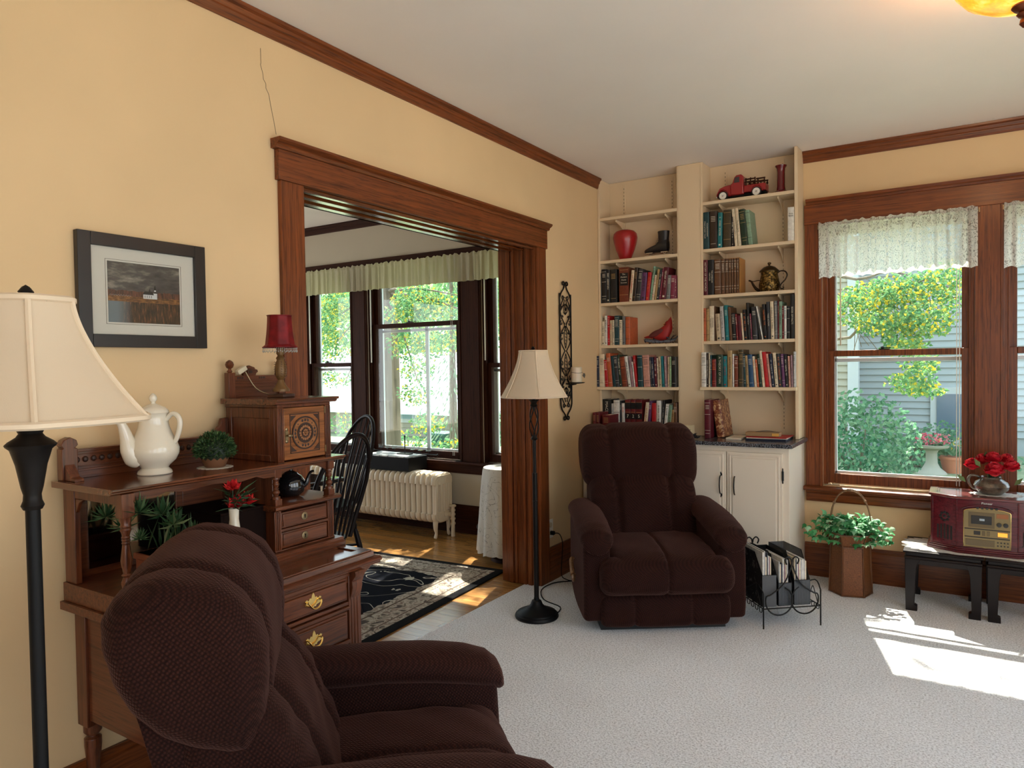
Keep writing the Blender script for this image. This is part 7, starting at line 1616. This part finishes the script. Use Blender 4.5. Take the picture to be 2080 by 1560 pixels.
for x_ in (-4.22, -3.23):
    for y_ in (1.88, 2.89):
        m = MB(); m.lathe([(.03, .008), (.035, .05), (.022, .12), (.035, .35), (.028, .5), (.04, .56), (.04, .66)], (x_, y_, 0), 16); obj('leg', m, black_wood, tb)
for i, (x_, y_, r) in enumerate(((-3.30, 2.62, .1), (-3.72, 2.86, .0))):
    m = MB(); m.box(x_-.15, x_+.15, y_-.11, y_+.11, .7505, .753); tag(obj('placemat', m, flat('placemat_pale', (.60, .60, .56), .6)), ['pale placemat at the near side of the dining table', 'pale placemat at the window side of the dining table'][i], 'placemat', 'placemats on the dining table')

# ------------------------------------------------------------------ curtains
def valance(name, x0, x1, z1a, z0a, yw, label, mt, waves, amp, scal=0, ruffle=.012):
    m = MB(); rn = random.Random(int(abs(x0*100))); ph = [rn.uniform(0, 6) for _ in range(4)]
    nx = int((x1-x0)*260)
    def fn(a, b):
        x = x0+(x1-x0)*a; k = .35+.65*b; w_ = amp*k*(math.sin(a*waves*2*PI+ph[0])+.5*math.sin(a*waves*2*PI*1.7+ph[1])+.35*math.sin(a*waves*2*PI*.43+ph[2]))
        top = z1a+ruffle*.45*(.6*math.sin(a*waves*7+ph[3])+.5*math.sin(a*waves*4.3+ph[1])+.3*math.sin(a*waves*11.7))*(1 if b < .05 else 0)
        z = top-(top-z0a-scal*(abs(math.sin(a*waves*PI*.9))))*b
        return (x, yw-.018+w_-(.006 if .06 < b < .14 else 0), z)
    m.grid(fn, nx, 22)
    o = obj(name, m, mt, ang=80); tag(o, label, 'curtain'); return o
vlace = bpy.data.materials.new('valance_lace'); vlace.use_nodes = True; lacemat(vlace, (55, 55, 34), (.95, .93, .90), .42, .60, .42, .65)
va = valance('valance', -.790, .058, 2.268, 1.915, YF-.012, 'sheer white lace valance over the full oak window', vlace, 15, .007, .01)
vb = valance('valance', .182, 1.02, 2.268, 1.90, YF-.012, 'sheer white lace valance cut off by the right picture edge', vlace, 15, .007, .01)
for x0_, x1_, o_ in ((-.795, .066, va), (.178, 1.03, vb)):
    m = MB(); m.tube([(x0_, YF-.020, 2.245), (x1_, YF-.020, 2.245)], .005, 8); m.box(x1_-.004, x1_+.002, YF-.024, YF, 2.232, 2.258); m.box(x0_-.002, x0_+.004, YF-.024, YF, 2.232, 2.258); obj('curtain_rod', m, oldbrass, o_)
vcot = mat('cream_cotton', (.50, .46, .34), .9)
t_ = vcot.node_tree.nodes.new('ShaderNodeBsdfTranslucent'); t_.inputs[0].default_value = (.72, .64, .38, 1); x_ = vcot.node_tree.nodes.new('ShaderNodeMixShader'); x_.inputs[0].default_value = .30
L(vcot, BS(vcot).outputs[0], x_.inputs[1]); L(vcot, t_.outputs[0], x_.inputs[2]); L(vcot, x_.outputs[0], vcot.node_tree.nodes['Material Output'].inputs[0])
valance('valance', -5.56, -2.56, 2.318, 2.085, YG-.03, 'long gathered cream cotton valance across the dining windows', vcot, 46, .011, .006, .018)
# ------------------------------------------------------------------ garden and neighbours
GZ = -.75
gm_ = mat('lawn', (.16, .26, .07), .95); _v = coords(gm_, (1, 1, 1)); L(gm_, ramp(gm_, noise(gm_, _v, 6, 5, .7), [(.35, (.15, .20, .10)), (.65, (.27, .31, .18))]), BS(gm_).inputs['Base Color'])
m = MB(); m.box(-45, 25, 5.12, 60, GZ-.1, GZ); struct(obj('ground', m, gm_, smooth=False), 'sunlit green lawn outside the windows')
m = MB(); m.box(-45, 25, -25, 5.12, GZ-.12, GZ-.02); struct(obj('ground_yard', m, flat('neutral_bounce_grey', (.42, .41, .40), .9), smooth=False), 'unseen neutral grey ground added to keep green out of the bounced light')  # unseen ground, made neutral grey so bounced light is less green
def siding(root, x0, x1, y, z0, z1, h, mt, sgn=-1, axis='x'):
    z = z0; first = None
    m = MB()
    if axis == 'x': m.ext([(y, 0), (y+sgn*.050, 0), (y+sgn*.010, h+.012), (y, h+.012)][::(1 if sgn > 0 else -1)], 'x', x0, x1)
    else: m.ext([(y, 0), (y+sgn*.050, 0), (y+sgn*.010, h+.012), (y, h+.012)][::(1 if sgn > 0 else -1)], 'y', x0, x1)
    me = mesh('plank', m, mt, False)
    while z < z1: o = put('plank', me, root); o.location = (0, 0, z) if not root.get('_w') else (0, 0, z); z += h
sid_b = flat('siding_blue_grey', (.30, .35, .36), .8); sid_y = flat('siding_cream', (.31, .30, .23), .8); trimw = flat('house_trim_white', (.42, .46, .46), .7)
nh = thing('house', 'neighbour house with pale blue grey clapboards behind the garden', 'house', (0, 15, GZ))
m = MB(); m.box(-3.9, 11, 19.03, 26, GZ, 6.6); obj('walls', m, sid_b, nh, smooth=False)
siding(nh, -3.7, 11, 19.03, GZ+.4, 6.5, .155, sid_b)
m = MB(); m.box(-3.95, -3.68, 18.98, 19.1, GZ, 6.6); obj('corner_board', m, trimw, nh)
hwx = [ay(u, 860, 19).x for u in (1890, 1903, 1958)]; hz = [ay(1920, v, 19).z for v in (905, 890, 800)]
m = MB(); m.box(hwx[0], hwx[2]+.45, 18.93, 19.05, hz[0], hz[2]+.15); wf = obj('window', m, trimw, nh)
m = MB(); m.box(hwx[1], hwx[2]+.25, 18.90, 18.94, hz[1], hz[2]); obj('pane', m, mat('far_glass', (.10, .15, .20), .1), wf)
m = MB(); m.ext([(18.2, 6.4), (22.5, 9.9), (26.8, 6.4), (26.8, 6.6), (22.5, 10.15), (18.2, 6.6)], 'x', -4.4, 11.5); obj('roof', m, flat('roof_grey', (.14, .14, .15)), nh)
nh2 = thing('house', 'cream clapboard house at the left edge of the garden view', 'house', (-6, 19, GZ))
xr2 = ay(1724, 760, 17).x
m = MB(); m.box(-9.2, xr2-.05, 17.03, 18.9, GZ, 6.6); obj('walls', m, sid_y, nh2, smooth=False)
siding(nh2, -9.2, xr2, 17.03, GZ+.4, 6.5, .15, sid_y)
m = MB(); m.box(xr2-.02, xr2+.19, 16.97, 17.2, GZ, 6.6); obj('corner_board', m, trimw, nh2)
# garage seen through the dining windows
gx0, gx1 = -26.0, -9.6; gyy = 17.0
gg = thing('garage', 'cream clapboard garage with small window beyond the dining windows', 'building', (-14, gyy, GZ))
gzt = ay(900, 838, gyy).z
m = MB(); m.box(gx0, gx1, gyy+.03, gyy+7, GZ-.3, gzt); obj('walls', m, sid_y, gg, smooth=False)
siding(gg, gx0, gx1, gyy+.03, GZ-.3, gzt-.15, .14, sid_y)
gw0 = ay(815, 850, gyy); gw1 = ay(843, 832, gyy)
m = MB(); m.box(gw0.x-.1, gw1.x+.1, gyy-.04, gyy+.02, gw0.z-.12, gw1.z+.10); wf = obj('window', m, trimw, gg)
m = MB(); m.box(gw0.x, gw1.x, gyy-.06, gyy-.03, gw0.z, gw1.z); obj('pane', m, mat('far_glass_blue', (.16, .28, .36), .15), wf)
zr_ = ay(900, 800, gyy).z
m = MB(); m.ext([(gyy-.5, gzt-.05), (gyy-.5, gzt+.14), (gyy+3.6, gzt+1.9), (gyy+7.6, gzt+.14), (gyy+7.6, gzt-.05), (gyy+3.6, gzt+1.7)], 'x', gx0-.4, gx1+.4); obj('roof', m, flat('roof_pale', (.55, .60, .62), .6), gg)
bn = ay(899, 900, 15.4)
tb_ = thing('trash_bin', 'dark green wheeled trash bin against the garage', 'bin', (bn.x, 15.4, GZ))
zt_ = ay(899, 878, 15.4).z
bm_ = flat('bin_green', (.02, .08, .07), .5)
m = MB(); m.add([(bn.x-.24, 15.2, GZ), (bn.x+.24, 15.2, GZ), (bn.x+.24, 15.65, GZ), (bn.x-.24, 15.65, GZ), (bn.x-.30, 15.1, zt_-.08), (bn.x+.30, 15.1, zt_-.08), (bn.x+.30, 15.75, zt_-.08), (bn.x-.30, 15.75, zt_-.08)], [(0, 3, 2, 1), (4, 5, 6, 7), (0, 1, 5, 4), (1, 2, 6, 5), (2, 3, 7, 6), (3, 0, 4, 7)]); obj('bin_body', m, bm_, tb_, .01)
m = MB(); m.box(bn.x-.32, bn.x+.32, 15.05, 15.78, zt_-.08, zt_); obj('lid', m, bm_, tb_, .02)
# foliage helpers
def scatter(m, c, rx, ry, rz, n, ls, rn, drop=.4, shell=0):
    c = Vector(c)
    for i in range(n):
        while True:
            p = Vector((rn.uniform(-1, 1), rn.uniform(-1, 1), rn.uniform(-1, 1)))
            if shell < p.length < 1: break
        q = c+Vector((p.x*rx, p.y*ry, p.z*rz)); d_ = Vector((rn.uniform(-1, 1), rn.uniform(-1, .3), rn.uniform(-1, .3+(1-drop))))
        m.leaf(q, d_, ls*rn.uniform(.7, 1.3), ls*rn.uniform(.5, .8), up=(rn.uniform(-.5, .5), -1, rn.uniform(-.2, 1)))
gl_ = [(0, (.06, .19, .09)), (.40, (.12, .29, .12)), (.76, (.22, .38, .13)), (.88, (.52, .46, .06)), (1, (.70, .50, .03))]
tree_leaf = leafmat('maple_leaves', gl_, .5)
green_leaf = leafmat('green_leaves', [(0, (.05, .17, .09)), (.6, (.13, .30, .17)), (1, (.26, .42, .26))], .45)
bark = wood('bark', (.10, .08, .06), (.22, .19, .15), 'z', .9, .12, .6, 0)
rn = random.Random(11)
# maple whose branch hangs before the living room window
t = thing('maple_tree', 'maple tree branch with green and yellow leaves outside the window', 'tree', (-3.3, 10.0, GZ))
m = MB(); m.tube([(-3.2, 10.6, GZ), (-3.15, 10.5, 2.2), (-3.2, 10.3, 4.5), (-2.9, 10, 7)], [.30, .24, .20, .12], 12); obj('trunk', m, bark, t)
brs = []
for i, (u0_, v0_, u1_, v1_) in enumerate(((1690, 690, 1900, 560), (1700, 620, 1880, 600), (1690, 640, 1860, 720), (1700, 560, 1930, 585), (1760, 640, 1880, 700))):
    a = ay(u0_, v0_, 9.8); b = ay(u1_, v1_, 9.0+.2*i); md = (a+b)/2+Vector((0, 0, .12)); brs.append((a, md, b))
    q = MB(); q.tube([Vector((-3.15, 10.4, 2.6+.3*i)), a, md, b], [.03, .02, .012, .005], 6)
    for j in range(7):
        s_ = a+(b-a)*rn.uniform(.2, 1); q.tube([s_, s_+Vector((rn.uniform(-.1, .35), rn.uniform(-.2, .1), rn.uniform(-.4, .1)))], .004, 4)
    obj('branch', q, bark, t)
m = MB()
for (u_, v_, rx_, rz_, n_) in ((1780, 600, .40, .18, 330), (1860, 590, .45, .22, 380), (1800, 655, .38, .16, 300), (1880, 650, .30, .20, 260), (1730, 630, .22, .22, 150), (1835, 700, .24, .14, 170), (1870, 740, .20, .14, 120), (1850, 775, .26, .12, 130), (1880, 795, .22, .06, 70), (1925, 560, .22, .16, 150), (1935, 610, .12, .14, 60)):
    scatter(m, ay(u_, v_, 9.2+rn.uniform(-.3, .3)), rx_, .35, rz_, int(n_*2.1), .052, rn, .5)
obj('leaves', m, tree_leaf, t, kind='stuff', smooth=False)
m = MB()
for k_ in range(26): scatter(m, (rn.uniform(-4.5, 3.2), rn.uniform(6.6, 10.5), rn.uniform(4.6, 7.5)), 1.0, 1.0, .6, 230, .12, rn)
obj('crown_leaves', m, tree_leaf, t, kind='stuff', smooth=False)
# tree beyond the dining windows
t = thing('shade_tree', 'big tree with rough trunk and yellow green leaves beyond the dining windows', 'tree', (-9, 9.5, GZ))
p0 = ay(790, 900, 8.6); p1 = ay(785, 620, 8.6)
m = MB(); m.tube([(p0.x, 8.6, GZ), (p0.x, 8.6, p0.z), (p1.x, 8.6, p1.z), (p1.x-.1, 8.6, 4.5), (p1.x+.2, 8.5, 7)], [.26, .20, .18, .17, .12], 14); obj('trunk', m, bark, t)
q = MB(); a = ay(790, 700, 8.6)
for (u_, v_, y_) in ((900, 640, 8.2), (870, 720, 8.3), (690, 640, 8.8), (680, 700, 8.7), (990, 650, 8), (850, 780, 8.2), (820, 600, 8.2), (700, 780, 8.7), (930, 600, 8)):
    b = ay(u_, v_, y_); q.tube([Vector((p1.x, 8.6, 2.6)), (a+b)/2+Vector((0, 0, .5)), b], [.035, .018, .006], 6)
obj('branches', q, bark, t)
m = MB()
for (u_, v_, rx_, rz_, n_, y_) in ((660, 620, .6, .4, 260, 9.4), (695, 660, .5, .5, 220, 9.4), (665, 640, .45, .35, 260, 8.8), (690, 700, .40, .28, 220, 8.8), (680, 770, .40, .16, 110, 8.8), (650, 700, .4, .5, 200, 9.5), (700, 610, .4, .3, 220, 9), (850, 610, .45, .22, 260, 8.2), (820, 640, .35, .2, 160, 8.2), (905, 625, .45, .22, 200, 8.2), (880, 700, .32, .22, 150, 8.2), (850, 750, .25, .20, 110, 8.2), (845, 800, .22, .20, 90, 8.2), (870, 860, .20, .16, 80, 8.2), (825, 700, .25, .25, 110, 8.2), (1000, 620, .3, .3, 150, 7.8), (1000, 680, .25, .2, 80, 7.8), (920, 690, .2, .15, 60, 8), (700, 860, .2, .2, 60, 8.8), (640, 640, .6, .6, 250, 11), (700, 560, .8, .5, 250, 10)):
    scatter(m, ay(u_, v_, y_+rn.uniform(-.2, .2)), rx_, .35, rz_, int(n_*2.6), .055, rn, .5)
obj('leaves', m, tree_leaf, t, kind='stuff', smooth=False)
m = MB()
for k_ in range(26): scatter(m, (rn.uniform(-9.5, -3.6), rn.uniform(6.2, 10), rn.uniform(4.4, 7.5)), 1.1, 1.0, .6, 270, .12, rn)
obj('crown_leaves', m, tree_leaf, t, kind='stuff', smooth=False)
# spruce and shrubs
p = ay(922, 900, 11.5); t = thing('spruce', 'drooping pale spruce beside the garage', 'tree', (p.x, 11.5, GZ))
m = MB(); m.tube([(p.x, 11.5, GZ), (p.x, 11.5, 4.2)], [.10, .02], 8); obj('trunk', m, bark, t)
m = MB()
for i in range(900):
    z_ = rn.uniform(GZ+.3, 4.1); r = (4.2-z_)*.16+.06; a = rn.uniform(0, 2*PI); q_ = rn.uniform(.1, 1)*r; m.leaf((p.x+q_*math.cos(a), 11.5+q_*math.sin(a), z_), (math.cos(a), math.sin(a), -1.2), rn.uniform(.10, .2), .03)
obj('needles', m, leafmat('spruce_needles', [(0, (.12, .22, .14)), (1, (.30, .42, .26))], .3), t, kind='stuff', smooth=False)
def shrub(u_, v_, y_, rx_, rz_, n_, mt, label, ls=.09):
    c = ay(u_, v_, y_); t = thing('shrub', label, 'shrub', (c.x, y_, GZ)); m = MB()
    for i in range(9): m.tube([(c.x, y_, GZ), (c.x+rn.uniform(-.6, .6)*rx_, y_+rn.uniform(-.3, .3), c.z+rn.uniform(-.3, .5)*rz_)], .012, 5)
    obj('stems', m, bark, t); m = MB(); scatter(m, c, rx_, rx_*.6, rz_, n_, ls, rn, .6, .35); obj('leaves', m, mt, t, kind='stuff', smooth=False); return t
shrub(1745, 905, 13.5, 1.0, .95, 1900, green_leaf, 'large leafy green bush at the left of the garden')
shrub(1835, 925, 16.0, .8, .55, 650, green_leaf, 'lower green bush between the large bush and the pedestal planter')
shrub(1935, 910, 17.3, .9, .55, 700, green_leaf, 'green bush below the blue grey house window')
shrub(830, 900, 12.5, .5, .35, 170, tree_leaf, 'yellow green shrub in front of the garage')
shrub(925, 915, 10.5, .6, .22, 240, tree_leaf, 'low yellow shrub beside the trash bin')
shrub(1000, 880, 9.5, .35, .35, 260, green_leaf, 'green shrub seen through the narrow right dining window', .07)
# pedestal planter with pink flowers, terracotta pot
pp_ = ay(1892, 962, 10.3); pz = az(1892, 962, GZ); py_ = pz.y
pdl = thing('pedestal_planter', 'stone pedestal planter of pink flowers in the garden', 'planter', (pz.x, py_, GZ))
dpt = _f.dot(pz-CAM)/F_PX; zc_ = lambda v: zat(1892, v, pz.x, pz.y)
m = MB(); m.lathe([(28*dpt, GZ), (26*dpt, GZ+4*dpt), (16*dpt, GZ+12*dpt), (11*dpt, GZ+22*dpt), (10*dpt, zc_(920)), (13*dpt, zc_(914)), (30*dpt, zc_(908)), (32*dpt, zc_(903)), (0, zc_(904))], (pz.x, pz.y, 0), 24); obj('stone_pedestal', m, flat('pale_stone', (.30, .30, .24), .9), pdl)
m = MB(); 
for i in range(120): a = rn.uniform(0, 2*PI); m.leaf((pz.x+rn.uniform(-24, 24)*dpt, pz.y+rn.uniform(-20, 20)*dpt, zc_(903)), (math.cos(a), math.sin(a), rn.uniform(-.4, .6)), .10, .06)
obj('foliage', m, green_leaf, pdl, kind='stuff', smooth=False)
m = MB()
for i in range(90): c = (pz.x+rn.uniform(-30, 30)*dpt, pz.y+rn.uniform(-22, 10)*dpt, zc_(rn.uniform(882, 905))); m.leaf(c, (rn.uniform(-1, 1), -1, rn.uniform(-.5, 1)), .07, .07)
obj('pink_blossoms', m, leafmat('pink_petals', [(0, (.60, .10, .16)), (1, (.85, .32, .36))], .3), pdl, kind='stuff', smooth=False)
pz = az(1936, 960, GZ); tp2 = thing('terracotta_planter', 'terracotta pot with yellow and red flowers at the sill end of the garden', 'planter', tuple(pz))
m = MB(); m.lathe([(.16, GZ), (.22, GZ+.26), (.24, GZ+.26), (.24, GZ+.31), (.20, GZ+.31), (0, GZ+.28)], (pz.x, pz.y, 0), 20); obj('pot', m, mat('terracotta_out', (.45, .16, .08), .8), tp2)
m = MB()
for i in range(60): a = rn.uniform(0, 2*PI); m.leaf((pz.x+rn.uniform(-.15, .15), pz.y+rn.uniform(-.15, .15), GZ+.32), (math.cos(a), math.sin(a), rn.uniform(.3, 1.4)), .2, .06)
obj('foliage', m, green_leaf, tp2, kind='stuff', smooth=False)
m = MB()
for i in range(24): m.leaf((pz.x+rn.uniform(-.3, .3), pz.y+rn.uniform(-.2, .1), GZ+rn.uniform(.42, .62)), (rn.uniform(-1, 1), -1, .4), .08, .08)
obj('blossoms', m, leafmat('mixed_petals', [(0, (.7, .5, .05)), (.6, (.8, .6, .1)), (.7, (.7, .05, .08)), (1, (.8, .1, .1))], .3), tp2, kind='stuff', smooth=False)
m = MB()
for k_ in range(60): scatter(m, (rn.uniform(-4, 3), rn.uniform(16.2, 17.8), GZ+.12), .4, .3, .22, 14, .10, rn)
gcv = obj('ground_cover', m, green_leaf, smooth=False); tag(gcv, 'low green ground cover along the neighbour house', 'plants', None, 'stuff')

far_leaf = leafmat('distant_leaves', [(0, (.16, .34, .14)), (.6, (.30, .50, .22)), (1, (.55, .62, .24))], .5)
for (x_, y_, r_, h_, lab) in ((-30, 25, 5.0, 8.0, 'distant tree left of the garage roof'), (-21, 25, 5.0, 6.5, 'distant tree behind the garage roof'), (-13.5, 26, 4.0, 7.5, 'distant tree behind the right end of the garage')):
    t = thing('background_tree', lab, 'tree', (x_, y_, GZ)); m = MB(); m.tube([(x_, y_, GZ), (x_, y_, h_*.6)], .25, 8); obj('trunk', m, bark, t)
    m = MB(); scatter(m, (x_, y_, h_*.62), r_, 2.2, h_*.42, 2300, .42, rn, .5); obj('crown_leaves', m, far_leaf, t, kind='stuff', smooth=False)
